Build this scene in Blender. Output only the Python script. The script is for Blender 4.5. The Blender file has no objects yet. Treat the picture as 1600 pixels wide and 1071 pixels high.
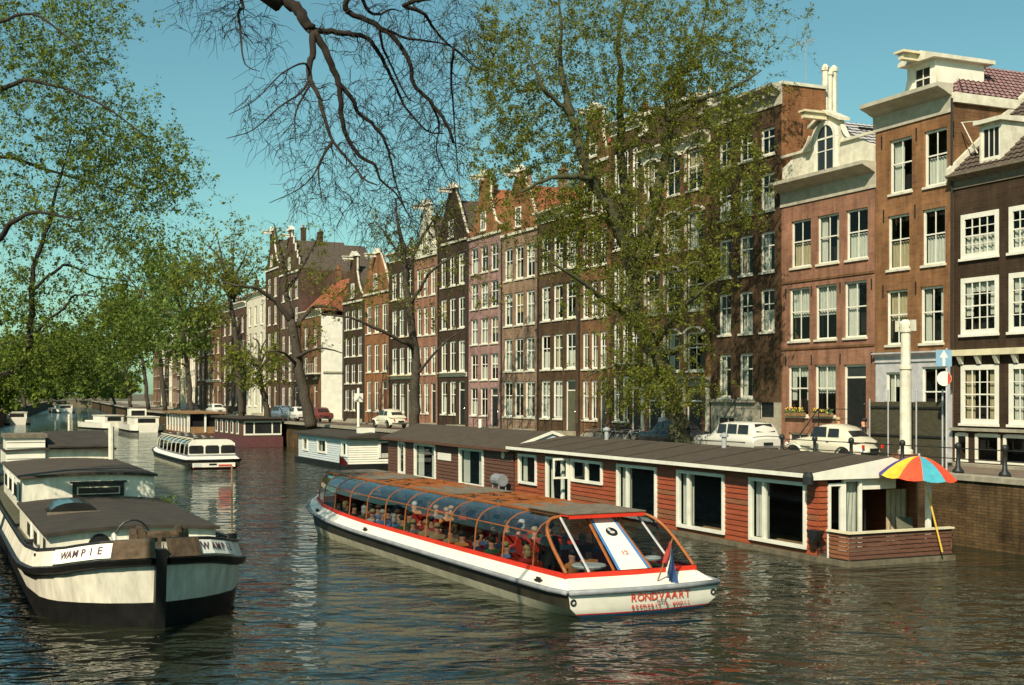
import bpy, bmesh, math, random
import numpy as np
from mathutils import Vector, Matrix
R = math.radians
random.seed(7); rng = np.random.default_rng(7)
sc = bpy.context.scene
col = sc.collection
# ------------------------------------------------------------------ camera, sky, sun, exposure
FPX, CX, HOR, CAMZ = 2000.0, 800.0, 615.0, 5.0
cam = bpy.data.cameras.new('camera'); camo = bpy.data.objects.new('camera', cam); col.objects.link(camo)
cam.sensor_width = 36.0; cam.lens = FPX / 1600 * 36
cam.shift_y = (HOR - 535.5) / 1600
cam.clip_start = 0.2; cam.clip_end = 6000
camo.location = (0, 0, CAMZ); camo.rotation_euler = (R(90), 0, 0)
sc.camera = camo
SUN_EL = 40.0; SUN_DIR = Vector((-0.33, -0.944, 0)).normalized()     # towards the sun, on the ground plane
w = bpy.data.worlds.new('World'); sc.world = w; w.use_nodes = True
nt = w.node_tree; nt.nodes.clear()
sky = nt.nodes.new('ShaderNodeTexSky'); sky.sky_type = 'NISHITA'; sky.sun_disc = False
sky.sun_elevation = R(SUN_EL); sky.sun_rotation = math.atan2(SUN_DIR.x, SUN_DIR.y)
sky.air_density = 1.0; sky.dust_density = 0.8; sky.ozone_density = 1.4
tint = nt.nodes.new('ShaderNodeMix'); tint.data_type = 'RGBA'; tint.blend_type = 'MULTIPLY'
tint.inputs[0].default_value = 1.0; tint.inputs[7].default_value = (0.70, 1.07, 0.86, 1)
bg = nt.nodes.new('ShaderNodeBackground'); bg.inputs[1].default_value = 0.09
wo = nt.nodes.new('ShaderNodeOutputWorld')
nt.links.new(sky.outputs[0], tint.inputs[6]); nt.links.new(tint.outputs[2], bg.inputs[0]); nt.links.new(bg.outputs[0], wo.inputs[0])
sl = bpy.data.lights.new('sun', 'SUN'); sl.energy = 5.0; sl.angle = R(0.5); sl.color = (1.0, 0.89, 0.70)
so = bpy.data.objects.new('sun', sl); col.objects.link(so)
sv = Vector((SUN_DIR.x * math.cos(R(SUN_EL)), SUN_DIR.y * math.cos(R(SUN_EL)), math.sin(R(SUN_EL))))
so.rotation_euler = sv.to_track_quat('Z', 'Y').to_euler(); so.location = (0, 0, 60)
sc.view_settings.view_transform = 'Standard'; sc.view_settings.look = 'None'
sc.view_settings.exposure = 0.34; sc.view_settings.gamma = 1.0
sc.render.engine = 'CYCLES'
sc.cycles.use_denoising = True
sc.cycles.max_bounces = 8; sc.cycles.transparent_max_bounces = 24; sc.cycles.glossy_bounces = 3
sc.cycles.caustics_reflective = False; sc.cycles.caustics_refractive = False

# ------------------------------------------------------------------ materials
M = {}
def lin(c):
    return tuple((x / 12.92 if x <= .04045 else ((x + .055) / 1.055) ** 2.4) for x in c)
def mat(name, c, rough=.7, var=.25, scale=3.0, bump=0.0, metal=0.0, spec=.4, stretch=(1, 1, 1), fine=0.0):
    m = bpy.data.materials.new(name); m.use_nodes = True
    n = m.node_tree; b = n.nodes['Principled BSDF']
    b.inputs['Roughness'].default_value = rough; b.inputs['Metallic'].default_value = metal
    b.inputs['Specular IOR Level'].default_value = spec
    tc = n.nodes.new('ShaderNodeTexCoord'); mp = n.nodes.new('ShaderNodeMapping'); mp.inputs['Scale'].default_value = stretch
    no = n.nodes.new('ShaderNodeTexNoise'); no.inputs['Scale'].default_value = scale; no.inputs['Detail'].default_value = 6; no.inputs['Roughness'].default_value = .65
    n.links.new(tc.outputs['Object'], mp.inputs[0]); n.links.new(mp.outputs[0], no.inputs['Vector'])
    rp = n.nodes.new('ShaderNodeValToRGB')
    rp.color_ramp.elements[0].position = .3; rp.color_ramp.elements[1].position = .7
    rp.color_ramp.elements[0].color = tuple(x * (1 - var) for x in c[:3]) + (1,)
    rp.color_ramp.elements[1].color = tuple(min(1, x * (1 + var)) for x in c[:3]) + (1,)
    n.links.new(no.outputs[0], rp.inputs[0]); n.links.new(rp.outputs[0], b.inputs['Base Color'])
    if bump:
        bp = n.nodes.new('ShaderNodeBump'); bp.inputs['Strength'].default_value = bump; bp.inputs['Distance'].default_value = .02
        n.links.new(no.outputs[0], bp.inputs['Height']); n.links.new(bp.outputs[0], b.inputs['Normal'])
    M[name] = m
    return m
def brick(name, c, c2, mortar, bw=.42, rh=.13, var=.5):
    m = bpy.data.materials.new(name); m.use_nodes = True
    n = m.node_tree; b = n.nodes['Principled BSDF']; b.inputs['Roughness'].default_value = .85; b.inputs['Specular IOR Level'].default_value = .2
    tc = n.nodes.new('ShaderNodeTexCoord'); sx = n.nodes.new('ShaderNodeSeparateXYZ'); ad = n.nodes.new('ShaderNodeMath'); ad.operation = 'ADD'
    cb = n.nodes.new('ShaderNodeCombineXYZ')
    n.links.new(tc.outputs['Object'], sx.inputs[0]); n.links.new(sx.outputs[0], ad.inputs[0]); n.links.new(sx.outputs[1], ad.inputs[1])
    n.links.new(ad.outputs[0], cb.inputs[0]); n.links.new(sx.outputs[2], cb.inputs[1])
    br = n.nodes.new('ShaderNodeTexBrick'); br.inputs['Scale'].default_value = 1.0
    br.inputs['Brick Width'].default_value = bw; br.inputs['Row Height'].default_value = rh; br.inputs['Mortar Size'].default_value = .014
    br.inputs['Color1'].default_value = c + (1,); br.inputs['Color2'].default_value = c2 + (1,); br.inputs['Mortar'].default_value = mortar + (1,)
    n.links.new(cb.outputs[0], br.inputs['Vector'])
    no = n.nodes.new('ShaderNodeTexNoise'); no.inputs['Scale'].default_value = .8; no.inputs['Detail'].default_value = 8; no.inputs['Roughness'].default_value = .7
    n.links.new(tc.outputs['Object'], no.inputs['Vector'])
    rp = n.nodes.new('ShaderNodeValToRGB'); rp.color_ramp.elements[0].position = .3; rp.color_ramp.elements[1].position = .72
    g0, g1 = 1 - var * .8, 1 + var * .5
    rp.color_ramp.elements[0].color = (g0, g0, g0, 1); rp.color_ramp.elements[1].color = (g1, g1, g1, 1)
    n.links.new(no.outputs[0], rp.inputs[0])
    mx = n.nodes.new('ShaderNodeMix'); mx.data_type = 'RGBA'; mx.blend_type = 'MULTIPLY'; mx.inputs[0].default_value = 1
    mp2 = n.nodes.new('ShaderNodeMapping'); mp2.inputs['Scale'].default_value = (2.2, 2.2, .25); n2 = n.nodes.new('ShaderNodeTexNoise'); n2.inputs['Scale'].default_value = 1.0; n2.inputs['Detail'].default_value = 7; n2.inputs['Roughness'].default_value = .7
    n.links.new(tc.outputs['Object'], mp2.inputs[0]); n.links.new(mp2.outputs[0], n2.inputs['Vector'])
    r2 = n.nodes.new('ShaderNodeValToRGB'); r2.color_ramp.elements[0].position = .34; r2.color_ramp.elements[1].position = .60
    r2.color_ramp.elements[0].color = (.52, .50, .48, 1); r2.color_ramp.elements[1].color = (1.05, 1.05, 1.05, 1); n.links.new(n2.outputs[0], r2.inputs[0])
    my = n.nodes.new('ShaderNodeMix'); my.data_type = 'RGBA'; my.blend_type = 'MULTIPLY'; my.inputs[0].default_value = .8
    n.links.new(br.outputs[0], mx.inputs[6]); n.links.new(rp.outputs[0], mx.inputs[7]); n.links.new(mx.outputs[2], my.inputs[6]); n.links.new(r2.outputs[0], my.inputs[7]); n.links.new(my.outputs[2], b.inputs['Base Color'])
    M[name] = m
    return m
def glass(name, tintc=(.9, .95, .95), ior=1.5, dark=0.0, rough=0.02, mn=.04):
    m = bpy.data.materials.new(name); m.use_nodes = True
    n = m.node_tree; n.nodes.remove(n.nodes['Principled BSDF']); out = n.nodes['Material Output']
    tr = n.nodes.new('ShaderNodeBsdfTransparent'); tr.inputs[0].default_value = tintc + (1,)
    gl = n.nodes.new('ShaderNodeBsdfGlossy'); gl.inputs['Roughness'].default_value = rough
    f0 = ((ior - 1) / (ior + 1)) ** 2
    lw = n.nodes.new('ShaderNodeLayerWeight'); pw = n.nodes.new('ShaderNodeMath'); pw.operation = 'POWER'; pw.inputs[1].default_value = 5.0
    ma = n.nodes.new('ShaderNodeMath'); ma.operation = 'MULTIPLY_ADD'; ma.inputs[1].default_value = 1 - f0; ma.inputs[2].default_value = f0
    n.links.new(lw.outputs['Facing'], pw.inputs[0]); n.links.new(pw.outputs[0], ma.inputs[0])
    mx = n.nodes.new('ShaderNodeMixShader')
    n.links.new(ma.outputs[0], mx.inputs[0]); n.links.new(tr.outputs[0], mx.inputs[1]); n.links.new(gl.outputs[0], mx.inputs[2])
    n.links.new(mx.outputs[0], out.inputs[0])
    M[name] = m
    return m
def leafmat(name, c1, c2, trans=.35):
    m = bpy.data.materials.new(name); m.use_nodes = True
    n = m.node_tree; n.nodes.remove(n.nodes['Principled BSDF']); out = n.nodes['Material Output']
    ge = n.nodes.new('ShaderNodeNewGeometry'); rp = n.nodes.new('ShaderNodeValToRGB')
    rp.color_ramp.elements[0].color = c1 + (1,); rp.color_ramp.elements[1].color = c2 + (1,)
    n.links.new(ge.outputs['Random Per Island'], rp.inputs[0])
    d = n.nodes.new('ShaderNodeBsdfDiffuse'); t = n.nodes.new('ShaderNodeBsdfTranslucent'); mx = n.nodes.new('ShaderNodeMixShader'); mx.inputs[0].default_value = trans
    n.links.new(rp.outputs[0], d.inputs[0]); n.links.new(rp.outputs[0], t.inputs[0])
    n.links.new(d.outputs[0], mx.inputs[1]); n.links.new(t.outputs[0], mx.inputs[2]); n.links.new(mx.outputs[0], out.inputs[0])
    M[name] = m
    return m
mat('white_paint', (.74, .71, .60), .55, .12, 2.0, .05)
mat('old_white', (.62, .58, .46), .65, .25, 2.2, .1)
mat('cornice_shaded_white', (.44, .40, .31), .7, .25, 2.2, .1)  # old white greyed down, the shade on the cornices put into the colour
mat('flag_red', (.30, .03, .02), .8, .1, 5)
mat('flag_blue', (.03, .07, .18), .8, .1, 5)
mat('cream', (.66, .58, .38), .6, .2, 1.5)
mat('boat_white', (.76, .72, .60), .4, .1, 1.2, .03)
mat('boat_cream', (.74, .68, .48), .5, .3, 1.6, .03)
mat('barge_white', (.72, .68, .55), .5, .26, 2.4, .06, stretch=(1.6, 1.6, .35))
mat('stone', (.30, .27, .20), .85, .3, 3, .2)
mat('grey_paint', (.20, .21, .22), .6, .2, 3)
mat('light_grey', (.44, .43, .43), .6, .2, 3)
mat('black', (.012, .012, .011), .5, .4, 4, .1)
mat('black_iron', (.015, .016, .016), .5, .4, 6)
mat('blind_green', (.10, .14, .09), .9, .2, 4)
mat('blind_ochre', (.42, .27, .10), .9, .2, 4)
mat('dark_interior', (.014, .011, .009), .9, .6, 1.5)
mat('dark_pane', (.018, .018, .018), .12, .5, .7, spec=.6)
mat('curtain', (.46, .44, .38), .9, .2, 6, stretch=(6, 1, .5))
mat('curtain_warm', (.36, .28, .17), .9, .3, 6, stretch=(6, 1, .5))
mat('slate', (.055, .050, .050), .8, .35, 3, .3)
mat('tile_pink', (.24, .14, .135), .85, .35, 4, .2)
mat('tile_red', (.26, .085, .038), .85, .35, 4, .2)
mat('tile_dark', (.075, .055, .040), .8, .4, 4, .2)
mat('asphalt_felt', (.062, .046, .031), .9, .3, 2.5, .3)
mat('felt_dark', (.042, .033, .024), .9, .35, 2.0, .3)
mat('red_wood', (.27, .058, .02), .6, .28, 5, .15, stretch=(.3, 1, 3))
mat('red_wood_old', (.20, .075, .032), .7, .35, 5, .15, stretch=(.3, 1, 3))
mat('brown_wood', (.105, .045, .026), .7, .3, 5, .15, stretch=(.3, 1, 3))
mat('purple_wood', (.10, .035, .035), .7, .3, 5, .15)
mat('pale_blue_wood', (.50, .54, .53), .65, .15, 4, .1, stretch=(.3, 1, 3))
mat('tan_wood', (.25, .14, .06), .7, .3, 4, .15)
mat('grey_wood', (.16, .13, .09), .8, .35, 4, .2)
mat('orange_trim', (.30, .095, .025), .5, .25, 4)
mat('red_paint', (.62, .035, .015), .4, .12, 3)
mat('deep_red', (.40, .03, .02), .5, .2, 3)
mat('blue_paint', (.06, .19, .42), .5, .2, 3)
mat('sky_blue', (.10, .36, .62), .5, .2, 3)
mat('rubber_grey', (.25, .26, .27), .6, .25, 3)
mat('hull_dark', (.030, .026, .017), .5, .5, 2.0, .1)
mat('hull_black', (.010, .010, .009), .5, .6, 2.0, .1)
mat('deck_green', (.09, .09, .055), .8, .3, 3)
mat('rust', (.085, .055, .030), .85, .5, 6, .4)
mat('pontoon', (.13, .11, .07), .9, .4, 4, .4)
mat('bark', (.055, .043, .030), .95, .45, 6, .6)
mat('bark_dark', (.026, .019, .014), .95, .45, 6, .6)
mat('bark_green', (.060, .058, .028), .95, .45, 6, .6)
mat('skin', (.52, .25, .15), .6, .08, 5)
mat('hair_dark', (.02, .013, .01), .7, .3, 12)
mat('hair_brown', (.09, .045, .02), .7, .3, 12)
mat('hair_fair', (.40, .27, .12), .7, .3, 12)
mat('hair_grey', (.45, .43, .40), .7, .3, 12)
for k, c in dict(navy=(.02, .03, .08), green=(.04, .09, .04), red=(.35, .03, .02), pale=(.55, .55, .5), brown=(.10, .055, .03), orange=(.55, .20, .05), grey=(.16, .16, .16), blue=(.12, .22, .42), black=(.014, .014, .014), tan=(.35, .24, .12), white=(.75, .74, .7)).items():
    mat('cloth_' + k, c, .85, .15, 8)
mat('car_cream', (.58, .54, .41), .25, .05, 2, spec=.6)
mat('car_white', (.58, .56, .49), .25, .05, 2, spec=.6)
mat('car_dark', (.03, .035, .04), .25, .1, 2, spec=.6)
mat('car_red', (.14, .035, .028), .25, .1, 2, spec=.6)
mat('car_blue', (.13, .17, .21), .25, .1, 2, spec=.6)
mat('chrome', (.6, .6, .6), .2, .1, 4, metal=1)
mat('rubber', (.012, .012, .012), .8, .3, 6)
mat('zinc', (.42, .42, .42), .5, .2, 3, metal=.3)
mat('hoarding', (.055, .048, .026), .85, .4, 3.5, .3, stretch=(1, 1, 3))
mat('sign_blue', (.20, .34, .46), .5, .1, 3)
mat('um_red', (.72, .07, .025), .8, .20, 6); mat('um_yellow', (.80, .46, .04), .8, .20, 6)
mat('um_teal', (.06, .33, .40), .8, .20, 6); mat('um_blue', (.05, .05, .22), .8, .08, 6)
mat('pole_yellow', (.65, .42, .06), .6, .15, 5)
mat('text_red', (.55, .05, .02), .6, .1, 4); mat('text_dark', (.10, .05, .06), .6, .1, 4)
mat('flower_yellow', (.75, .45, .05), .8, .3, 10); mat('plant_green', (.05, .10, .03), .8, .4, 10)
mat('foam', (.75, .75, .72), .6, .1, 3)
mat('pave', (.16, .115, .080), .9, .35, 1.5, .3)
mat('earth', (.12, .10, .06), .95, .4, .3, .2)
mat('sidewall', (.27, .12, .06), .9, .3, 1.2, .1)
def W3(*c): return tuple(c)
brick('brick_dark', (.050, .029, .016), (.064, .037, .021), (.06, .042, .028))          # house by the signs, tarred
brick('brick_redbrown', (.24, .105, .042), (.31, .14, .056), (.22, .15, .09))
brick('brick_rose', (.29, .13, .078), (.35, .165, .098), (.27, .18, .13))
brick('brick_brown', (.078, .042, .020), (.105, .058, .028), (.09, .065, .04))
brick('brick_warm', (.165, .076, .032), (.22, .105, .042), (.18, .12, .075))
brick('brick_orange', (.27, .10, .035), (.33, .135, .05), (.26, .17, .10))
brick('brick_pink', (.33, .18, .16), (.40, .23, .20), (.30, .22, .19))
brick('brick_tan', (.27, .17, .11), (.34, .22, .145), (.22, .16, .11))
brick('brick_plum', (.085, .045, .032), (.12, .064, .045), (.11, .08, .06))
brick('quay_brick', (.11, .064, .028), (.155, .092, .04), (.065, .052, .028), .32, .10, .9)
glass('window_glass', (.85, .9, .88), 1.4); glass('canopy_glass', (.52, .56, .56), 1.5); glass('curved_glass', (.60, .64, .66), 2.15)
leafmat('leaf_olive', (.10, .115, .018), (.29, .31, .055), .5)
leafmat('leaf_green', (.085, .125, .024), (.26, .33, .06), .5)
leafmat('leaf_far', (.10, .155, .04), (.27, .36, .09), .5)
leafmat('leaf_bronze', (.13, .08, .025), (.20, .14, .03), .4)

# ------------------------------------------------------------------ helpers
def tag(o, label=None, cat=None, group=None, kind=None):
    if label: o['label'] = label
    if cat: o['category'] = cat
    if group: o['group'] = group
    if kind: o['kind'] = kind
    return o
def empty(name, loc, rz=0.0, label=None, cat=None, group=None):
    o = bpy.data.objects.new(name, None); col.objects.link(o); o.location = loc; o.rotation_euler = (0, 0, rz)
    o.empty_display_size = .3
    return tag(o, label, cat, group)
class MB:
    def __init__(s): s.v = []; s.f = []; s.mi = []; s.cur = 0
    def face(s, pts):
        n = len(s.v); s.v += [tuple(p) for p in pts]; s.f.append(tuple(range(n, n + len(pts)))); s.mi.append(s.cur); return s
    def box(s, x0, x1, y0, y1, z0, z1):
        n = len(s.v)
        s.v += [(x0, y0, z0), (x1, y0, z0), (x1, y1, z0), (x0, y1, z0), (x0, y0, z1), (x1, y0, z1), (x1, y1, z1), (x0, y1, z1)]
        for q in ((0, 3, 2, 1), (4, 5, 6, 7), (0, 1, 5, 4), (1, 2, 6, 5), (2, 3, 7, 6), (3, 0, 4, 7)):
            s.f.append(tuple(n + i for i in q)); s.mi.append(s.cur)
        return s
    def prism(s, poly, axis, a, b):
        """poly: list of 2D points; axis 'x' -> (y,z) pts, 'y' -> (x,z) pts, 'z' -> (x,y) pts; extruded from a to b"""
        def mk(p, t):
            return {'x': (t, p[0], p[1]), 'y': (p[0], t, p[1]), 'z': (p[0], p[1], t)}[axis]
        n = len(s.v); k = len(poly)
        s.v += [mk(p, a) for p in poly] + [mk(p, b) for p in poly]
        s.f.append(tuple(range(n, n + k))); s.mi.append(s.cur)
        s.f.append(tuple(range(n + 2 * k - 1, n + k - 1, -1))); s.mi.append(s.cur)
        for i in range(k):
            j = (i + 1) % k
            s.f.append((n + i, n + k + i, n + k + j, n + j)); s.mi.append(s.cur)
        return s
    def bar(s, a, b, r, sides=4, r2=None):
        return s.tube([a, b], [r, r if r2 is None else r2], sides)
    def tube(s, pts, rad, sides=6, cap=True):
        pts = [Vector(p) for p in pts]; n0 = len(s.v); k = len(pts)
        prev = None
        for i, p in enumerate(pts):
            d = (pts[min(i + 1, k - 1)] - pts[max(i - 1, 0)])
            if d.length < 1e-9: d = Vector((0, 0, 1))
            d.normalize()
            if prev is None:
                a = d.cross(Vector((0, 0, 1)))
                if a.length < .05: a = d.cross(Vector((1, 0, 0)))
            else:
                a = prev - d * prev.dot(d)
            a.normalize(); prev = a; b = d.cross(a)
            r = rad[i] if hasattr(rad, '__len__') else rad
            for j in range(sides):
                t = 2 * math.pi * (j + .5) / sides
                s.v.append(tuple(p + a * (r * math.cos(t)) + b * (r * math.sin(t))))
        for i in range(k - 1):
            for j in range(sides):
                j2 = (j + 1) % sides
                s.f.append((n0 + i * sides + j, n0 + i * sides + j2, n0 + (i + 1) * sides + j2, n0 + (i + 1) * sides + j)); s.mi.append(s.cur)
        if cap:
            s.f.append(tuple(n0 + j for j in range(sides))[::-1]); s.mi.append(s.cur)
            s.f.append(tuple(n0 + (k - 1) * sides + j for j in range(sides))); s.mi.append(s.cur)
        return s
    def lathe(s, prof, c=(0, 0, 0), sides=12, axis='z'):
        n0 = len(s.v); k = len(prof)
        for (r, h) in prof:
            for j in range(sides):
                t = 2 * math.pi * j / sides; a, b = r * math.cos(t), r * math.sin(t)
                p = {'z': (a, b, h), 'y': (a, h, b), 'x': (h, a, b)}[axis]
                s.v.append((c[0] + p[0], c[1] + p[1], c[2] + p[2]))
        for i in range(k - 1):
            for j in range(sides):
                j2 = (j + 1) % sides
                s.f.append((n0 + i * sides + j, n0 + i * sides + j2, n0 + (i + 1) * sides + j2, n0 + (i + 1) * sides + j)); s.mi.append(s.cur)
        s.f.append(tuple(n0 + j for j in range(sides))[::-1]); s.mi.append(s.cur)
        s.f.append(tuple(n0 + (k - 1) * sides + j for j in range(sides))); s.mi.append(s.cur)
        return s
    def ellipsoid(s, c, r, nu=10, nv=7):
        n0 = len(s.v)
        for i in range(nv + 1):
            ph = math.pi * i / nv
            for j in range(nu):
                t = 2 * math.pi * j / nu
                s.v.append((c[0] + r[0] * math.sin(ph) * math.cos(t), c[1] + r[1] * math.sin(ph) * math.sin(t), c[2] + r[2] * math.cos(ph)))
        for i in range(nv):
            for j in range(nu):
                j2 = (j + 1) % nu
                s.f.append((n0 + i * nu + j, n0 + (i + 1) * nu + j, n0 + (i + 1) * nu + j2, n0 + i * nu + j2)); s.mi.append(s.cur)
        return s
    def grid(s, rows):
        """rows: list of equal-length point lists"""
        n0 = len(s.v); k = len(rows[0])
        for r_ in rows: s.v += [tuple(p) for p in r_]
        for i in range(len(rows) - 1):
            for j in range(k - 1):
                s.f.append((n0 + i * k + j, n0 + i * k + j + 1, n0 + (i + 1) * k + j + 1, n0 + (i + 1) * k + j)); s.mi.append(s.cur)
        return s
    def torus(s, c, R0, r, axis='y', n=20, m=6):
        rows = []
        for i in range(n + 1):
            t = 2 * math.pi * i / n; ring = []
            for j in range(m + 1):
                q = 2 * math.pi * j / m; rr = R0 + r * math.cos(q); h = r * math.sin(q)
                a, b = rr * math.cos(t), rr * math.sin(t)
                p = {'y': (a, h, b), 'z': (a, b, h), 'x': (h, a, b)}[axis]
                ring.append((c[0] + p[0], c[1] + p[1], c[2] + p[2]))
            rows.append(ring)
        return s.grid(rows)
    def build(s, name, mats, parent=None, smooth=False, bevel=0):
        me = bpy.data.meshes.new(name); me.from_pydata(s.v, [], s.f)
        if not isinstance(mats, (list, tuple)): mats = [mats]
        for m in mats: me.materials.append(M[m] if isinstance(m, str) else m)
        if len(mats) > 1: me.polygons.foreach_set('material_index', s.mi)
        if smooth: me.polygons.foreach_set('use_smooth', [True] * len(s.f))
        bm = bmesh.new(); bm.from_mesh(me); bmesh.ops.recalc_face_normals(bm, faces=bm.faces[:])
        if bevel: bmesh.ops.bevel(bm, geom=bm.edges[:], offset=bevel, segments=1, affect='EDGES')
        bm.to_mesh(me); bm.free(); me.update()
        o = bpy.data.objects.new(name, me); col.objects.link(o)
        if parent: o.parent = parent
        return o
def B(): return MB()
def copy_tree(o, parent=None):
    c = o.copy(); col.objects.link(c); c.parent = parent
    for ch in o.children: copy_tree(ch, c)
    return c
def at(px, py, Y):
    return Vector(((px - CX) / FPX * Y, Y, CAMZ + (HOR - py) / FPX * Y))
TXT = {}
def text_mesh(s, size, extrude=.004):
    k = (s, size, extrude)
    if k not in TXT: TXT[k] = text_mesh_raw(s, size, extrude)
    return TXT[k].copy()
def text_mesh_raw(s, size, extrude=.004):
    cu = bpy.data.curves.new('lettering', 'FONT'); cu.body = s; cu.size = size; cu.extrude = extrude; cu.offset = size * .012; cu.align_x = 'CENTER'; cu.align_y = 'CENTER'
    cu.resolution_u = 2
    ob = bpy.data.objects.new('lettering_src', cu); col.objects.link(ob)
    bpy.context.view_layer.update()
    me = bpy.data.meshes.new_from_object(ob.evaluated_get(bpy.context.evaluated_depsgraph_get()))
    bpy.data.objects.remove(ob); bpy.data.curves.remove(cu)
    me.materials.clear()
    return me
def text_obj(s, size, material, parent, mtx, extrude=.004, name='lettering', sx=1.0):
    me = text_mesh(s, size, extrude); me.materials.append(M[material])
    o = bpy.data.objects.new(name, me); col.objects.link(o); o.parent = parent
    o.matrix_basis = mtx @ Matrix.Diagonal((sx, 1, 1, 1))
    return o
for s_, z_, e_ in (('RONDVAT', .24, .003), ('DOR', .085, .003), ('REDIJP.KO', .125, .003), ('WAMPIE', .235, .004)):
    for c_ in s_: text_mesh(c_, z_, e_)      # made while the scene is still small
text_mesh('12', .19, .004)
class Frame:
    """a straight row: P0 on the ground plan, u runs right along the row as seen from the canal, back points into the row"""
    def __init__(s, P0, tx):
        a = Vector((tx, 1)).normalized(); s.P0 = Vector(P0); s.u = -a; s.back = Vector((a.y, -a.x)); s.rz = math.atan2(s.u.y, s.u.x)
    def s_at(s, px, yl=0.0):
        b = s.P0 + s.back * yl; r = (px - CX) / FPX
        return (r * b.y - b.x) / (s.u.x - r * s.u.y)
    def depth(s, sv, yl=0.0): return s.P0.y + s.back.y * yl + s.u.y * sv
    def z_at(s, px, py, yl=0.0): return CAMZ + (HOR - py) * s.depth(s.s_at(px, yl), yl) / FPX
    def back_at(s, px, sv):
        r = (px - CX) / FPX; q = s.P0 + s.u * sv
        return (r * q.y - q.x) / (s.back.x - r * s.back.y)
    def pos(s, sv, yl=0.0, z=0.0):
        p = s.P0 + s.back * yl + s.u * sv
        return (p.x, p.y, z)
TX = -0.4555
F1 = Frame((17.9, 52.0), TX)
QY = -7.1                      # quay edge, in the row's own depth
ZQ, ZH = 2.32, 2.14
BEND = 200.0
F2 = Frame((41.59 - .4555 * BEND, BEND), -0.36)
# ------------------------------------------------------------------ the setting: water, land, quays
def water():
    m = bpy.data.materials.new('canal_water'); m.use_nodes = True
    n = m.node_tree; b = n.nodes['Principled BSDF']
    b.inputs['Base Color'].default_value = (.016, .019, .010, 1); b.inputs['Roughness'].default_value = .02; b.inputs['IOR'].default_value = 1.40
    b.inputs['Specular IOR Level'].default_value = .5
    tc = n.nodes.new('ShaderNodeTexCoord'); prev = None
    for sc_, st, dist, det, rot in (((.36, .60, 1), .75, .34, 2.0, 20), ((1.1, 1.7, 1), .8, .17, 2.0, -14), ((4.0, 6.0, 1), .5, .024, 2.0, 24)):
        mp = n.nodes.new('ShaderNodeMapping'); mp.inputs['Scale'].default_value = sc_; mp.inputs['Rotation'].default_value = (0, 0, R(rot))
        no = n.nodes.new('ShaderNodeTexNoise'); no.inputs['Scale'].default_value = 1.0; no.inputs['Detail'].default_value = det; no.inputs['Distortion'].default_value = .6
        bp = n.nodes.new('ShaderNodeBump'); bp.inputs['Strength'].default_value = st; bp.inputs['Distance'].default_value = dist
        n.links.new(tc.outputs['Object'], mp.inputs[0]); n.links.new(mp.outputs[0], no.inputs['Vector']); n.links.new(no.outputs[0], bp.inputs['Height'])
        if prev: n.links.new(prev.outputs[0], bp.inputs['Normal'])
        prev = bp
    n.links.new(prev.outputs[0], b.inputs['Normal'])
    M['canal_water'] = m
    o = B().face([(-700, -60, 0), (400, -60, 0), (400, 700, 0), (-700, 700, 0)]).build('water', 'canal_water'); tag(o, kind='structure')
water()
def V2(p, z): return (p[0], p[1], z)
SN = 52.0
qpts = [F1.pos(SN, QY), F1.pos(0, QY), F1.pos(-80, QY), F2.pos(0, QY), F2.pos(-300, QY)]
fpts = [F1.pos(SN, -.02), F1.pos(0, -.02), F1.pos(-80, -.02), F2.pos(0, -.02), F2.pos(-300, -.02)]
kpts = [F1.pos(SN, -1.5), F1.pos(0, -1.5), F1.pos(-80, -1.5), F2.pos(0, -1.5), F2.pos(-300, -1.5)]
bpts = [F1.pos(SN, 900), F1.pos(0, 900), F1.pos(-80, 900), F2.pos(0, 900), F2.pos(-300, 900)]
def strip(A, zA, Bp, zB): return [[V2(p, zA) for p in A], [V2(p, zB) for p in Bp]]
ZK = ZH + .05
mb = B(); mb.grid(strip(qpts, ZQ, kpts, ZK)); tag(mb.build('street', 'pave'), kind='structure')
mb = B(); mb.grid(strip(kpts, ZK, kpts, ZK + .1)); mb.grid([[V2(p, ZK + .1) for p in kpts], [V2(p, ZH + .08) for p in fpts], [V2(p, ZH + .04) for p in bpts]])
tag(mb.build('pavement', 'stone'), kind='structure')
qw = empty('quay_wall', F1.pos(0, QY, 0), 0, 'long brown brick quay wall under the street beside the houseboats', 'wall')
iq = Matrix.Translation(Vector(F1.pos(0, QY, 0))).inverted()
mb = B(); mb.grid([[tuple(iq @ Vector(V2(p, ZQ))) for p in qpts], [tuple(iq @ Vector(V2(p, -2.0))) for p in qpts]]); mb.build('brick_face', 'quay_brick', qw)
stone_me = None
for i in range(44):                      # coping stones along the near part of the quay
    s = 26 - i * 1.25
    L = 1.235
    o = B().box(-L, 0, -.09, .42, -.16, .035).build('coping_stone', 'stone', qw, bevel=.012) if stone_me is None else bpy.data.objects.new('coping_stone', stone_me)
    if stone_me is None: stone_me = o.data
    else: col.objects.link(o); o.parent = qw
    p = iq @ Vector(F1.pos(s, QY, ZQ)); o.location = (p.x, p.y, p.z + random.uniform(-.012, .012)); o.rotation_euler = (0, 0, F1.rz + random.uniform(-.004, .004))
p0 = iq @ Vector(F1.pos(26 - 44 * 1.25, QY, ZQ))
mb = B(); q3 = [Vector(F1.pos(26 - 44 * 1.25, QY)), Vector(F2.pos(0, QY)), Vector(F2.pos(-300, QY))]
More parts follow.
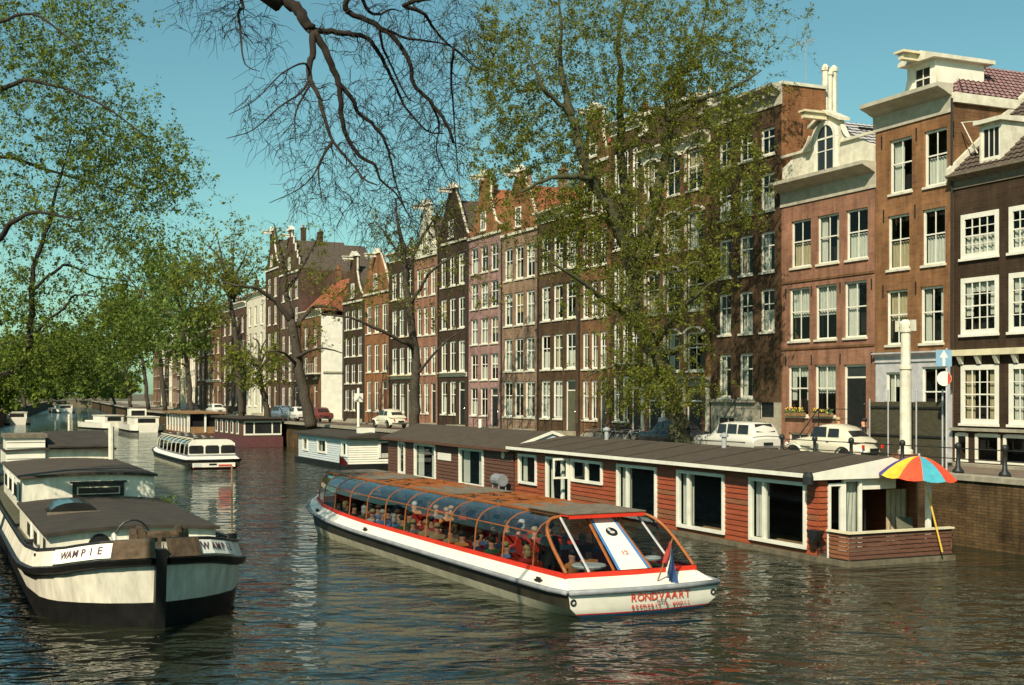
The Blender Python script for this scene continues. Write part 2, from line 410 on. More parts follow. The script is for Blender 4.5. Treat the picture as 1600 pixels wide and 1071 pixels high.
for a, b in zip(q3[:-1], q3[1:]):
    d = (b - a).normalized(); nn = Vector((d.y, -d.x, 0))
    for k in (0,):
        A = [a + nn * .09, a - nn * .42, b - nn * .42, b + nn * .09]
        lo = [tuple(iq @ Vector((p.x, p.y, ZQ - .16))) for p in A]; hi = [tuple(iq @ Vector((p.x, p.y, ZQ + .035))) for p in A]
        mb.face(hi); mb.face(lo)
        for i in range(4): mb.face([lo[i], lo[(i + 1) % 4], hi[(i + 1) % 4], hi[i]])
mb.build('coping', 'stone', qw)
# the left bank
LB = [(8.0, -16.9), (-13.8, 31.0), (-49.8, 110.0), (-79.5, 200.0), (-162.0, 450.0), (-170, 470)]
mb = B(); mb.grid([[V2(p, ZQ) for p in LB], [V2((p[0] - 900, p[1] + 120), ZQ) for p in LB]]); tag(mb.build('bank_street', 'pave'), kind='structure')
lq = empty('quay_wall', (LB[1][0], LB[1][1], 0), 0, 'quay wall on the far bank behind the moored black barge', 'wall')
mb = B(); off = Vector((LB[1][0], LB[1][1], 0))
mb.grid([[tuple(Vector(V2(p, ZQ)) - off) for p in LB], [tuple(Vector(V2(p, -2)) - off) for p in LB]]); mb.build('brick_face', 'quay_brick', lq)
mb = B(); mb.face([(-900, 470, 2.3), (900, 470, 2.3), (2500, 4000, 2.3), (-2500, 4000, 2.3)]); mb.face([(-900, 470, -2), (900, 470, -2), (900, 470, 2.3), (-900, 470, 2.3)])
tag(mb.build('ground', 'earth'), kind='structure')

# ------------------------------------------------------------------ houses
def wall(root, W, H, ops, m, D=8.0, name='wall', x0=0.0, reveal=.16, sidem=None, z0=0.0, y0=0.0):
    mb = B()
    xs = sorted({x0, x0 + W} | {o[0] for o in ops} | {o[1] for o in ops}); zs = sorted({z0, H} | {o[2] for o in ops} | {o[3] for o in ops})
    for i in range(len(xs) - 1):
        for j in range(len(zs) - 1):
            cx, cz = (xs[i] + xs[i + 1]) / 2, (zs[j] + zs[j + 1]) / 2
            if any(o[0] < cx < o[1] and o[2] < cz < o[3] for o in ops): continue
            mb.face([(xs[i], y0, zs[j]), (xs[i + 1], y0, zs[j]), (xs[i + 1], y0, zs[j + 1]), (xs[i], y0, zs[j + 1])])
    for o in ops:
        a, b, c, d = o[:4]; r = y0 + reveal
        mb.face([(a, y0, c), (a, r, c), (a, r, d), (a, y0, d)]); mb.face([(b, y0, c), (b, r, c), (b, r, d), (b, y0, d)])
        mb.face([(a, y0, c), (b, y0, c), (b, r, c), (a, r, c)]); mb.face([(a, y0, d), (b, y0, d), (b, r, d), (a, r, d)])
    if D:
        mb.cur = 1 if sidem else 0
        x1 = x0 + W
        mb.face([(x0, y0, z0), (x0, D, z0), (x0, D, H), (x0, y0, H)]); mb.face([(x1, y0, z0), (x1, D, z0), (x1, D, H), (x1, y0, H)])
        mb.face([(x0, D, z0), (x1, D, z0), (x1, D, H), (x0, D, H)]); mb.face([(x0, y0, H), (x1, y0, H), (x1, D, H), (x0, D, H)])
    return mb.build(name, [m, sidem] if sidem else m, root)
def cornice(root, x0, x1, z, h, proj, m='old_white', name='cornice', dentils=0, y0=0.0):
    p = [(y0 + .02, 0), (y0 - .06, 0), (y0 - .06, .1 * h), (y0 - .03, .12 * h), (y0 - .05, .58 * h), (y0 - .35 * proj, .66 * h), (y0 - .5 * proj, .72 * h), (y0 - .9 * proj, .82 * h), (y0 - proj, .86 * h), (y0 - proj, h), (y0 + .02, h)]
    mb = B().prism([(a, z + b) for a, b in p], 'x', x0, x1)
    for i in range(dentils):
        xx = x0 + (i + .5) * (x1 - x0) / dentils
        mb.box(xx - .06, xx + .06, y0 - .62 * proj, y0 - .04, z + .45 * h, z + .7 * h)
    return mb.build(name, m, root)
def window(root, x0, x1, z0, z1, y=.09, fw=.085, frame='white_paint', bars=(1, 1), split=.45, curt=None, far=False, arch=0.0, sill='old_white', name='window', bw=.035):
    mb = B(); t = .07
    mb.box(x0, x0 + fw, y, y + t, z0, z1); mb.box(x1 - fw, x1, y, y + t, z0, z1)
    mb.box(x0 + fw, x1 - fw, y, y + t, z0, z0 + fw); mb.box(x0 + fw, x1 - fw, y, y + t, z1 - fw, z1)
    zm = z1 - (z1 - z0) * split
    if not far or split: mb.box(x0 + fw, x1 - fw, y + .012, y + t - .012, zm - bw * .8, zm + bw * .8)
    nv, nh = bars
    for i in range(nv):
        xx = x0 + fw + (x1 - x0 - 2 * fw) * (i + 1) / (nv + 1); mb.box(xx - bw / 2, xx + bw / 2, y + .016, y + t - .016, z0 + fw, z1 - fw)
    for i in range(nh - 1):
        for a, b in ((z0 + fw, zm), (zm, z1 - fw)):
            zz = a + (b - a) * (i + 1) / nh; mb.box(x0 + fw, x1 - fw, y + .02, y + t - .02, zz - bw / 2, zz + bw / 2)
    fo = mb.build(name, frame, root)
    g = 'dark_pane' if far else 'window_glass'
    if far and abs(split) < .01:
        B().face([(x0 + fw, y + .04, z0 + fw), (x1 - fw, y + .04, z0 + fw), (x1 - fw, y + .04, z1 - fw), (x0 + fw, y + .04, z1 - fw)]).build('pane', g, fo)
    else:
        for a, b in ((z0 + fw, zm - .01), (zm + .01, z1 - fw)):
            B().face([(x0 + fw, y + .04, a), (x1 - fw, y + .04, a), (x1 - fw, y + .04, b), (x0 + fw, y + .04, b)]).build('pane', g, fo)
    if sill: B().box(x0 - .06, x1 + .06, y - .17 if y > .05 else y - .08, y - .005 if y > .05 else y - .002, z0 - .09, z0 + .012).build('sill', sill, fo)
    if curt and not far:
        yy = y + .16; a, b, c, d = x0 + fw, x1 - fw, z0 + fw, z1 - fw; w_ = b - a; h_ = d - c; mb = B()
        def wav(xa, xb, za, zb, wob=.03, n=9):
            rows = []
            for k in range(n + 1):
                xx = xa + (xb - xa) * k / n; off = wob * (1 if k % 2 else -1)
                rows.append([(xx, yy + off, za), (xx, yy + off, zb)])
            mb.grid(rows)
        mcur = random.choice(['curtain', 'curtain', 'curtain_warm']) if curt != 'net' else 'curtain'
        if curt == 'sides': wav(a, a + .26 * w_, c, d); wav(b - .22 * w_, b, c, d)
        elif curt == 'half': wav(a, b, c, c + .52 * h_, n=14)
        elif curt == 'top': wav(a, b, c + .45 * h_, d, n=14)
        elif curt == 'left': wav(a, a + .45 * w_, c, d)
        elif curt == 'blind': mb.face([(a, yy - .03, c + .38 * h_), (b, yy - .03, c + .38 * h_), (b, yy - .03, d), (a, yy - .03, d)]); mcur = random.choice(['blind_green', 'blind_ochre', 'curtain', 'curtain_warm'])
        elif curt == 'net': wav(a, b, c, d, n=16)
        elif curt == 'swag':
            wav(a, a + .2 * w_, c + .3 * h_, d); wav(b - .2 * w_, b, c + .3 * h_, d); wav(a, b, d - .2 * h_, d, n=12)
        mb.build('curtain', mcur, fo)
    return fo
def door(root, x0, x1, z0, z1, m='black', frame='white_paint', y=.10, glassz=.78, fw=.10):
    mb = B(); t = .08
    mb.box(x0, x0 + fw, y, y + t, z0, z1); mb.box(x1 - fw, x1, y, y + t, z0, z1); mb.box(x0 + fw, x1 - fw, y, y + t, z1 - fw, z1)
    zt = z0 + (z1 - z0) * glassz
    mb.box(x0 + fw, x1 - fw, y, y + t, zt, zt + .08)
    fo = mb.build('door', frame, root)
    mb = B().box(x0 + fw, x1 - fw, y + .03, y + .07, z0, zt)
    wx = (x1 - x0 - 2 * fw)
    for a, b in ((.08, .45), (.52, .92)):
        mb.box(x0 + fw + wx * .15, x1 - fw - wx * .15, y + .015, y + .03, z0 + (zt - z0) * a, z0 + (zt - z0) * b)
    mb.build('leaf', m, fo)
    B().face([(x0 + fw, y + .05, zt + .08), (x1 - fw, y + .05, zt + .08), (x1 - fw, y + .05, z1 - fw), (x0 + fw, y + .05, z1 - fw)]).build('pane', 'dark_pane', fo)
    B().ellipsoid((x1 - fw - .1, y - .01, z0 + (zt - z0) * .48), (.035, .035, .035), 6, 4).build('knob', 'chrome', fo)
    return fo
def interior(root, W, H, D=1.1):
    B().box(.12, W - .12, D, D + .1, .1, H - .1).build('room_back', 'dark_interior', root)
def roof_tiles(root, a, b, c, d, m, name='roof', nt=.30, under=True, wave=.035):
    """pantiled slope: a,b eave corners (left,right), c,d ridge corners (right,left)"""
    a, b, c, d = map(Vector, (a, b, c, d)); nrm = (b - a).cross(d - a).normalized()
    if nrm.z < 0: nrm = -nrm
    nr = max(3, int((d - a).length / .34)); nc = max(4, int((b - a).length / (nt / 4)))
    mb = B()
    for i in range(nr):
        t0, t1 = i / nr, (i + 1.12) / nr
        rows = []
        for t, lift in ((t0, .055), (min(t1, 1), .0)):
            l, r_ = a.lerp(d, t), b.lerp(c, t); row = []
            for j in range(nc + 1):
                p = l.lerp(r_, j / nc); ph = j % 4
                row.append(tuple(p + nrm * (lift + wave * (1, .1, -.6, .1)[ph])))
            rows.append(row)
        mb.grid(rows)
    mb.face([tuple(p - nrm * .03) for p in (a, b, c, d)])
    return mb.build(name, m, root)
def stoop(root, xa, xb, z, n, run=.28, side='left', m='stone', rail=True, proj=1.25):
    """landing in front of the door with steps down to one side"""
    so_ = empty('stoop', (0, 0, 0)); so_.parent = root
    B().box(xa, xb, -proj, -.003, 0, z).build('landing', m, so_)
    for i in range(n):
        zz = z * (n - i) / (n + 1)
        if side == 'left': B().box(xa - run * (i + 1), xa - run * i - .002, -proj, -.15, 0, zz).build('step', m, so_)
        else: B().box(xb + run * i + .002, xb + run * (i + 1), -proj, -.15, 0, zz).build('step', m, so_)
    if rail:
        for yy in (-proj + .05,):
            mb = B(); xe = xa - run * n if side == 'left' else xb + run * n; xs_ = xa if side == 'left' else xb; xo = xb if side == 'left' else xa
            mb.bar((xe, yy, .05), (xe, yy, .95), .022); mb.bar((xs_, yy, z), (xs_, yy, z + .9), .022); mb.bar((xo, yy, z), (xo, yy, z + .9), .022)
            mb.bar((xe, yy, .93), (xs_, yy, z + .88), .022); mb.bar((xs_, yy, z + .88), (xo, yy, z + .88), .022)
            mb.bar((xe, yy, .5), (xs_, yy, z + .45), .014); mb.bar((xs_, yy, z + .45), (xo, yy, z + .45), .014)
            mb.build('railing', 'black_iron', so_)
    return so_
def gable_plate(root, outline, m, y0=-.06, y1=.32, name='gable'):
    return B().prism(outline, 'y', y0, y1).build(name, m, root)
def hoist(root, x, z, m='old_white', L=1.1):
    return B().box(x - .11, x + .11, -L, .3, z, z + .26).box(x - .2, x + .2, -L - .05, .3, z + .262, z + .34).box(x - .03, x + .03, -L + .12, -L + .2, z - .16, z).build('hoist_beam', m, root)
def chimney(root, x, y, z0, z1, w_=.7, d=.5, pots=2, m='brick_redbrown'):
    c = B().box(x - w_ / 2, x + w_ / 2, y - d / 2, y + d / 2, z0, z1).box(x - w_ / 2 - .06, x + w_ / 2 + .06, y - d / 2 - .06, y + d / 2 + .06, z1, z1 + .14).build('chimney', m, root)
    for i in range(pots):
        xx = x + (i - (pots - 1) / 2) * .32
        B().lathe([(.12, z1 + .14), (.11, z1 + .4), (.14, z1 + .42), (.14, z1 + .5)], (xx, y, 0), 8).build('chimney_pot', 'tile_red', c)
CURT = ['sides', 'half', 'top', 'left', 'swag', None, 'half', None, 'blind', 'blind', 'net', None]
def pxhouse(fr, px0, px1, label, extra=0.0):
    s0 = fr.s_at(px0); s1 = fr.s_at(px1) + extra
    root = empty('canal_house', fr.pos(s0, 0, ZH), fr.rz, label, 'house', 'canal houses along the quay')
    X = lambda px: fr.s_at(px) - s0
    Z = lambda px, py: fr.z_at(px, py) - ZH
    return root, s1 - s0, X, Z
def antenna(root, x, y, z0, z1):
    mb = B(); mb.bar((x, y, z0), (x, y, z1), .02)
    mb.bar((x - .7, y, z1 - .15), (x + .7, y, z1 - .15), .012)
    for k in range(7): xx = x - .65 + k * .21; mb.bar((xx, y - .35, z1 - .15), (xx, y + .35, z1 - .15), .008)
    return mb.build('antenna', 'zinc', root)

# --- house with thick white window frames, by the traffic signs
root, W, X, Z = pxhouse(F1, 1490, 1650, 'dark tarred brick house with thick white window frames beside the traffic signs')
H = Z(1492, 296); ops = []
rows = [(Z(1502, 337), Z(1502, 406)), (Z(1502, 436), Z(1502, 524)), (Z(1506, 571), Z(1506, 662))]
cols = [(X(1502), X(1561)), (X(1577), X(1634))]
for (zt, zb), cu in zip(rows, ('half', 'swag', 'sides')):
    for a, b in cols: ops.append((a + .04, b - .04, zb + .04, zt - .04)); window(root, a, b, zb, zt, y=-.035, fw=.20, bars=(3, 2), split=.5, curt=cu, sill='white_paint')
zb0, zb1 = .12, Z(1500, 677)
for a, b in ((X(1493), X(1513)), (X(1524), X(1563)), (X(1568), X(1610))): ops.append((a + .04, b - .04, zb0 + .04, zb1 - .04)); window(root, a, b, zb0, zb1, y=-.03, fw=.12, bars=(0, 1), split=0.0, curt=None, sill=None)
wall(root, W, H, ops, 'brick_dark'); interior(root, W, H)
zb = Z(1490, 557); B().box(-.02, W, -.30, -.002, zb, zb + .24).build('string_course', 'cream', root)
for k in range(7): xx = .5 + k * .95; B().prism([(-.28, zb - .005), (-.03, zb - .005), (-.03, zb - .34), (-.10, zb - .34)], 'x', xx - .09, xx + .09).build('bracket', 'old_white', root)
zl = Z(1490, 668); B().box(-.02, W, -.22, -.002, zl - .12, zl).build('ledge', 'stone', root)
cornice(root, -.05, W, H - .02, .55, .42, 'grey_wood', 'gutter')
zr = H + .5
rf = roof_tiles(root, (.05, -.25, zr), (W, -.25, zr), (W, 5.2, zr + 4.6), (.05, 5.2, zr + 4.6), 'tile_dark')
B().prism([(-.30, zr), (-.05, zr - .08), (5.25, zr + 4.58), (5.25, zr + 4.95), (5.05, zr + 4.8), (-.3, zr + .3)], 'x', -.12, .06).build('verge_board', 'old_white', rf)
dm = empty('dormer', (0, 0, 0)); dm.parent = root
a, b = X(1527), X(1562); z0_, z1_ = zr + .35, zr + 1.85
wall(dm, b - a, z1_, [(a + .1, b - .1, z0_ + .1, z1_ - .12)], 'old_white', D=2.6, name='cheek', x0=a, z0=z0_ - .3, y0=.12)
window(dm, a + .1, b - .1, z0_ + .1, z1_ - .12, y=.14, bars=(2, 1), split=0, far=True, sill=None)
B().prism([(-.1, z1_), (-.1, z1_ + .16), (2.6, z1_ + .32), (2.6, z1_)], 'x', a - .14, b + .14).build('dormer_roof', 'old_white', dm)
chimney(root, X(1590) - 1.2, 5.4, zr + 3.2, zr + 6.2, 1.1, .8, 2, 'brick_warm')
B().bar((.2, .2, zr + 2.2), (2.0, .4, zr + 2.0), .02).bar((.25, .2, zr + 2.2), (.7, .6, zr + .9), .03).build('stay_rod', 'old_white', root)

# --- red-brown house with hoist dormer
root, W, X, Z = pxhouse(F1, 1368, 1488, 'red-brown brick house with white hoist dormer on a pink tiled roof')
H = Z(1375, 206); ops = []
for ref, yt, yb, cc, cu in ((1390, 221, 305, ((1390, 1425), (1444, 1480)), ('left', 'half')), (1387, 339, 423, ((1387, 1421), (1441, 1477)), ('half', 'half')), (1385, 455, 540, ((1385, 1418), (1438, 1474)), ('top', 'sides'))):
    for (a, b), c in zip(cc, cu):
        o = (X(a), X(b), Z(ref, yb), Z(ref, yt)); ops.append(o); window(root, *o, curt=c, bars=(1, 1), fw=.1)
zg = Z(1368, 556)
gops = [(X(1384), X(1417), .9, zg - .75)]; dops = [(X(1440), X(1479), .5, zg - .55)]
wall(root, W, H, ops, 'brick_redbrown', D=10, sidem='brick_warm', z0=zg - .3)
wall(root, W, zg - .3, gops + dops, 'light_grey', D=10, name='shop_front', sidem='brick_warm')
window(root, *gops[0], curt='swag', bars=(2, 1)); window(root, *dops[0], curt=None, bars=(1, 0), split=.3)
cornice(root, 0, W, zg - .32, .42, .25, 'light_grey', 'shop_cornice'); interior(root, W, H)
for k, (pxa, pya) in enumerate(((1378, 214), (1432, 200), (1490, 190), (1381, 328), (1430, 320), (1380, 446), (1431, 440))):
    B().box(X(pxa) - .03, X(pxa) + .03, -.03, -.002, Z(pxa, pya) - .55, Z(pxa, pya)).build('wall_anchor', 'black_iron', root)
cornice(root, -.12, W + .02, H, 1.15, .78, 'cornice_shaded_white')
zc = H + 1.13
B().box(.03, W, .04, 10.0, H + .001, zc - .4).build('parapet_wall', 'brick_warm', root)
B().box(W + .003, W + .16, -.02, 9.6, zc - .75, zc - .35).build('side_gutter', 'old_white', root)
zr = zc - .35; rid = zr + 2.0
roof_tiles(root, (W + .1, .4, zr), (W + .1, 10, zr), (W / 2, 10, rid), (W / 2, 2.2, rid), 'tile_pink')
roof_tiles(root, (-.1, 10, zr), (-.1, .4, zr), (W / 2, 2.2, rid), (W / 2, 10, rid), 'tile_pink')
roof_tiles(root, (-.1, .4, zr), (W + .1, .4, zr), (W / 2 + .01, 2.2, rid), (W / 2 - .01, 2.2, rid), 'tile_pink')
dm = empty('hoist_dormer', (0, 0, 0)); dm.parent = root
a, b = X(1419), X(1463); z0_, z1_ = zc - .25, Z(1416, 107)
wall(dm, b - a, z1_, [(a + .32, b - .32, z0_ + .1, z1_ - .15)], 'white_paint', D=2.6, name='front', x0=a, z0=z0_, y0=-.05)
window(dm, a + .32, b - .32, z0_ + .1, z1_ - .15, y=.04, bars=(1, 1), split=.4, far=True, sill=None)
B().prism([(a - .25, z1_), (b + .25, z1_), (b + .25, z1_ + .16), ((a + b) / 2 + .3, z1_ + .42), ((a + b) / 2 - .3, z1_ + .42), (a - .25, z1_ + .16)], 'y', -.35, 3.0).build('dormer_roof', 'old_white', dm)
B().box((a + b) / 2 - .14, (a + b) / 2 + .14, -1.15, .2, z1_ + .02, z1_ + .28).box((a + b) / 2 - .3, (a + b) / 2 + .3, -1.25, .2, z1_ + .282, z1_ + .38).build('hoist_beam', 'cream', dm)
B().prism([(a - .55, z0_), (a - .01, z0_), (a - .01, z0_ + 1.0), (a - .2, z0_ + .4)], 'y', -.04, .1).build('scroll', 'old_white', dm)
B().prism([(b + .01, z0_), (b + .6, z0_), (b + .2, z0_ + .4), (b + .01, z0_ + 1.1)], 'y', -.04, .1).build('scroll', 'old_white', dm)
B().tube([(W + .08, -.1, zc - .6), (W + .08, -.12, 3)], .05, 6).build('downpipe', 'black_iron', root)

# --- rose brick house with white neck gable and arched attic window
root, W, X, Z = pxhouse(F1, 1222, 1367, 'rose brick house with white neck gable, arched attic window and flower boxes')
H = Z(1222, 325); ops = []
for ref, yt, yb, cc, cu in ((1236, 347, 420, ((1236, 1267), (1277, 1311), (1322, 1356)), ('half', 'sides', 'half')), (1233, 452, 534, ((1233, 1265), (1274, 1307), (1319, 1354)), ('top', 'top', 'left'))):
    for (a, b), c in zip(cc, cu): o = (X(a), X(b), Z(ref, yb), Z(ref, yt)); ops.append(o); window(root, *o, curt=c, bars=(1, 1), fw=.09)
zs0 = Z(1231, 650); zs1 = Z(1231, 572)
for (a, b), c in zip(((1231, 1263), (1273, 1306)), ('swag', 'top')):
    o = (X(a), X(b), zs0, zs1); ops.append(o); wn = window(root, *o, curt=c, bars=(1, 1), fw=.09)
    fb = empty('flower_box', (0, 0, 0)); fb.parent = root
    B().box(o[0] + .05, o[1] - .05, -.26, -.09, zs0 + .02, zs0 + .17).build('trough', 'tan_wood', fb)
    mb = B()
    for k in range(60): mb.ellipsoid((random.uniform(o[0] + .08, o[1] - .08), random.uniform(-.27, -.1), zs0 + random.uniform(.15, .34)), (.05, .05, .05), 5, 3)
    tag(mb.build('plants', 'plant_green', fb), kind='stuff')
    mb = B()
    for k in range(26): mb.ellipsoid((random.uniform(o[0] + .08, o[1] - .08), random.uniform(-.29, -.14), zs0 + random.uniform(.22, .4)), (.035, .035, .035), 5, 3)
    tag(mb.build('blossoms', 'flower_yellow', fb), kind='stuff')
do = (X(1318), X(1353), Z(1318, 668), Z(1318, 570)); ops.append(do); door(root, *do, m='black')
bo = (X(1232), X(1262), .1, Z(1232, 676)); ops.append(bo); window(root, *bo, bars=(1, 0), split=0, far=True, sill=None)
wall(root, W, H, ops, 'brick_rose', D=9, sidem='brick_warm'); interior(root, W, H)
for yy in (445, 548):
    zz = Z(1222, yy); B().box(0, W, -.05, -.002, zz, zz + .1).build('string_course', 'brick_warm', root)
for px_ in (1228, 1268, 1313, 1362):
    for yy in (452, 556): B().box(X(px_) - .03, X(px_) + .03, -.03, -.002, Z(1222, yy) - .5, Z(1222, yy) - .02).build('wall_anchor', 'black_iron', root)
stoop(root, do[0] - .25, do[1] + .25, do[2] - .03, 5, side='left', m='stone')
cornice(root, -.1, W + .08, H, 1.15, .75, 'cornice_shaded_white')
zc = H + 1.15; zt = Z(1300, 182); c = W / 2 + .05
gw = 1.15
out = [(.05, zc), (.05, zc + .75), (.55, zc + .95), (1.0, zc + 1.2)] + [(c - gw - .6 + t * .6, zc + 1.25 + t * t * (zt - zc - 2.0)) for t in (0, .35, .7, 1)]
out += [(c - .9, zt - .25), (c, zt + .1), (c + .9, zt - .25)]
out += [(c + gw + .6 - t * .6, zc + 1.25 + t * t * (zt - zc - 2.0)) for t in (1, .7, .35, 0)] + [(W - 1.0, zc + 1.2), (W - .55, zc + .95), (W - .05, zc + .75), (W - .05, zc)]
wa, wb = c - .62, c + .62; wz0 = zc + .12; wz1 = zc + 1.62
gb = gable_plate(root, out, 'old_white', y0=-.02, y1=.25)
arch = [(wa, wz0), (wb, wz0)] + [(c + .62 * math.cos(t), wz1 + .62 * math.sin(t)) for t in np.linspace(0, math.pi, 9)]
awp = B().prism(arch, 'y', -.05, -.022).build('arched_window', 'dark_pane', gb)
mb = B()
rows = [[(c + r_ * math.cos(t), yy, wz1 + r_ * math.sin(t)) for r_, yy in ((.60, -.02), (.60, -.13), (.80, -.13), (.80, -.02))] for t in np.linspace(0, math.pi, 11)]
mb.grid(rows); mb.box(wa - .16, wa + .02, -.13, -.02, wz0, wz1); mb.box(wb - .02, wb + .16, -.13, -.02, wz0, wz1)
mb.box(c - .03, c + .03, -.085, -.05, wz0, wz1 + .6); mb.box(wa, wb, -.085, -.05, wz1 - .04, wz1 + .04); mb.box(wa, wb, -.085, -.05, wz0 + .9, wz0 + .94)
mb.build('frame', 'white_paint', awp)
for a, b in ((.1, c - 1.1), (c + 1.1, W - .1)): B().box(a, b, -.16, -.022, zc + 1.22, zc + 1.34).build('gable_ledge', 'old_white', gb)
mb = B()
for sx in (-1, 1):
    pts = [(c + sx * (gw + .62 - t * .6), -.08, zc + 1.35 + t * t * (zt - zc - 2.0)) for t in np.linspace(0, 1, 8)]
    mb.tube(pts, .07, 5)
mb.prism([(c - 1.15, zt - .32), (c, zt + .2), (c + 1.15, zt - .32), (c + 1.15, zt - .18), (c, zt + .36), (c - 1.15, zt - .18)], 'y', -.22, .4)
mb.build('gable_moulding', 'old_white', gb)
B().box(c - .13, c + .13, -1.35, .3, zt - .12, zt + .14).box(c - .24, c + .24, -1.45, .3, zt + .142, zt + .24).build('hoist_beam', 'cream', root)
rr = zt - .1
rt1 = roof_tiles(root, (W - .05, .3, zc + .3), (W - .05, 9, zc + .3), (c, 9, rr), (c, .3, rr), 'light_grey', wave=.012)
roof_tiles(root, (.05, 9, zc + .3), (.05, .3, zc + .3), (c, .3, rr), (c, 9, rr), 'tile_dark')
B().box(W * .62, W * .62 + .05, 1.2, 3.2, rr - 1.3, rr - .35).build('skylight', 'dark_pane', root)

# --- tall dark brown house behind the tree with plain red side wall and metal flues
root, W, X, Z = pxhouse(F1, 1111, 1221, 'tall dark brown house with cream cornice, red side wall and stone steps')
H = Z(1221, 163); ops = []
c3 = ((1123, 1142), (1155, 1176), (1188, 1210))
for ref, yt, yb, cu in ((1188, 203, 246, None), (1188, 273, 332, 'half'), (1188, 364, 427, 'left'), (1186, 453, 520, 'half')):
    for (a, b) in c3: o = (X(a), X(b), Z(ref, yb), Z(ref, yt)); ops.append(o); window(root, *o, curt=cu, bars=(1, 1), fw=.12, split=.35)
for a, b in c3[:2]: o = (X(a), X(b), Z(1155, 622), Z(1155, 553)); ops.append(o); window(root, *o, bars=(1, 1), fw=.12, curt='sides', split=.35)
do = (X(1185), X(1209), Z(1185, 652), Z(1185, 549)); ops.append(do); door(root, *do, m='black')
bo = (X(1120), X(1150), .1, Z(1120, 650)); ops.append(bo); window(root, *bo, bars=(1, 0), split=0, far=True, sill=None)
zb = Z(1111, 628); DT = F1.back_at(1290, F1.s_at(1221))
B().box(.02, W - .02, DT + .005, 9.5, 0, H - 3.2).build('rear_wing', 'brick_orange', root)
wall(root, W, H, [o for o in ops if o[2] >= zb - .05], 'brick_brown', D=DT, sidem='brick_orange', z0=zb)
wall(root, W, zb, [bo, (do[0], do[1], do[2], zb)], 'stone', D=DT, name='stone_base', sidem='sidewall')
B().box(-.04, do[0] - .2, -.16, -.002, zb - .02, zb + .14).build('ledge', 'stone', root); interior(root, W, H)
cornice(root, -.05, W + .04, H, 1.0, .6, 'cornice_shaded_white', dentils=9)
stoop(root, do[0] - .3, W - .05, do[2] - .02, 6, side='left', m='stone')
zc = H + 1.0
B().box(.03, W, .04, DT, H + .001, zc - .02).build('parapet_wall', 'brick_orange', root)
B().box(W - .25, W + .07, .0, DT + .05, zc - .02, zc + .14).build('side_gutter', 'old_white', root)
for px_, py_ in ((1232, 250), (1252, 190), (1252, 225)): B().box(W + .002, W + .03, F1.back_at(px_, F1.s_at(1221)), F1.back_at(px_, F1.s_at(1221)) + .06, Z(1221, py_) - .6, Z(1221, py_)).build('wall_anchor', 'black_iron', root)
fl = empty('flue_stack', (0, 0, 0)); fl.parent = root
fz = lambda py: CAMZ + (HOR - py) * 64.0 / FPX - ZH
B().box(W - .75, W + .05, DT + .06, DT + .95, H - 3.3, fz(178)).build('stack_base', 'old_white', fl)
for k in range(3): B().lathe([(.16, fz(178)), (.16, fz(112) - .2 * (k % 2)), (.21, fz(111) - .2 * (k % 2)), (.21, fz(106) - .2 * (k % 2)), (.08, fz(101) - .2 * (k % 2))], (W - .35, DT + .25 + k * .27, 0), 8).build('flue', 'old_white', fl)
antenna(root, W - .8, DT - .6, zc, zc + 2.6)

# --- brown-red house with arched windows and stone trim, behind the tree
root, W, X, Z = pxhouse(F1, 1003, 1109, 'brown house with arched white-trimmed windows and ornate top behind the big elm')
H = Z(1106, 225); ops = []
cc = ((1010, 1029), (1040, 1062), (1073, 1099))
for ref, yt, yb in ((1073, 238, 300), (1073, 333, 390), (1073, 420, 486), (1073, 520, 580)):
    for a, b in cc:
        o = (X(a), X(b), Z(ref, yb), Z(ref, yt)); ops.append(o); wn = window(root, *o, bars=(1, 0), fw=.09, curt=random.choice(CURT), split=.4, far=False)
        mx_ = (o[0] + o[1]) / 2; hw = (o[1] - o[0]) / 2; mb = B()
        mb.grid([[(mx_ + r_ * math.cos(t), yy, o[3] - .06 + .35 * r_ * math.sin(t)) for r_, yy in ((hw, -.005), (hw, -.12), (hw + .22, -.12), (hw + .22, -.005))] for t in np.linspace(0, math.pi, 9)])
        mb.box(o[0] - .17, o[0] - .002, -.07, -.003, o[2] + .5, o[3] - .1); mb.build('arch_trim', 'old_white', wn)
for a, b in ((1012, 1032), (1072, 1096)): do = (X(a), X(b), .15, Z(1073, 610)); ops.append(do); door(root, *do, m='black')
o = (X(1040), X(1064), .6, Z(1073, 610)); ops.append(o); window(root, *o, bars=(1, 0), curt=None)
wall(root, W, H, ops, 'brick_warm', D=9); interior(root, W, H)
cornice(root, -.05, W + .04, Z(1073, 604), .5, .4, 'stone', 'shop_cornice')
for px_ in (1003.8, 1036, 1068, 1105): B().box(X(px_), X(px_) + .22, -.12, -.004, 0, Z(1073, 606)).build('pilaster', 'old_white', root)
cornice(root, -.05, W + .04, H, .7, .5, 'old_white', dentils=8); zc = H + .7
gable_plate(root, [(.0, zc), (.15, zc + .9), (.9, zc + 1.1), (1.2, zc + 2.0), (W - 1.2, zc + 2.0), (W - .9, zc + 1.1), (W - .15, zc + .9), (W, zc)], 'brick_plum')
for a, b, c_, d_ in ((1.0, W - 1.0, zc + 2.0, zc + 2.25), (-.05, .95, zc + .95, zc + 1.15), (W - .95, W + .05, zc + .95, zc + 1.15)): B().box(a, b, -.2, .4, c_, d_).build('gable_coping', 'old_white', root)
for xx in (.2, W - .2): B().lathe([(.2, zc + 1.15), (.2, zc + 1.5), (.28, zc + 1.6), (.1, zc + 1.9), (.16, zc + 2.1), (.02, zc + 2.4)], (xx, .1, 0), 8).build('finial', 'old_white', root)
mat('bright_white', (.80, .77, .66), .5, .08, 2)
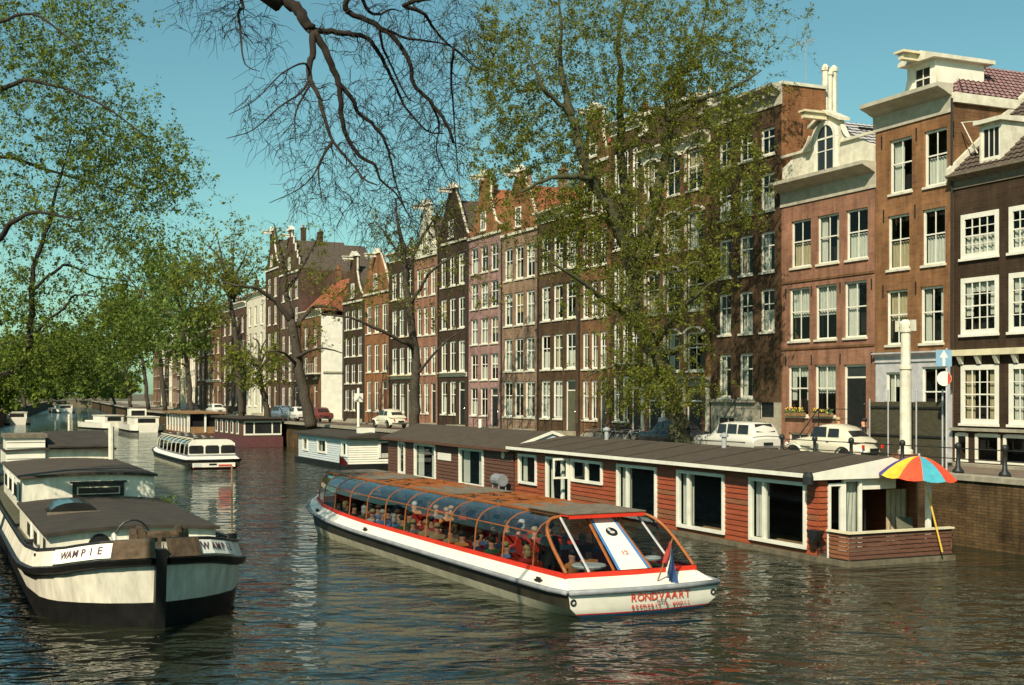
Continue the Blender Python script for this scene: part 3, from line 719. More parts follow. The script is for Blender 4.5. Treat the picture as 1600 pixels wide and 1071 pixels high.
# --- the rest of the row, by number of bays and storeys
def rowhouse(fr, px0, px1, ytop, label, wallm, floors, bays, roof='cornice', frame='bright_white', far=True, corn='old_white', fw=.1, winfrac=.76, ground='brick', tile='tile_dark', depth=9, rh=2.2, gm=None, skip_left=0, wide_ground=False, split=.4, bars=(1, 0), doorcol=-1, side=None, setback=0.0):
    root, W, X, Z = pxhouse(fr, px0, px1, label)
    H = Z(px0, ytop); ops = []; base = .9; fh = (H - base - .35) / floors
    bw_ = (W - .5) / bays
    dc = doorcol % bays
    for f in range(floors):
        z0 = base + f * fh + .28; hgt = fh * (.78 if f == 0 else .72)
        for b in range(bays):
            cx = .25 + (b + .5) * bw_; hw = min(.70, bw_ * winfrac / 2) if not (wide_ground and f == 0) else bw_ * .42
            if f == 0 and b == dc and ground != 'windows':
                o = (cx - hw, cx + hw, base - .45, z0 + hgt); ops.append(o); door(root, *o, m=random.choice(['black', 'brown_wood', 'black', 'deck_green']))
            else:
                o = (cx - hw, cx + hw, z0, z0 + hgt); ops.append(o)
                window(root, *o, fw=fw, frame=frame, far=far, bars=bars, split=split, curt=(random.choice(CURT) if not far else None), sill=corn if not far else 'old_white')
    wall(root, W, H, ops, wallm, D=depth, sidem=side)
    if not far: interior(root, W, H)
    if ground == 'white':
        cornice(root, 0, W, base + fh - .12, .34, .3, corn, 'shop_cornice')
    if ground == 'stoop' or dc >= 0:
        cx = .25 + (dc + .5) * bw_
        stoop(root, cx - .8, min(W - .05, cx + .8), base - .48, 3, side='left' if dc else 'right', rail=not far or random.random() < .6, proj=1.0)
    if random.random() < .7: B().tube([(.12, -.09, H - .1), (.12, -.09, .3)], .045, 5).build('downpipe', 'black_iron', root)
    root.rotation_euler = (R(random.uniform(-.25, .15)), R(random.uniform(-.15, .15)), root.rotation_euler.z)
    c = W / 2
    if roof == 'cornice':
        cornice(root, -.05, W + .04, H, .75, .5, corn, dentils=0 if far else 8); zc = H + .72
        roof_tiles(root, (0, .2, zc - .1), (W, .2, zc - .1), (W, depth * .5, zc + rh), (0, depth * .5, zc + rh), tile)
        B().prism([(.1, zc - .1), (depth, zc - .1), (depth * .55, zc + rh)], 'x', .02, W - .02).build('roof', tile, root)
    elif roof in ('neck', 'bell', 'spout', 'step'):
        z = H; g = rh + 1.2
        if roof == 'neck': out = [(0, z), (0, z + .5), (.4, z + .55)] + [(.5 + (c - 1.35) * t, z + .6 + g * .55 * t ** 2) for t in (.3, .7, 1)] + [(c - .95, z + g * .7), (c - .95, z + g), (c + .95, z + g), (c + .95, z + g * .7)] + [(W - .5 - (c - 1.35) * t, z + .6 + g * .55 * t ** 2) for t in (1, .7, .3)] + [(W - .4, z + .55), (W, z + .5), (W, z)]
        elif roof == 'bell': out = [(0, z), (0, z + .4)] + [(c - (c) * math.cos(t) * (1 - .35 * math.sin(t)), z + .4 + g * math.sin(t) ** 1.4) for t in np.linspace(.1, math.pi / 2, 7)] + [(c + (c) * math.cos(t) * (1 - .35 * math.sin(t)), z + .4 + g * math.sin(t) ** 1.4) for t in np.linspace(math.pi / 2 - .05, .1, 7)] + [(W, z + .4), (W, z)]
        elif roof == 'spout': out = [(0, z), (0, z + .3), (c - .5, z + g), (c + .5, z + g), (W, z + .3), (W, z)]
        else:
            out = [(0, z)]; n = 5
            for k in range(n): out += [(k * (c - .5) / n, z + (k + .6) * g / n), ((k + 1) * (c - .5) / n, z + (k + .6) * g / n)]
            out += [(c - .5, z + g + .5), (c + .5, z + g + .5)]
            for k in range(n - 1, -1, -1): out += [(W - (k + 1) * (c - .5) / n, z + (k + .6) * g / n), (W - k * (c - .5) / n, z + (k + .6) * g / n)]
            out += [(W, z)]
        gp = gable_plate(root, out, gm or wallm)
        mb = B()
        for (p, q) in zip(out[1:-2], out[2:-1]):
            if abs(p[0] - q[0]) + abs(p[1] - q[1]) > .02: mb.bar((p[0], .1, p[1]), (q[0], .1, q[1]), .11, 4)
        mb.build('gable_coping', corn, gp)
        B().prism([(c - 1.15, z + g + (.0 if roof != 'step' else .5)), (c + 1.15, z + g + (.0 if roof != 'step' else .5)), (c, z + g + .55 + (.0 if roof != 'step' else .5))], 'y', -.2, .34).build('pediment', corn, gp)
        window(gp, c - .45, c + .45, z + .35, z + 1.75, y=-.13, fw=.09, far=True, frame=frame, sill=corn)
        B().box(-.02, W + .02, -.13, -.062, z - .12, z + .06).build('gable_ledge', corn, gp)
        zt = z + g * .8
        B().prism([(.02, z), (W - .02, z), (c, zt)], 'y', .34, depth).build('roof', tile, root)
        hoist(root, c, z + g - .3, corn)
    if random.random() < .8: chimney(root, W * random.choice((.15, .85)), depth * .5, H, H + rh + 2.0, .8, .5, random.choice((1, 2)), wallm if wallm.startswith('brick') else 'brick_warm')
    return root
rowhouse(F1, 953, 1002, 215, 'narrow dark brown house left of the arched windows, behind the elm', 'brick_brown', 5, 3, 'cornice', far=False, tile='tile_dark', rh=1.6, fw=.13)
rowhouse(F1, 905, 952, 262, 'warm brick house with white neck gable half hidden by elm branches', 'brick_warm', 5, 3, 'neck', far=False, tile='tile_red', rh=2.0, fw=.13)
rowhouse(F1, 840, 904, 352, 'dark house with three narrow bays and tall white frames behind a black railing', 'brick_brown', 4, 3, 'cornice', far=False, fw=.14, tile='tile_red', rh=3.4, bars=(1, 1))
rowhouse(F1, 783, 839, 370, 'tan brick house with wide white ground floor windows and orange roof', 'brick_tan', 4, 3, 'spout', far=False, fw=.13, tile='tile_red', rh=3.0, wide_ground=True, ground='windows', gm='brick_orange', bars=(1, 1))
rowhouse(F1, 731, 782, 375, 'pink painted house with small grey windows and two doors', 'brick_pink', 5, 3, 'neck', far=False, fw=.09, tile='tile_red', rh=3.2, gm='brick_orange')
rowhouse(F1, 685, 730, 385, 'dark brown house with three bays and a white ground floor cornice', 'brick_dark', 4, 3, 'spout', far=False, fw=.14, ground='white', rh=3.0, winfrac=.7)
rowhouse(F1, 648, 684, 405, 'narrow rose brick house with three tall white windows per floor', 'brick_rose', 4, 3, 'neck', far=False, fw=.13, rh=3.0, winfrac=.7, gm='old_white')
rowhouse(F1, 609, 647, 412, 'dark house with cream ground floor and white cornice', 'brick_dark', 4, 3, 'cornice', far=False, fw=.14, ground='white', rh=2.0, winfrac=.7, corn='cream')
rowhouse(F1, 569, 608, 462, 'orange brick house with rounded neck gable and white window bands', 'brick_orange', 3, 3, 'bell', fw=.16, rh=2.4, winfrac=.8)
rowhouse(F1, 536, 568, 475, 'slim black house with white crested neck gable', 'brick_dark', 4, 3, 'neck', fw=.12, rh=3.2, gm='brick_brown', corn='old_white')
# low white-sided house beside a gap in the row
s_gap = F1.s_at(503)
rt = rowhouse(F1, 470, 502, 500, 'house with a blank whitewashed side wall and a small balcony', 'brick_warm', 3, 2, 'cornice', fw=.16, tile='tile_red', rh=3.6, side='white_paint', depth=8)
Wl = F1.s_at(502) - F1.s_at(470)
bal = empty('balcony', (0, 0, 0)); bal.parent = rt
B().box(.3, Wl - .2, -.9, -.003, 4.9, 5.05).build('slab', 'old_white', bal)
mb = B()
for k in range(12): mb.bar((.35 + k * (Wl - .6) / 11, -.86, 5.05), (.35 + k * (Wl - .6) / 11, -.86, 6.0), .02)
mb.bar((.3, -.86, 6.0), (Wl - .2, -.86, 6.0), .03); mb.build('balustrade', 'old_white', bal)
B().box(Wl + .002, Wl + .12, .2, 7.8, 5.0, 5.18).build('side_ledge', 'stone', rt)
# large old building with steep dark roof, set back
rb = empty('steep_roofed_hall', F1.pos(F1.s_at(500, 12), 12, ZH), F1.rz, 'large hall with a steep dark roof rising behind the canal houses', 'building')
D_ = 24
B().box(-21, 2, 0, D_, 0, 12.5).build('wall', 'brick_warm', rb)
B().prism([(-.3, 12.3), (D_ + .3, 12.3), (D_ * .5, 21.0)], 'x', -20.6, 1.7).build('roof', 'slate', rb)
for xx in (-21, 1.6): B().prism([(-.2, 12.3), (D_ + .2, 12.3), (D_ * .5 + .4, 22.0), (D_ * .5 - .4, 22.0)], 'x', xx, xx + .5).build('gable_end', 'old_white', rb)
for k, xx in enumerate((-14, -6)):
    dmr = B().box(xx - .9, xx + .9, 2.5, 6, 13.4, 16.0).build('dormer', 'old_white', rb)
    B().prism([(xx - 1.1, 16.0), (xx + 1.1, 16.0), (xx, 17.2)], 'y', 2.3, 7.5).build('dormer_roof', 'tile_red', dmr)
    window(dmr, xx - .55, xx + .55, 13.9, 15.6, y=2.42, far=True, sill=None, frame='white_paint', fw=.12)
rowhouse(F1, 437, 469, 432, 'tall pale house with step gable and crowded white windows', 'brick_plum', 5, 3, 'step', fw=.17, rh=3.2, corn='white_paint', winfrac=.8)
rowhouse(F1, 415, 436, 425, 'tall narrow house with white gable beside the steep roofed hall', 'brick_brown', 5, 2, 'neck', fw=.17, rh=3.4, winfrac=.8, corn='white_paint', side='brick_plum')
rowhouse(F1, 385, 414, 470, 'white plastered house with a heavy cream cornice', 'old_white', 4, 3, 'cornice', fw=.16, rh=2.5, corn='white_paint', winfrac=.75)
rowhouse(F1, 346, 384, 490, 'brown house with rows of bright sash windows beside the bare leaning tree', 'brick_plum', 4, 4, 'cornice', fw=.18, rh=2.6, corn='white_paint', winfrac=.8)
rowhouse(F1, 322, 345, 515, 'low cream-fronted house far along the quay', 'brick_warm', 3, 3, 'spout', fw=.18, rh=2.6, corn='white_paint', winfrac=.8, ground='white')
rowhouse(F1, 306, 321, 520, 'small brick house at the bend of the canal', 'brick_plum', 3, 2, 'bell', fw=.18, rh=2.6, corn='white_paint', winfrac=.8)
farl = ['pale house just past the bend of the canal', 'brown gabled house past the bend', 'cream house with flat cornice past the bend', 'dark house with bell gable past the bend', 'rust coloured house deep along the canal', 'pale narrow house deep along the canal', 'distant brown house under the trees', 'distant white house under the trees', 'distant gabled house near the vanishing canal', 'last visible house at the far end of the canal']
pxs = [305.5]; s_ = 0.0
wm = ['old_white', 'brick_warm', 'cream', 'brick_plum', 'brick_warm', 'old_white', 'brick_brown', 'old_white', 'brick_plum', 'brick_warm']
rfs = ['cornice', 'neck', 'cornice', 'bell', 'spout', 'cornice', 'neck', 'cornice', 'spout', 'cornice']
for k in range(10):
    wd = [8, 7, 9, 7, 8, 8, 9, 10, 9, 12][k]; p0_ = F2.pos(s_ - wd, 0); pxa = CX + p0_[0] / p0_[1] * FPX; p1_ = F2.pos(s_, 0); pxb = CX + p1_[0] / p1_[1] * FPX
    s_ -= wd + .05
    hh = [12, 11, 13, 11, 12, 13, 11, 12, 12, 12][k]
    ytop = HOR - (ZH + hh - CAMZ) * FPX / p0_[1]
    rowhouse(F2, pxa, pxb, ytop, farl[k], wm[k], 4, 3, rfs[k], fw=.2, rh=2.6, corn='white_paint', winfrac=.8, bars=(0, 0), split=0.0)
# ------------------------------------------------------------------ houseboats
HB = -13.75
def planks(parent, x0, x1, z0, z1, y, ops, m, rows, t=.03, axis='x', m2=None):
    """lap siding: each board its own object, cut where a window or door stands"""
    dz = (z1 - z0) / rows
    for i in range(rows):
        a, b = z0 + i * dz, z0 + (i + 1) * dz
        cuts = [(x0, x1)]
        for o in ops:
            if o[2] < b - .02 and o[3] > a + .02:
                nc = []
                for c in cuts:
                    if o[1] <= c[0] or o[0] >= c[1]: nc.append(c)
                    else:
                        if o[0] > c[0] + .02: nc.append((c[0], o[0]))
                        if o[1] < c[1] - .02: nc.append((o[1], c[1]))
                cuts = nc
        for c in cuts:
            if axis == 'x': prof = [(y, a), (y - t - .012, a + .004), (y - t * .35, b - .012), (y, b - .012)]; mb = B().prism(prof, 'x', c[0], c[1])
            else: prof = [(y, a), (y + t + .012, a + .004), (y + t * .35, b - .012), (y, b - .012)]; mb = B().prism(prof, 'y', c[0], c[1])
            mb.build('plank', m if (m2 is None or random.random() > .25) else m2, parent)
def hb_window(parent, x0, x1, z0, z1, y, mull=None, curt='left', fw=.11, open_=False, chairs=0):
    mb = B(); t = .10
    mb.box(x0, x0 + fw, y - t, y + .05, z0, z1); mb.box(x1 - fw, x1, y - t, y + .05, z0, z1)
    mb.box(x0 + fw, x1 - fw, y - t, y + .05, z0, z0 + fw); mb.box(x0 + fw, x1 - fw, y - t, y + .05, z1 - fw, z1)
    if mull: xm = x0 + (x1 - x0) * mull; mb.box(xm - fw * .55, xm + fw * .55, y - t + .01, y + .04, z0 + fw, z1 - fw)
    fo = mb.build('window', 'white_paint', parent)
    B().face([(x0 + fw, y - .03, z0 + fw), (x1 - fw, y - .03, z0 + fw), (x1 - fw, y - .03, z1 - fw), (x0 + fw, y - .03, z1 - fw)]).build('pane', 'window_glass', fo)
    a, b, c, d = x0 + fw, x1 - fw, z0 + fw, z1 - fw
    if curt:
        mb = B(); rows = []; L = (b - a) * (.26 if curt == 'left' else .3); n = 8
        for k in range(n + 1):
            f = k / n; xx = a + L * f
            if curt == 'tied': rows.append([(a + L * f * (.4 + .1), y + .14 + .03 * (k % 2), c), (a + L * f * .35, y + .14 + .03 * (k % 2), c + (d - c) * .45), (xx, y + .14 + .03 * (k % 2), d)])
            else: rows.append([(xx, y + .14 + .03 * (k % 2), c), (xx, y + .14 + .03 * (k % 2), c + (d - c) * .5), (xx, y + .14 + .03 * (k % 2), d)])
        mb.grid(rows)
        if curt == 'both': mb.grid([[(b - L * k / n, y + .14 + .03 * (k % 2), c), (b - L * k / n, y + .14 + .03 * (k % 2), d)] for k in range(n + 1)])
        mb.build('curtain', 'curtain', fo)
    return fo
# --- red houseboat with terrace
hb = empty('houseboat', F1.pos(0, 0, 0), F1.rz, 'red-planked houseboat with white windows and an end terrace', 'houseboat')
sx = lambda px: F1.s_at(px, HB)
sz = lambda px, py: F1.z_at(px, py, HB)
xl, xr, xd = sx(806), sx(1278), sx(1327)
BY0 = HB; BY1 = F1.back_at(1486, xd)
B().box(xl - .2, xd + .08, BY0 - .14, BY1 + .1, -.35, .15).build('pontoon', 'pontoon', hb)
zt = sz(1280, 750); z0 = .16
ops = []
specs = [(812, 840, 702, 755, .0, 'left'), (855, 892, 712, 783, .68, 'tied'), (894, 943, 717, 752, .5, None), (966, 1028, 724, 806, .27, 'left'), (1060, 1134, 733, 826, .25, 'left'), (1173, 1262, 741, 846, .27, 'left')]
for (a, b, yt, yb, mu, cu) in specs:
    o = (sx(a), sx(b), max(.3, sz(a, yb)), min(zt - .12, sz(a, yt))); ops.append(o)
    hb_window(hb, *o, HB, mu or None, cu)
planks(hb, xl, xr, z0, zt, HB, [(o[0], o[1], o[2], o[3]) for o in ops], 'red_wood', 13, m2='red_wood_old')
mb = B()   # casement standing open
a = sx(889); zc0, zc1 = sz(889, 748), sz(889, 716)
mb.box(a, a + .05, HB - .75, HB - .68, zc0, zc1).box(a, a + .05, HB - .15, HB - .08, zc0, zc1).box(a, a + .05, HB - .68, HB - .15, zc0, zc0 + .08).box(a, a + .05, HB - .68, HB - .15, zc1 - .08, zc1)
cs = mb.build('open_casement', 'white_paint', hb); B().face([(a + .025, HB - .68, zc0 + .08), (a + .025, HB - .15, zc0 + .08), (a + .025, HB - .15, zc1 - .08), (a + .025, HB - .68, zc1 - .08)]).build('pane', 'window_glass', cs)
# shell behind the boards, open at the windows
wall(hb, xr - xl, zt, [o[:4] for o in ops], 'red_wood_old', D=0, name='shell', x0=xl, reveal=.12, z0=.16, y0=HB + .004)
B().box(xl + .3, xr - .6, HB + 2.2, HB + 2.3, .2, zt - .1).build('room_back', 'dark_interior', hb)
B().box(xl, xr, BY1 - .08, BY1, .16, zt).box(xl, xl + .06, BY0 + .02, BY1 - .08, .16, zt).build('back_wall', 'red_wood_old', hb)
B().box(xl + .06, xr, BY0 + .13, BY1 - .09, .155, .22).build('floor', 'tan_wood', hb)
for px_ in (996, 1018, 1112): B().box(sx(px_) - .3, sx(px_) + .3, HB + .9, HB + .98, .2, 1.15).box(sx(px_) - .3, sx(px_) + .3, HB + .98, HB + 1.4, .5, .6).build('chair_back', 'orange_trim', hb)
# end wall with glazed doors (local x = xr, runs along y)
ew = empty('end_wall', (0, 0, 0)); ew.parent = hb
def ey(px): # depth along the end wall from a picture column
    lo, hi = BY0, BY1
    for _ in range(40):
        m_ = (lo + hi) / 2; p = F1.pos(xr, m_); q = CX + p[0] / p[1] * FPX
        if q < px: lo = m_
        else: hi = m_
    return lo
planks(ew, BY0 + .0, ey(1292), z0, zt, xr, [], 'red_wood', 13, axis='y')
B().box(xr - .1, xr - .004, BY0 + .13, ey(1292), .2, zt).build('corner', 'red_wood_old', ew)
yy0, yy1, yy2 = ey(1293), ey(1316), ey(1345); zz0, zz1 = .75, zt - .12
def yframe(a, b, c, d, fw=.09):
    mb = B(); mb.box(xr - .05, xr + .06, a, a + fw, c, d).box(xr - .05, xr + .06, b - fw, b, c, d).box(xr - .05, xr + .06, a + fw, b - fw, c, c + fw).box(xr - .05, xr + .06, a + fw, b - fw, d - fw, d)
    fo = mb.build('door', 'white_paint', ew); B().face([(xr, a + fw, c + fw), (xr, b - fw, c + fw), (xr, b - fw, d - fw), (xr, a + fw, d - fw)]).build('pane', 'window_glass', fo); return fo
yframe(yy0, yy1, .25, zz1); d2 = yframe(yy1 + .01, yy2, .25, zz1 + .12)
mb = B(); mb.grid([[(xr - .2 + .03 * (k % 2), yy1 + .15 + .09 * k, .3), (xr - .2 + .03 * (k % 2), yy1 + .35 + .06 * k, zz1)] for k in range(7)]); mb.build('curtain', 'curtain', d2)
B().box(xr - .06, xr - .002, ey(1440), BY1, .2, zt).build('corner', 'brown_wood', ew)
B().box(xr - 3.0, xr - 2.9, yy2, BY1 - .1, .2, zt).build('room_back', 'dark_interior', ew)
B().box(xr - .06, xr - .004, yy2 + .02, ey(1400), zt - .35, zt).build('blind', 'white_paint', ew)
mb = B(); mb.grid([[(xr - .3 + .05 * (k % 2), ey(1395) + k * .1, .4), (xr - .3 + .05 * (k % 2), ey(1395) + k * .1, zt - .4)] for k in range(9)]); mb.build('curtain', 'curtain_warm', ew)
B().box(xd - .5, xd - .38, BY1 - .55, BY1 - .41, .16, zt + .05).build('post', 'white_paint', hb)
# roof with white fascia, slightly pitched, carried out over the terrace side
rf = empty('roof', (0, 0, 0)); rf.parent = hb
ov = .42; zr_ = zt + .02
RX1 = sx(1279) + .12
RB = BY1 + .25
mb = B(); mb.prism([(BY0 - ov, zr_ + .15), (BY0 - ov, zr_ + .18), ((BY0 + RB) / 2 + .6, zr_ + .62), (RB, zr_ + .2), (RB, zr_ + .12)], 'x', xl - .1, RX1); mb.build('felt', 'asphalt_felt', rf)
B().box(xl - .12, RX1 + .02, BY0 - ov - .03, BY0 - ov, zr_ + .04, zr_ + .165).build('fascia', 'white_paint', rf)
B().prism([(BY0 - ov, zr_ - .02), (BY0 - ov, zr_ + .17), ((BY0 + RB) / 2 + .6, zr_ + .60), (RB, zr_ + .19), (RB, zr_ - .02)], 'x', RX1 + .005, RX1 + .045).build('fascia', 'white_paint', rf)
B().box(xl - .08, RX1, BY0 - ov + .005, RB, zr_ + .02, zr_ + .11).build('soffit', 'brown_wood', rf)
B().lathe([(.16, zr_ - .14), (.16, zr_ + .08), (.12, zr_ + .22)], (RX1 - .05, BY0 - ov - .02, 0), 8).build('bracket', 'black_iron', rf)
for k in range(9):
    xx = xl + 1.2 + k * 2.35
    if xx < RX1: B().prism([(BY0 - ov, zr_ + .178), (BY0 - ov, zr_ + .20), ((BY0 + RB) / 2 + .6, zr_ + .645), ((BY0 + RB) / 2 + .6, zr_ + .62)], 'x', xx, xx + .07).build('felt_seam', 'felt_dark', rf)
for xx in (xl + 4.3, xl + 13.2): B().lathe([(.09, zr_ + .4), (.09, zr_ + .95), (.16, zr_ + .97), (.16, zr_ + 1.05), (.02, zr_ + 1.12)], (xx, BY0 + 2.3, 0), 8).build('vent_pipe', 'zinc', rf)
# terrace
tr = empty('terrace', (0, 0, 0)); tr.parent = hb
B().box(xr + .01, xd, BY0, BY1, .152, .24).build('deck', 'grey_wood', tr)
tz = .95
planks(tr, xr + .55, xd, .2, tz, BY0, [], 'red_wood_old', 6)
planks(tr, BY0, BY1, .2, tz, xd, [], 'brown_wood', 6, axis='y', m2='red_wood_old')
B().box(xr + .5, xd + .1, BY0 - .1, BY0 + .12, tz, tz + .05).box(xd - .12, xd + .1, BY0 + .12, BY1 + .05, tz, tz + .05).build('rail', 'cream', tr)
B().box(xr + .46, xr + .54, BY0 - .03, BY0 + .05, .16, tz).build('rail_post', 'white_paint', tr)
mb = B()
for k in range(9): mb.bar((xr + .0 + k * .06, BY0 - .02, .2), (xr + k * .06, BY0 - .02, .55), .01)
mb.prism([(xr - .1, .95), (xr + .4, .95), (xr + .22, .62), (xr + .02, .62)], 'y', BY0 - .35, BY0 - .06); mb.build('planter', 'black_iron', tr)
# --- things on the terrace
def chair(loc, rz, label, m):
    c = empty('deck_chair', loc, rz, label, 'chair', 'chairs on the houseboat terrace')
    B().box(-.25, .25, -.25, .25, .40, .44).build('seat', m, c); B().prism([(.24, .44), (.29, .44), (.42, .98), (.37, .98)], 'x', -.25, .25).build('backrest', m, c)
    for a in (-.22, .22):
        for b in (-.22, .22): B().bar((a, b, 0), (a, b * .9, .4), .018).build('leg', 'tan_wood', c)
pp = F1.pos(xd - .75, -10.9, .24); chair(pp, F1.rz + 1.2, 'pale canvas chair on the houseboat terrace under the parasol', 'deck_green')
pp = F1.pos(xd - .7, -9.6, .24); chair(pp, F1.rz + 2.2, 'dark chair near the white post of the houseboat terrace', 'black')
def parasol():
    px, py = 1433, 735
    r = empty('parasol', F1.pos(xd + .28, ey(1410), .30), 0, 'beach parasol with red, yellow and blue panels above the houseboat terrace', 'parasol')
    base = Vector(r.location); top = at(1436, 713, base.y + .35); v = top - base
    n = 10; ax = Vector((.06, -.05, 1)).normalized()
    a = ax.cross(Vector((0, 1, 0))).normalized(); b = ax.cross(a)
    B().tube([(0, 0, 0), tuple(v * .62)], .028, 8).build('lower_pole', 'pole_yellow', r); B().tube([tuple(v * .62), tuple(v)], .02, 8).build('upper_pole', 'white_paint', r)
    cols_ = ['um_red', 'um_teal', 'um_red', 'um_red', 'um_blue', 'um_yellow', 'um_red', 'um_teal', 'um_red', 'um_yellow']
    Rr, dp = 1.14, .62
    for i in range(n):
        rows = []
        for k in range(6):
            f = k / 5; rr = Rr * f; h = -dp * f ** 1.9
            row = []
            for q in range(4):
                t = 2 * math.pi * (i + q / 3) / n + math.pi + .15; sag = -.05 * f * math.sin(math.pi * q / 3); rj = rr * (1 - .045 * math.sin(math.pi * q / 3))
                row.append(tuple(v + a * (rj * math.cos(t)) + b * (rj * math.sin(t)) + ax * (h + sag)))
            rows.append(row)
        B().grid(rows).build('panel', cols_[i], r, smooth=True)
    mb = B()
    for i in range(n):
        t = 2 * math.pi * i / n + math.pi + .15
        mb.bar(tuple(v - ax * .35), tuple(v + a * (.6 * Rr * math.cos(t)) + b * (.6 * Rr * math.sin(t)) - ax * .28), .008, 3)
    mb.ellipsoid(tuple(v + ax * .03), (.04, .04, .06), 6, 4)
    mb.build('ribs', 'zinc', r)
parasol()
# --- brown houseboat with gable
b2 = empty('houseboat', F1.pos(0, 0, 0), F1.rz, 'dark brown houseboat with tall white windows and a low gabled roof', 'houseboat')
x0_, x1_ = sx(607), sx(803)
B().box(x0_ - .2, x1_ + .1, BY0 - .12, BY1, -.35, .14).build('pontoon', 'pontoon', b2)
zt2 = sz(608, 686); ops = []
for (a, b, yt, yb, mu, cu) in ((624, 634, 689, 740, None, None), (649, 682, 684, 746, None, 'both'), (719, 757, 690, 757, None, 'both')):
    o = (sx(a), sx(b), max(.3, sz(a, yb)), min(zt2 - .06, sz(a, yt))); ops.append(o); hb_window(b2, *o, HB, mu, cu, fw=.13)
planks(b2, x0_, x1_, .15, zt2, HB, ops, 'brown_wood', 13)
wall(b2, x1_ - x0_, zt2, [o[:4] for o in ops], 'brown_wood', D=0, name='shell', x0=x0_, reveal=.12, z0=.15, y0=HB + .004)
B().box(x0_, x1_, BY1 - .08, BY1, .15, zt2).box(x0_, x0_ + .06, BY0 + .02, BY1 - .08, .15, zt2).box(x1_ - .06, x1_, BY0 + .02, BY1 - .08, .15, zt2).build('back_wall', 'brown_wood', b2)
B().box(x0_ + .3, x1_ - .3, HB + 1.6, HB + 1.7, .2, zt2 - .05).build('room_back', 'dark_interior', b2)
yc = (BY0 + BY1) / 2; zrg = zt2 + .78
rf = empty('roof', (0, 0, 0)); rf.parent = b2
B().prism([(BY0 - .35, zt2 + .02), (BY0 - .35, zt2 + .10), (yc, zrg + .08), (BY1 + .35, zt2 + .10), (BY1 + .35, zt2 + .02), (yc, zrg)], 'x', x0_ - .35, x1_ + .05).build('felt', 'asphalt_felt', rf)
B().box(x0_ - .36, x1_ + .06, BY0 - .38, BY0 - .355, zt2 - .03, zt2 + .09).build('fascia', 'brown_wood', rf)
B().prism([(BY0 - .3, zt2 + .0), (yc, zrg - .04), (BY1 + .3, zt2 + .0)], 'x', x1_ - .1, x1_ + .0).build('gable', 'pale_blue_wood', rf)
for sgn in (-1, 1):
    e = BY0 - .35 if sgn < 0 else BY1 + .35
    B().prism([(e, zt2 - .0), (e, zt2 + .13), (yc, zrg + .12), (yc, zrg - .02)], 'x', x1_ + .055, x1_ + .09).build('barge_board', 'white_paint', rf)
B().lathe([(.1, zrg - .1), (.1, zrg + .5)], (sx(697), yc, 0), 8).build('stove_pipe', 'white_paint', rf)
B().box(sx(685), sx(706), HB - .05, HB - .04, sz(685, 718), sz(685, 707)).build('name_plate', 'white_paint', b2)
B().lathe([(.0, HB - .06), (.19, HB - .05), (.19, HB - .02)], (sx(787), 0, sz(787, 711)), 10, 'y').build('round_plaque', 'cream', b2)
bw = empty('water_butt', F1.pos(sx(797), HB - .55, .12), F1.rz, 'grey-green drum on a stand in front of the brown houseboat', 'drum')
B().lathe([(.0, -.42), (.27, -.42), (.29, -.3), (.27, 0), (.29, .3), (.27, .42), (0, .42)], (0, 0, .95), 14, 'x').build('barrel', 'grey_paint', bw, smooth=False)
for a in (-.35, .35):
    for b in (-.2, .2): B().bar((a, b, 0), (a, b * .8, .75), .025).build('leg', 'zinc', bw)
# --- pale blue houseboat
PB = -12.95
b3 = empty('houseboat', F1.pos(0, 0, 0), F1.rz, 'pale blue boarded houseboat with dark flat roof', 'houseboat')
x0_, x1_ = F1.s_at(467, PB), F1.s_at(545, PB); BZ = -8.9
B().box(x0_ - .3, x1_ + .25, PB - .25, BZ + .2, -.4, .38).build('pontoon', 'hull_black', b3)
zt3 = 2.05; ops = []
zz = lambda px, py: F1.z_at(px, py, PB)
for a, b in ((474, 482), (497, 511), (535, 543)): o = (F1.s_at(a, PB), F1.s_at(b, PB), .85, 1.85); ops.append(o); hb_window(b3, *o, PB, None, 'left', fw=.14)
planks(b3, x0_, x1_, .38, zt3, PB, ops, 'pale_blue_wood', 11)
wall(b3, x1_ - x0_, zt3, [o[:4] for o in ops], 'pale_blue_wood', D=0, name='shell', x0=x0_, reveal=.12, z0=.38, y0=PB + .004)
eo = (-10.9, -9.1, .75, 1.85)
planks(b3, PB, BZ, .38, zt3, x1_, [eo], 'white_paint', 11, axis='y')
fo = B().box(x1_ - .02, x1_ + .08, eo[0] - .05, eo[0] + .12, eo[2], eo[3]).box(x1_ - .02, x1_ + .08, eo[1] - .12, eo[1] + .05, eo[2], eo[3]).box(x1_ - .02, x1_ + .08, eo[0] + .12, eo[1] - .12, eo[3] - .1, eo[3]).build('window', 'white_paint', b3)
B().face([(x1_ + .01, eo[0] + .1, eo[2]), (x1_ + .01, eo[1] - .1, eo[2]), (x1_ + .01, eo[1] - .1, eo[3]), (x1_ + .01, eo[0] + .1, eo[3])]).build('pane', 'dark_pane', fo)
B().box(x1_ + .012, x1_ + .03, eo[0] + .15, eo[1] - .15, eo[2], eo[2] + .3).build('curtain', 'curtain', fo)
B().box(x0_, x1_ - .05, BZ - .1, BZ, .38, zt3).build('back_wall', 'pale_blue_wood', b3)
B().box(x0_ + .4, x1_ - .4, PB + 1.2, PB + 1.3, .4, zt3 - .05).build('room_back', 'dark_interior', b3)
rf = empty('roof', (0, 0, 0)); rf.parent = b3
B().prism([(PB - .4, zt3 + .01), (PB - .4, zt3 + .12), ((PB + BZ) / 2, zt3 + .34), (BZ + .4, zt3 + .12), (BZ + .4, zt3 + .01)], 'x', x0_ - .4, x1_ + .45).build('felt', 'felt_dark', rf)
B().box(x1_ - 2.6, x1_ - 1.7, -11.6, -10.6, zt3 + .2, zt3 + .62).build('roof_box', 'white_paint', rf)
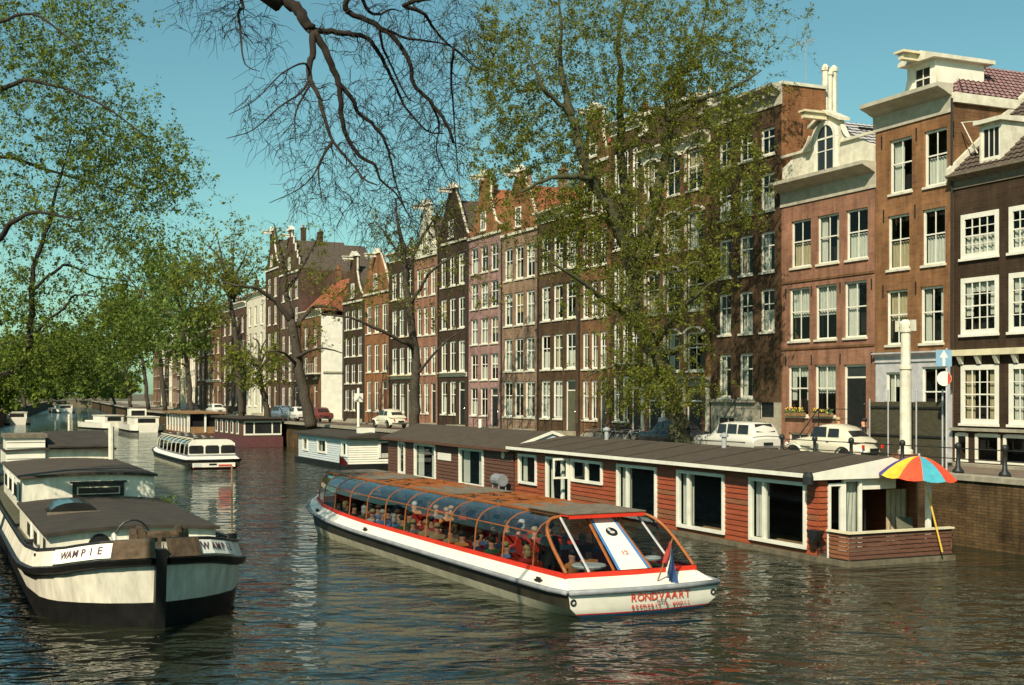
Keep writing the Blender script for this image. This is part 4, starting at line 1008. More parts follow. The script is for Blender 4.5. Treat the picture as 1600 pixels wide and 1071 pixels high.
# --- purple-brown houseboat further back
b4 = empty('houseboat', F1.pos(0, 0, 0), F1.rz, 'purple-brown houseboat with a broad glazed end', 'houseboat')
PC = -11.4; x1_ = F1.s_at(379, PC); x0_ = x1_ - 13; PZ = -7.6
B().box(x0_, x1_ + .05, PC - .02, PZ, -.4, .95).build('hull', 'purple_wood', b4)
zt4 = 2.6
B().box(x0_ + .05, x1_, PC + .05, PZ - .1, .96, zt4).build('cabin', 'brown_wood', b4)
for k in range(5):
    xx = x0_ + 1.2 + k * 2.4; f = B().box(xx - .5, xx + .5, PC - .02, PC + .03, 1.15, 2.4).build('window', 'white_paint', b4); B().box(xx - .3, xx + .3, PC - .03, PC - .022, 1.3, 2.28).build('pane', 'dark_pane', f)
f = B().box(x1_ + .003, x1_ + .06, PC + .1, PZ - .15, 1.1, 2.45).build('window', 'white_paint', b4)
for a, b in ((.04, .25), (.29, .73), (.77, .97)): w_ = PZ - .25 - PC; B().box(x1_ + .062, x1_ + .075, PC + .1 + w_ * a, PC + .1 + w_ * b, 1.28, 2.3).build('pane', 'dark_pane', f)
B().box(x0_ - .3, x1_ + .5, PC - .3, PZ + .2, zt4, zt4 + .14).build('roof', 'felt_dark', b4)
# --- tan covered barge with white posts
b5 = empty('houseboat', F1.pos(0, 0, 0), F1.rz, 'tan covered barge with white posts and an open glazed end', 'houseboat')
x1_ = F1.s_at(290, -12.2); x0_ = x1_ - 14; 
B().box(x0_, x1_, -12.2, -8, -.4, .6).build('hull', 'brown_wood', b5)
B().box(x0_ + .2, x1_ - .1, -11.9, -8.2, .6, 1.3).build('lower_wall', 'tan_wood', b5)
for k in range(8): B().box(x0_ + .3 + k * 1.9, x0_ + .75 + k * 1.9, -12.0, -11.902, .7, 2.75).build('post', 'white_paint', b5)
for k in range(3): B().box(x1_ - .099, x1_ + .02, -11.95 + k * 1.8, -11.75 + k * 1.8, .7, 2.75).build('post', 'white_paint', b5)
B().box(x0_ + .6, x1_ - .4, -11.6, -8.4, 1.3, 2.7).build('glazing', 'dark_pane', b5)
B().box(x0_ - .2, x1_ + .3, -12.4, -7.8, 2.75, 2.92).build('roof', 'tan_wood', b5)
# ------------------------------------------------------------------ tour boats and barges
def lerp_tab(tab, t):
    for (a, va), (b, vb) in zip(tab[:-1], tab[1:]):
        if t <= b:
            f = (t - a) / (b - a) if b > a else 0; f = max(0, min(1, f)); return va + (vb - va) * f
    return tab[-1][1]
def catmull(pts, n=4):
    out = []
    P = [Vector(p) for p in pts]; P = [P[0] * 2 - P[1]] + P + [P[-1] * 2 - P[-2]]
    for i in range(1, len(P) - 2):
        for k in range(n):
            t = k / n; a, b, c, d = P[i - 1], P[i], P[i + 1], P[i + 2]
            out.append(.5 * ((2 * b) + (c - a) * t + (2 * a - 5 * b + 4 * c - d) * t * t + (3 * b - a - 3 * c + d) * t ** 3))
    out.append(P[-2]); return out
def tour_boat(loc, rz, L, hw, label, scheme, main=True):
    r = empty('tour_boat', loc, rz, label, 'boat', 'canal tour boats')
    wt = [(0, hw * .93), (.6, hw * .985), (2, hw), (L * .70, hw), (L * .80, hw * .9), (L * .88, hw * .70), (L * .94, hw * .45), (L * .98, hw * .22), (L, .05)]
    zt = [(0, .60), (L * .3, .58), (L * .6, .60), (L * .85, .76), (L, .98)]
    st = [0, .15, .6, 1.2] + list(np.linspace(2, L * .7, 12)) + [L * t for t in (.75, .8, .84, .88, .91, .94, .965, .985, 1)]
    top, band, foot, bot, und = [], [], [], [], []
    for y in st:
        w_ = lerp_tab(wt, y); z = lerp_tab(zt, y); k = max(0, (y - L * .8) / (L * .2)); sb = max(0, 1 - y / 1.6)
        top.append((w_, y, z)); band.append((w_ - .05 - .25 * k * w_, y - .15 * k, z * .40)); foot.append((w_ * (.94 - .3 * k) - .1 * sb, y + .05 * sb - .5 * k, z * .16)); bot.append((w_ * (.90 - .35 * k) - .25 * sb, y + .16 * sb - .7 * k, -.05)); und.append((w_ * .7 * (1 - .5 * k), y + .9 * sb - 1.5 * k, -.5))
    hull = empty('hull', (0, 0, 0)); hull.parent = r
    def both(rowsA, name, m, smooth=True):
        for sg in (1, -1): B().grid([[(sg * p[0], p[1], p[2]) for p in row] for row in rowsA]).build(name, m, hull, smooth=smooth)
    both([top, band], 'side_band', scheme['band']); both([band, foot, bot], 'lower_side', scheme['low']); both([bot, und], 'bottom', 'hull_black')
    # transom
    def tr(rowsA, name, m):
        B().grid([[(-p[0], p[1], p[2]), (-p[0] * .5, p[1] - .10, p[2] - .005), (0, p[1] - .14, p[2] - .01), (p[0] * .5, p[1] - .10, p[2] - .005), (p[0], p[1], p[2])] for p in rowsA]).build(name, m, hull, smooth=True)
    t0, b0, f0, o0, u0 = top[0], band[0], foot[0], bot[0], und[0]
    f1 = (f0[0] - .04, f0[1], f0[2] - .02)
    tr([t0, b0, f0], 'transom', scheme['transom']); tr([f0, (f0[0] - .03, f0[1] + .012, f0[2] - .03)], 'red_line', 'red_paint'); tr([(f0[0] - .03, f0[1] + .012, f0[2] - .03), o0], 'boot_top', scheme['boot']); tr([o0, u0], 'bottom', 'hull_black')
    # deck edge, strake, coaming
    st2 = [y for y in st if y <= L * .945]
    ci = .27 * hw / 1.85
    deck_o, deck_i, coam = [], [], []
    yb = .55
    for y in st:
        w_ = lerp_tab(wt, y); z = lerp_tab(zt, y); deck_o.append((w_, y, z)); wi = max(0.0, w_ - ci); deck_i.append((wi, min(max(y, yb), L * .955), z + .22))
    both([deck_o, deck_i], 'side_deck', scheme['deck'], False)
    B().grid([[(-deck_o[0][0], 0, deck_o[0][2]), (0, -.14, deck_o[0][2] - .01), (deck_o[0][0], 0, deck_o[0][2])], [(-deck_i[0][0], yb, deck_i[0][2]), (0, yb - .08, deck_i[0][2]), (deck_i[0][0], yb, deck_i[0][2])]]).build('stern_deck', scheme['deck'], hull)
    for sg in (1, -1): B().tube([(sg * (p[0] + .03), p[1], p[2] - .01) for p in deck_o], .065, 6).build('rubbing_strake', scheme['strake'], hull, smooth=True)
    B().tube([(-deck_o[0][0], -.03, deck_o[0][2] - .01), (-deck_o[0][0] * .5, -.13, deck_o[0][2] - .015), (0, -.17, deck_o[0][2] - .02), (deck_o[0][0] * .5, -.13, deck_o[0][2] - .015), (deck_o[0][0], -.03, deck_o[0][2] - .01)], .07, 6).build('rubbing_strake', scheme['strake'], hull, smooth=True)
    ye = L * .88
    cs = [yb] + [y for y in st if yb + .3 < y < ye - .3] + [ye]
    cw = lambda y: max(.3, lerp_tab(wt, y) - ci)
    cz = lambda y: lerp_tab(zt, y) + .22
    for sg in (1, -1): B().grid([[(sg * cw(y), y, cz(y) - .06) for y in cs], [(sg * (cw(y) - .01), y, cz(y) + .11) for y in cs], [(sg * (cw(y) - .07), y, cz(y) + .11) for y in cs]]).build('coaming', scheme['coaming'], hull)
    B().grid([[(-cw(yb), yb, cz(yb) - .06), (0, yb - .09, cz(yb) - .06), (cw(yb), yb, cz(yb) - .06)], [(-cw(yb), yb + .01, cz(yb) + .11), (0, yb - .08, cz(yb) + .11), (cw(yb), yb + .01, cz(yb) + .11)], [(-cw(yb), yb + .07, cz(yb) + .11), (0, yb - .01, cz(yb) + .11), (cw(yb), yb + .07, cz(yb) + .11)]]).build('coaming', scheme['coaming'], hull)
    B().box(-cw(ye), cw(ye), ye - .05, ye, cz(ye) - .1, cz(ye) + .11).build('coaming', scheme['coaming'], hull)
    B().face([(-cw(y), y, -.25) for y in cs] + [(cw(y), y, -.25) for y in cs[::-1]]).build('floor', 'brown_wood', hull)
    B().face([(-deck_i[k][0], deck_i[k][1], deck_i[k][2]) for k in range(len(st)) if st[k] > ye - .4] + [(deck_i[k][0], deck_i[k][1], deck_i[k][2]) for k in range(len(st) - 1, -1, -1) if st[k] > ye - .4]).build('fore_deck', scheme['deck'], hull)
    # canopy
    cp = empty('canopy', (0, 0, 0)); cp.parent = r
    ZT = 2.06 if main else 1.9; RW = hw * .44
    def prof(y, f=1.0):
        c, z = cw(y) - .04, cz(y) + .11; tz = ZT
        return [(c, z), (c - .05, z + (tz - z) * .52), (c - .10, z + (tz - z) * .68), (c - .22, z + (tz - z) * .82), (c - .42, z + (tz - z) * .93), (RW + .08, tz), (RW, tz)]
    y0, y1 = 2.15, L * .86
    nrib = 12 if main else 9
    ys = list(np.linspace(y0, y1, nrib))
    for i, y in enumerate(ys):
        pr = prof(y); shift = lambda p: y
        pts = [(p[0], y, p[1]) for p in pr] + [(-p[0], y, p[1]) for p in pr[::-1]]
        half = len(pr)
        B().tube(pts, .021 if main else .04, 4).build('rib', scheme['rib'], cp)
    for i in range(nrib - 1):
        a, b = ys[i], ys[i + 1]
        for sg in (1, -1):
            pa, pb = prof(a), prof(b)
            B().grid([[(sg * p[0], a + .035, p[1]) for p in pa[:3]], [(sg * p[0], b - .035, p[1]) for p in pb[:3]]]).build('side_pane', 'canopy_glass', cp)
            B().grid([[(sg * p[0], a + .035, p[1]) for p in pa[2:6]], [(sg * p[0], b - .035, p[1]) for p in pb[2:6]]]).build('curved_pane', 'curved_glass', cp, smooth=True)
    for sg in (1, -1):
        B().tube([(sg * prof(y)[2][0], y, prof(y)[2][1]) for y in ys], .018, 4).build('glazing_bar', scheme['rib'], cp)
        B().tube([(sg * (RW + .05), y, prof(y)[5][1] + .02) for y in ys], .045, 4).build('roof_rail', scheme['rail'], cp)
        B().tube([(sg * (RW * .35), y, prof(y)[5][1] + .05) for y in ys], .03, 4).build('roof_rail', scheme['rail'], cp)
    for i in range(nrib - 1):
        a, b = ys[i], ys[i + 1]; tz = prof(a)[5][1]
        if main and i in (2, 3, 6, 7): # open hatches: frame only
            B().box(-RW, RW, a, a + .08, tz + .03, tz + .09).build('hatch_frame', scheme['rail'], cp)
        else:
            B().box(-RW, RW, a + .01, b - .01, tz + (.0 if i % 2 else .04), tz + (.03 if i % 2 else .075)).build('roof_panel', 'grey_wood' if main else 'felt_dark', cp)
    # raked stern glazing
    pr = prof(y0); tz = pr[5][1]; zc = cz(yb) + .11; cb = cw(yb) - .06
    topx = RW + .62
    def S(x, f, y_top=y0, y_bot=yb + .04):      # point on the raked plane, f=0 bottom, 1 top
        bow = .07 * (1 - (x / cb) ** 2); g = f ** 1.0
        return (x, y_bot + (y_top - y_bot) * g - bow * (1 - f), zc + (tz - zc) * f)
    if main:
        rib = []
        for sg in (1, -1):
            pts = [S(sg * cb, 0), S(sg * (cb - .03), .45), S(sg * (cb - .12), .75), S(sg * (cb - .32), .93), S(sg * (cb - .62), .99), S(sg * RW * .5, 1.0)]
            B().tube(catmull(pts, 4), .045, 6).build('corner_rib', scheme['rib'], cp, smooth=True)
            # quarter panes between the corner rib and the first hoop
            q = [(sg * p[0], y0, p[1]) for p in pr[:6]]
            B().grid([[tuple(pts[k]) for k in (0, 1, 2, 3, 4)], [q[0], q[1], q[2], q[3], q[4]]]).build('quarter_pane', 'canopy_glass', cp)
            B().tube([S(sg * (.42 * cb + .42), 0), S(sg * (.42 * cb + .34), .97)], .03, 5).build('mullion', 'light_grey', cp)
            B().tube([S(sg * .5, 0), S(sg * .36, 1)], .035, 5).build('door_post', scheme['rib'], cp)
            rows = [[S(sg * (.5 - .14 * f), f), S(sg * (cb - .03 - .3 * f ** 4), f)] for f in (0, .3, .6, .85, .96)]
            B().grid(rows).build('stern_pane', 'canopy_glass', cp)
        off = Vector((0, -.05, .02))
        def DP(x, f): return tuple(Vector(S(x, f)) + off)
        dn = B().grid([[DP(-.36 + .10 * f, f), DP(.36 - .10 * f, f)] for f in (0, .25, .5, .75, .93, 1.0)]).build('stern_door', 'boat_white', cp)
        for sg in (1, -1): B().grid([[tuple(Vector(DP(sg * (.36 - .10 * f), f)) + Vector((0, -.004, .002))), tuple(Vector(DP(sg * (.43 - .10 * f), f)) + Vector((0, -.004, .002)))] for f in (0, .5, 1.0)]).build('door_edge', 'blue_paint', dn)
        nrm = (Vector(S(0, 1)) - Vector(S(0, 0))).normalized(); xv = Vector((1, 0, 0)); nv = xv.cross(nrm)
        def onp(x, f, lift=.012): return Matrix.Translation(Vector(DP(x, f)) + nv * lift) @ Matrix((xv, nrm, nv)).transposed().to_4x4()
        disc = B().lathe([(0, 0), (.15, 0), (.15, .01), (0, .01)], (0, 0, 0), 18).build('emblem', 'black', dn); disc.matrix_basis = onp(0.02, .66)
        d3 = B().ellipsoid((0, -.03, .012), (.07, .05, .008), 10, 4).ellipsoid((-.05, .06, .012), (.04, .06, .006), 8, 4).build('emblem_mark', 'light_grey', dn); d3.matrix_basis = onp(0.02, .66, .016)
        text_obj('12', .19, 'text_red', dn, onp(0.02, .28, .008))
        B().box(-RW - .12, RW + .12, y0 - .42, y0 - .02, tz + .02, tz + .07).box(-RW - .1, RW + .1, y0 - .44, y0 - .425, tz - .03, tz + .06).build('stern_lintel', 'red_paint', cp)
        B().box(-RW - .14, RW + .14, y0 - .46, y0 + 1.7, tz + .075, tz + .10).build('stern_roof', 'grey_wood', cp)
        # lettering on the transom
        zt_ = t0[2]; pt = Vector((0, -.14, zt_ * .62)); up = (Vector((0, t0[1] - .14, t0[2])) - Vector((0, f0[1] - .14, f0[2]))).normalized()
        for s_, size, xoff, zf, mm in (('RONDVAART', .24, .35, .60, 'text_red'), ('DOOR', .085, .35, .385, 'text_dark'), ('REEDERIJ P.KOOIJ', .125, .35, .20, 'text_red')):
            n_ = len(s_); adv = size * (.76 if size > .2 else .80)
            for k, ch in enumerate(s_):
                if ch == ' ': continue
                x = xoff + (k - (n_ - 1) / 2) * adv; fx_ = abs(x) / (t0[0] * .5)
                yb_ = -.14 + (.04 * fx_ if fx_ < 1 else .04 + .10 * (fx_ - 1))
                zz = f0[2] + (t0[2] - f0[2]) * zf - .006; kk = max(0, min(1, (b0[2] - zz) / (b0[2] - f0[2]))); yb_ = f0[1] * kk + yb_ - (.022 if size > .2 else .042)
                ang = math.atan2(.04 if fx_ < 1 else .10, t0[0] * .5) * (1 if x > 0 else -1)
                mx_ = Matrix.Translation((x, yb_, zz)) @ Matrix.Rotation(ang, 4, 'Z') @ Matrix.Rotation(R(90), 4, 'X')
                text_obj(ch, size, mm, hull, mx_, extrude=.003)
        for sg in (1, -1): B().torus((sg * (t0[0] - .12), -.02, t0[2] * .62), .06, .022, 'y', 10, 5).build('fairlead', 'black_iron', hull)
        for yy in (1.4, 13.5, 19.2):
            for sg in (1, -1): B().box(sg * (lerp_tab(wt, yy) - .1) - .04, sg * (lerp_tab(wt, yy) - .1) + .04, yy - .14, yy + .14, lerp_tab(zt, yy) + .08, lerp_tab(zt, yy) + .12).lathe([(.03, 0), (.03, .12), (.05, .13)], (sg * (lerp_tab(wt, yy) - .1), yy - .06, lerp_tab(zt, yy) + .04), 6).lathe([(.03, 0), (.03, .12), (.05, .13)], (sg * (lerp_tab(wt, yy) - .1), yy + .06, lerp_tab(zt, yy) + .04), 6).build('bollard', 'black_iron', hull)
        # seats
        for yy in np.arange(3.6, 19.0, .92):
            for xc in (-1.08, 1.08):
                if abs(xc) + .55 < cw(yy): B().box(xc - .5, xc + .5, yy - .25, yy + .2, .22, .35).prism([(yy - .25, .35), (yy - .2, .35), (yy - .28, .85), (yy - .33, .85)], 'x', xc - .5, xc + .5).build('seat', 'deep_red', r)
        tb = B().lathe([(.0, .90), (.40, .90), (.42, .94), (.40, .97), (0, .97)], (-.62, 1.5, 0), 14).bar((-.62, 1.5, -.2), (-.62, 1.5, .74), .04).build('table', 'foam', r)
        B().torus((.95, 1.2, 1.06), .17, .05, 'z', 14, 6).build('life_ring', 'foam', r)
        # bow post and windscreen
        B().tube([(-.25, L * .88, .9), (-.25, L * .885, 1.95), (-.2, L * .89, 2.15)], .03, 5).build('bow_post', 'black_iron', cp)
        pr2 = prof(y1)
        B().grid([[(-cw(ye) + .05, ye - .03, cz(ye) + .1), (0, ye + .05, cz(ye) + .1), (cw(ye) - .05, ye - .03, cz(ye) + .1)], [(-pr2[2][0], y1, pr2[2][1]), (0, y1 + .05, pr2[2][1]), (pr2[2][0], y1, pr2[2][1])], [(-RW, y1, tz), (0, y1, tz), (RW, y1, tz)]]).build('windscreen', 'canopy_glass', cp)
        B().grid([[(-.35, ye + .3, cz(ye) + .02), (.35, ye + .3, cz(ye) + .02)], [(-.3, ye + .3, cz(ye) + .34), (.3, ye + .3, cz(ye) + .34)], [(-.25, ye + .7, cz(ye) + .34), (.25, ye + .7, cz(ye) + .34)], [(-.25, ye + .75, cz(ye) + .02), (.25, ye + .75, cz(ye) + .02)]]).build('bow_locker', 'red_paint', hull)
    else:
        # blunt white stern end with three windows
        zb_, zt_ = cz(yb) + .11, tz + .04
        ops = [(-hw * .80, -hw * .30, zb_ + .08, zb_ + .62), (-hw * .24, hw * .24, zb_ + .08, zb_ + .62), (hw * .30, hw * .80, zb_ + .08, zb_ + .62)]
        outl = [(-cb, zb_), (cb, zb_), (cb - .02, zb_ + .75), (cb - .12, zt_ - .2), (cb - .3, zt_ - .05), (cb - .55, zt_), (-cb + .55, zt_), (-cb + .3, zt_ - .05), (-cb + .12, zt_ - .2), (-cb + .02, zb_ + .75)]
        ef = B().prism(outl, 'y', yb + .05, yb + .45).build('end_frame', 'boat_white', cp)
        for o in ops: B().prism([(o[0] + .04, o[2]), (o[1] - .04, o[2]), (o[1], o[2] + .05), (o[1], o[3] - .1), (o[1] - .1, o[3]), (o[0] + .1, o[3]), (o[0], o[3] - .1), (o[0], o[2] + .05)], 'y', yb + .03, yb + .048).build('end_window', 'dark_pane', ef)
        for sg in (1, -1):
            q = prof(y0); rows = [[(sg * p[0], y0, p[1]) for p in q], [(sg * (p[0]), yb + .4, p[1]) for p in q]]
            B().grid(rows[:2]).build('quarter_pane', 'dark_pane', cp)
        B().box(-RW - .1, RW + .1, yb + .2, y0 + .1, tz - .02, tz + .06).build('stern_roof', 'felt_dark', cp)
        B().box(-hw * .75, hw * .72, -.17, -.15, .14, .42).build('name_board', 'boat_white', hull)
        B().box(-hw * .18, hw * .08, -.185, -.171, .26, .38).build('name_panel', 'black', hull)
        B().box(-hw * .72, -hw * .45, -.185, -.171, .16, .40).build('name_panel', 'cloth_pale', hull)
        B().box(hw * .14, hw * .6, -.185, -.171, .18, .30).build('name_panel', 'text_red', hull)
        B().torus((-hw * .85, -.06, .26), .09, .035, 'y', 12, 5).build('fairlead', 'black_iron', hull)
        for yy in np.arange(3.5, L * .8, 1.1):
            for xc in (-.8, .8): B().prism([(yy - .25, .1), (yy - .2, .1), (yy - .28, .75), (yy - .33, .75)], 'x', xc - .5, xc + .5).build('seat', 'brown_wood', r)
    r['hwt'] = 0
    del r['hwt']
    return r, cw, cz
sch = dict(band='hull_dark', low='boat_cream', transom='boat_white', boot='sky_blue', deck='boat_white', strake='rubber_grey', coaming='red_paint', rib='orange_trim', rail='orange_trim')
TB_L = 24.4; TB_RZ = R(25.6); TB_P = Vector((3.02, 29.1, 0))
tbo, tcw, tcz = tour_boat(TB_P, TB_RZ, TB_L, 2.12, 'glass-roofed tour boat with red trim and RONDVAART on its white stern', sch)
sch2 = dict(band='hull_dark', low='boat_cream', transom='hull_dark', boot='hull_dark', deck='boat_white', strake='black', coaming='grey_paint', rib='old_white', rail='old_white')
tour_boat(Vector((-19.7, 84.6, 0)), R(24.0), 19.0, 1.9, 'smaller white tour boat with three stern windows in mid canal', sch2, main=False)
# flag on the stern
fl = empty('stern_flag', TB_P + Matrix.Rotation(TB_RZ, 3, 'Z') @ Vector((.42, .12, .70)), TB_RZ, 'furled red, white and blue flag on a slanted staff at the tour boat stern', 'flag')
B().tube([(0, 0, 0), (.26, -.22, .98)], .018, 6).build('staff', 'tan_wood', fl)
for k, (mm, xa, xb, za, zb) in enumerate((('flag_red', .02, .16, .90, .42), ('white_paint', .10, .26, .84, .22), ('flag_blue', .18, .50, .72, -.02))):
    rows = []
    for i in range(9):
        f = i / 8; zz = za + (zb - za) * f; row = []
        for j in range(5):
            g = j / 4; row.append((.22 - .14 * f + (xa - .1) * (.25 + .75 * f) + (xb - xa) * g * (.25 + .75 * f), -.20 + .03 * k + .06 * math.sin(5 * g + 3 * f + k) * (.3 + f), zz - .10 * g * f + .05 * math.sin(6 * g)))
        rows.append(row)
    B().grid(rows).build('stripe', mm, fl, smooth=True)
# pennant at the bow
fb = empty('bow_pennant', TB_P + Matrix.Rotation(TB_RZ, 3, 'Z') @ Vector((-.2, TB_L * .89, 2.12)), TB_RZ, 'small red pennant on the tour boat bow post', 'flag')
B().tube([(0, 0, 0), (0, 0, .55)], .015, 5).build('staff', 'black_iron', fb)
B().grid([[(0, 0, .5), (0, 0, .2)], [(.2, .1, .42), (.18, .12, .16)], [(.34, .05, .22), (.3, .06, .08)]]).build('cloth', 'cloth_red', fb)
mat('bulwark_grey', (.05, .05, .05), .6, .3, 3)
# --- black and white barge with name boards
BG = Vector((-7.4, 27.0, 0)); BG_A = Vector((-.4145, .910, 0)); BG_RZ = math.atan2(.4145, .910)   # bow at the origin, +y aft along the bank
bg_ = empty('barge', BG, BG_RZ, 'moored black and white barge with WAMPIE name boards on its bow', 'boat')
wtab = [(0, .10), (.25, .72), (.6, 1.22), (1.1, 1.65), (1.8, 2.05), (2.8, 2.35), (4.5, 2.5), (25, 2.5), (28, 2.25), (30, 1.7), (31, .9)]
ztab = [(0, 1.52), (.6, 1.44), (1.5, 1.26), (3, 1.08), (6, .98), (22, .95), (31, 1.3)]
st = [0, .1, .25, .42, .6, .85, 1.1, 1.45, 1.8, 2.3, 2.8, 3.6, 4.5, 6, 8, 12, 16, 20, 25, 26.5, 28, 29, 30, 30.6, 31]
def bp(y, k):
    w_ = lerp_tab(wtab, y); z = lerp_tab(ztab, y); bow = max(0, 1 - y / 2.2)
    if k == 'bul': return (w_ * .97 - .04 + .0, y + .10 + .06 * bow, z + .38)
    if k == 'top': return (w_, y, z)
    if k == 'low': return (w_ - .08 * (1 - bow * .5), y + .14 * bow, z - .15)
    if k == 'wht': return (max(.05, w_ - .14 - .10 * bow), y + .30 * bow, .46 + .08 * bow)
    if k == 'wat': return (max(.04, w_ - .22 - .16 * bow), y + .45 * bow, -.05)
    if k == 'bot': return (max(.02, w_ * .6), y + 1.2 * bow, -.8)
hl = empty('hull', (0, 0, 0)); hl.parent = bg_
for sg in (1, -1):
    def gs(k1, k2, name, m, sub=1):
        rows = []
        for q in range(sub + 1):
            f = q / sub; rows.append([tuple(Vector((sg * bp(y, k1)[0], bp(y, k1)[1], bp(y, k1)[2])).lerp(Vector((sg * bp(y, k2)[0], bp(y, k2)[1], bp(y, k2)[2])), f)) for y in st])
        return B().grid(rows).build(name, m, hl, smooth=True)
    gs('bul', 'top', 'bulwark', 'barge_white'); gs('low', 'wht', 'white_side', 'barge_white', 3); gs('wht', 'wat', 'black_side', 'hull_black', 2); gs('wat', 'bot', 'bottom', 'hull_black')
    rows = []
    for y in st:
        a = bp(y, 'top'); b = bp(y, 'low'); rows.append([(sg * a[0], a[1], a[2] + .03), (sg * (a[0] + .09), a[1] - .06 * max(0, 1 - y / 2), a[2]), (sg * (b[0] + .14), b[1] - .08 * max(0, 1 - y / 2), b[2] + .02), (sg * b[0], b[1], b[2] - .02)])
    B().grid(rows).build('rubbing_strake', 'black', hl)
    B().tube([(sg * bp(y, 'bul')[0], bp(y, 'bul')[1], bp(y, 'bul')[2]) for y in st], .045, 5).build('rail', 'black', hl)
B().prism([(-.12, 1.72), (.1, 1.72), (.38, .4), (.6, -.6), (.3, -.6), (.1, .4)], 'x', -.11, .11).build('stem_post', 'hull_black', hl)
B().grid([[(-bp(y, 'top')[0] + .05, bp(y, 'top')[1], bp(y, 'top')[2] + .02), (0, bp(y, 'top')[1], bp(y, 'top')[2] + .06), (bp(y, 'top')[0] - .05, bp(y, 'top')[1], bp(y, 'top')[2] + .02)] for y in st]).build('deck', 'deck_green', hl)
for sg in (1, -1):
    ysn = [0, .06, .12, .2, .28, .36 if sg > 0 else .40]
    B().grid([[(sg * (bp(y, 'bul')[0] + .05), bp(y, 'bul')[1] - .06, bp(y, 'bul')[2] + .03) for y in ysn], [(sg * (bp(y, 'top')[0] + .05), bp(y, 'top')[1] - .06, bp(y, 'top')[2] + .03) for y in ysn]]).build('bow_fender', 'rust', hl)
# name boards along the bulwark
def arc(sg, u):  # point on the bulwark at arc station, v in 0..1 up
    pass
for sg, (ya, yb2) in ((-1, (.42, 1.75)), (1, (.30, 1.55))):
    ysn = np.linspace(ya, yb2, 9); rows = []
    for i, y in enumerate(ysn):
        a, b = bp(y, 'top'), bp(y, 'bul'); A = Vector((sg * a[0], a[1], a[2] + .05)); Bb = Vector((sg * b[0], b[1], b[2] - .03))
        a2 = bp(y + .05, 'top'); tg = (Vector((sg * a2[0], a2[1], a2[2])) - Vector((sg * a[0], a[1], a[2]))).normalized(); up = (Bb - A).normalized(); nr = tg.cross(up); nr = nr if nr.y < 0 or (nr.x * sg > 0) else -nr
        if nr.x * sg < 0: nr = -nr
        rows.append((A, Bb, nr, tg))
    nb = B().grid([[tuple(A + n_ * .035), tuple(A.lerp(Bb, 1.0) + n_ * .035)] for A, Bb, n_, _ in rows]).build('name_board', 'bright_white', bg_)
    # letters follow the board, reading left to right as seen from outside
    seq = 'WAMPIE'
    for k, ch in enumerate(seq):
        f = (.14 + .125 * k) if sg > 0 else (1 - (.26 + .125 * k))
        i = f * 8; i0 = int(i); fr_ = i - i0; A = rows[i0][0].lerp(rows[min(8, i0 + 1)][0], fr_); Bb = rows[i0][1].lerp(rows[min(8, i0 + 1)][1], fr_); n_ = rows[i0][2].lerp(rows[min(8, i0 + 1)][2], fr_).normalized()
        up = (Bb - A).normalized(); xv = up.cross(n_).normalized(); up = n_.cross(xv)
        mx_ = Matrix.Translation(A.lerp(Bb, .5) + n_ * .045) @ Matrix((xv, up, n_)).transposed().to_4x4()
        text_obj(ch, .235, 'text_dark', nb, mx_, extrude=.004)
def cabin(name, y0, y1, z0, z1, hwf, hwb, roofm, crown=.12, front_lean=.0, over=.16, wallm='barge_white'):
    c = empty(name, (0, 0, 0)); c.parent = bg_
    n = 8
    fr_ = [(-hwf, y0, z0), (hwf, y0, z0)] + [(hwf * (1 - 2 * k / n), y0 + front_lean, z1 + crown * (1 - (1 - 2 * k / n) ** 2)) for k in range(n + 1)]
    mb = B(); mb.face(fr_)
    bk = [(-hwb, y1, z0), (hwb, y1, z0), (hwb, y1, z1), (-hwb, y1, z1)]
    mb.face(bk)
    for sg in (1, -1): mb.face([(sg * hwf, y0, z0), (sg * hwb, y1, z0), (sg * hwb, y1, z1), (sg * hwf, y0 + front_lean, z1)])
    mb.build('wall', wallm, c)
    rows = []
    for yy, hh in ((y0 - over, hwf + over * .5), (y1, hwb + over * .5)):
        rows.append([(hh * (1 - 2 * k / n), yy, z1 + .01 + crown * (1 - (1 - 2 * k / n) ** 2)) for k in range(n + 1)])
    up = [[(p[0], p[1], p[2] + .07) for p in r_] for r_ in rows]
    mb = B(); mb.grid(rows); mb.grid(up)
    mb.grid([rows[0], up[0]]); mb.grid([rows[1], up[1]]); mb.grid([[rows[0][0], up[0][0]], [rows[1][0], up[1][0]]]); mb.grid([[rows[0][-1], up[0][-1]], [rows[1][-1], up[1][-1]]])
    mb.build('roof', roofm, c); return c
c1 = cabin('fore_cabin', 4.0, 13.4, .95, 1.66, 1.95, 1.98, 'felt_dark')
for xx in (-.78, 1.05):
    ph = B().torus((xx, 3.985, 1.42), .23, .03, 'y', 18, 5).build('porthole', 'black_iron', c1); B().lathe([(0, 3.97), (.22, 3.97), (.22, 3.985), (0, 3.985)], (xx, 0, 1.42), 18, 'y').build('pane', 'dark_pane', ph)
B().box(-1.96, -1.955, 4.4, 5.1, 1.05, 1.55).build('side_window', 'dark_pane', c1)
for k in range(2):
    f = B().box(-2.0, -1.962, 6.2 + k * 2.4, 7.6 + k * 2.4, 1.08, 1.58).build('side_window', 'white_paint', c1); B().box(-2.01, -2.001, 6.4 + k * 2.4, 7.4 + k * 2.4, 1.16, 1.5).build('pane', 'dark_pane', f)
rows = []
for k in range(9):
    t = math.pi * k / 8; rows.append([(-.95 + .62 * math.cos(t) * -1, 8.2, 1.80 + .30 * math.sin(t)), (-.95 + .62 * math.cos(t) * -1, 9.6, 1.82 + .30 * math.sin(t))])
mb = B(); mb.grid(rows); mb.face([r_[0] for r_ in rows]); mb.face([r_[1] for r_ in rows]); sk = mb.build('skylight_dome', 'dark_pane', c1)
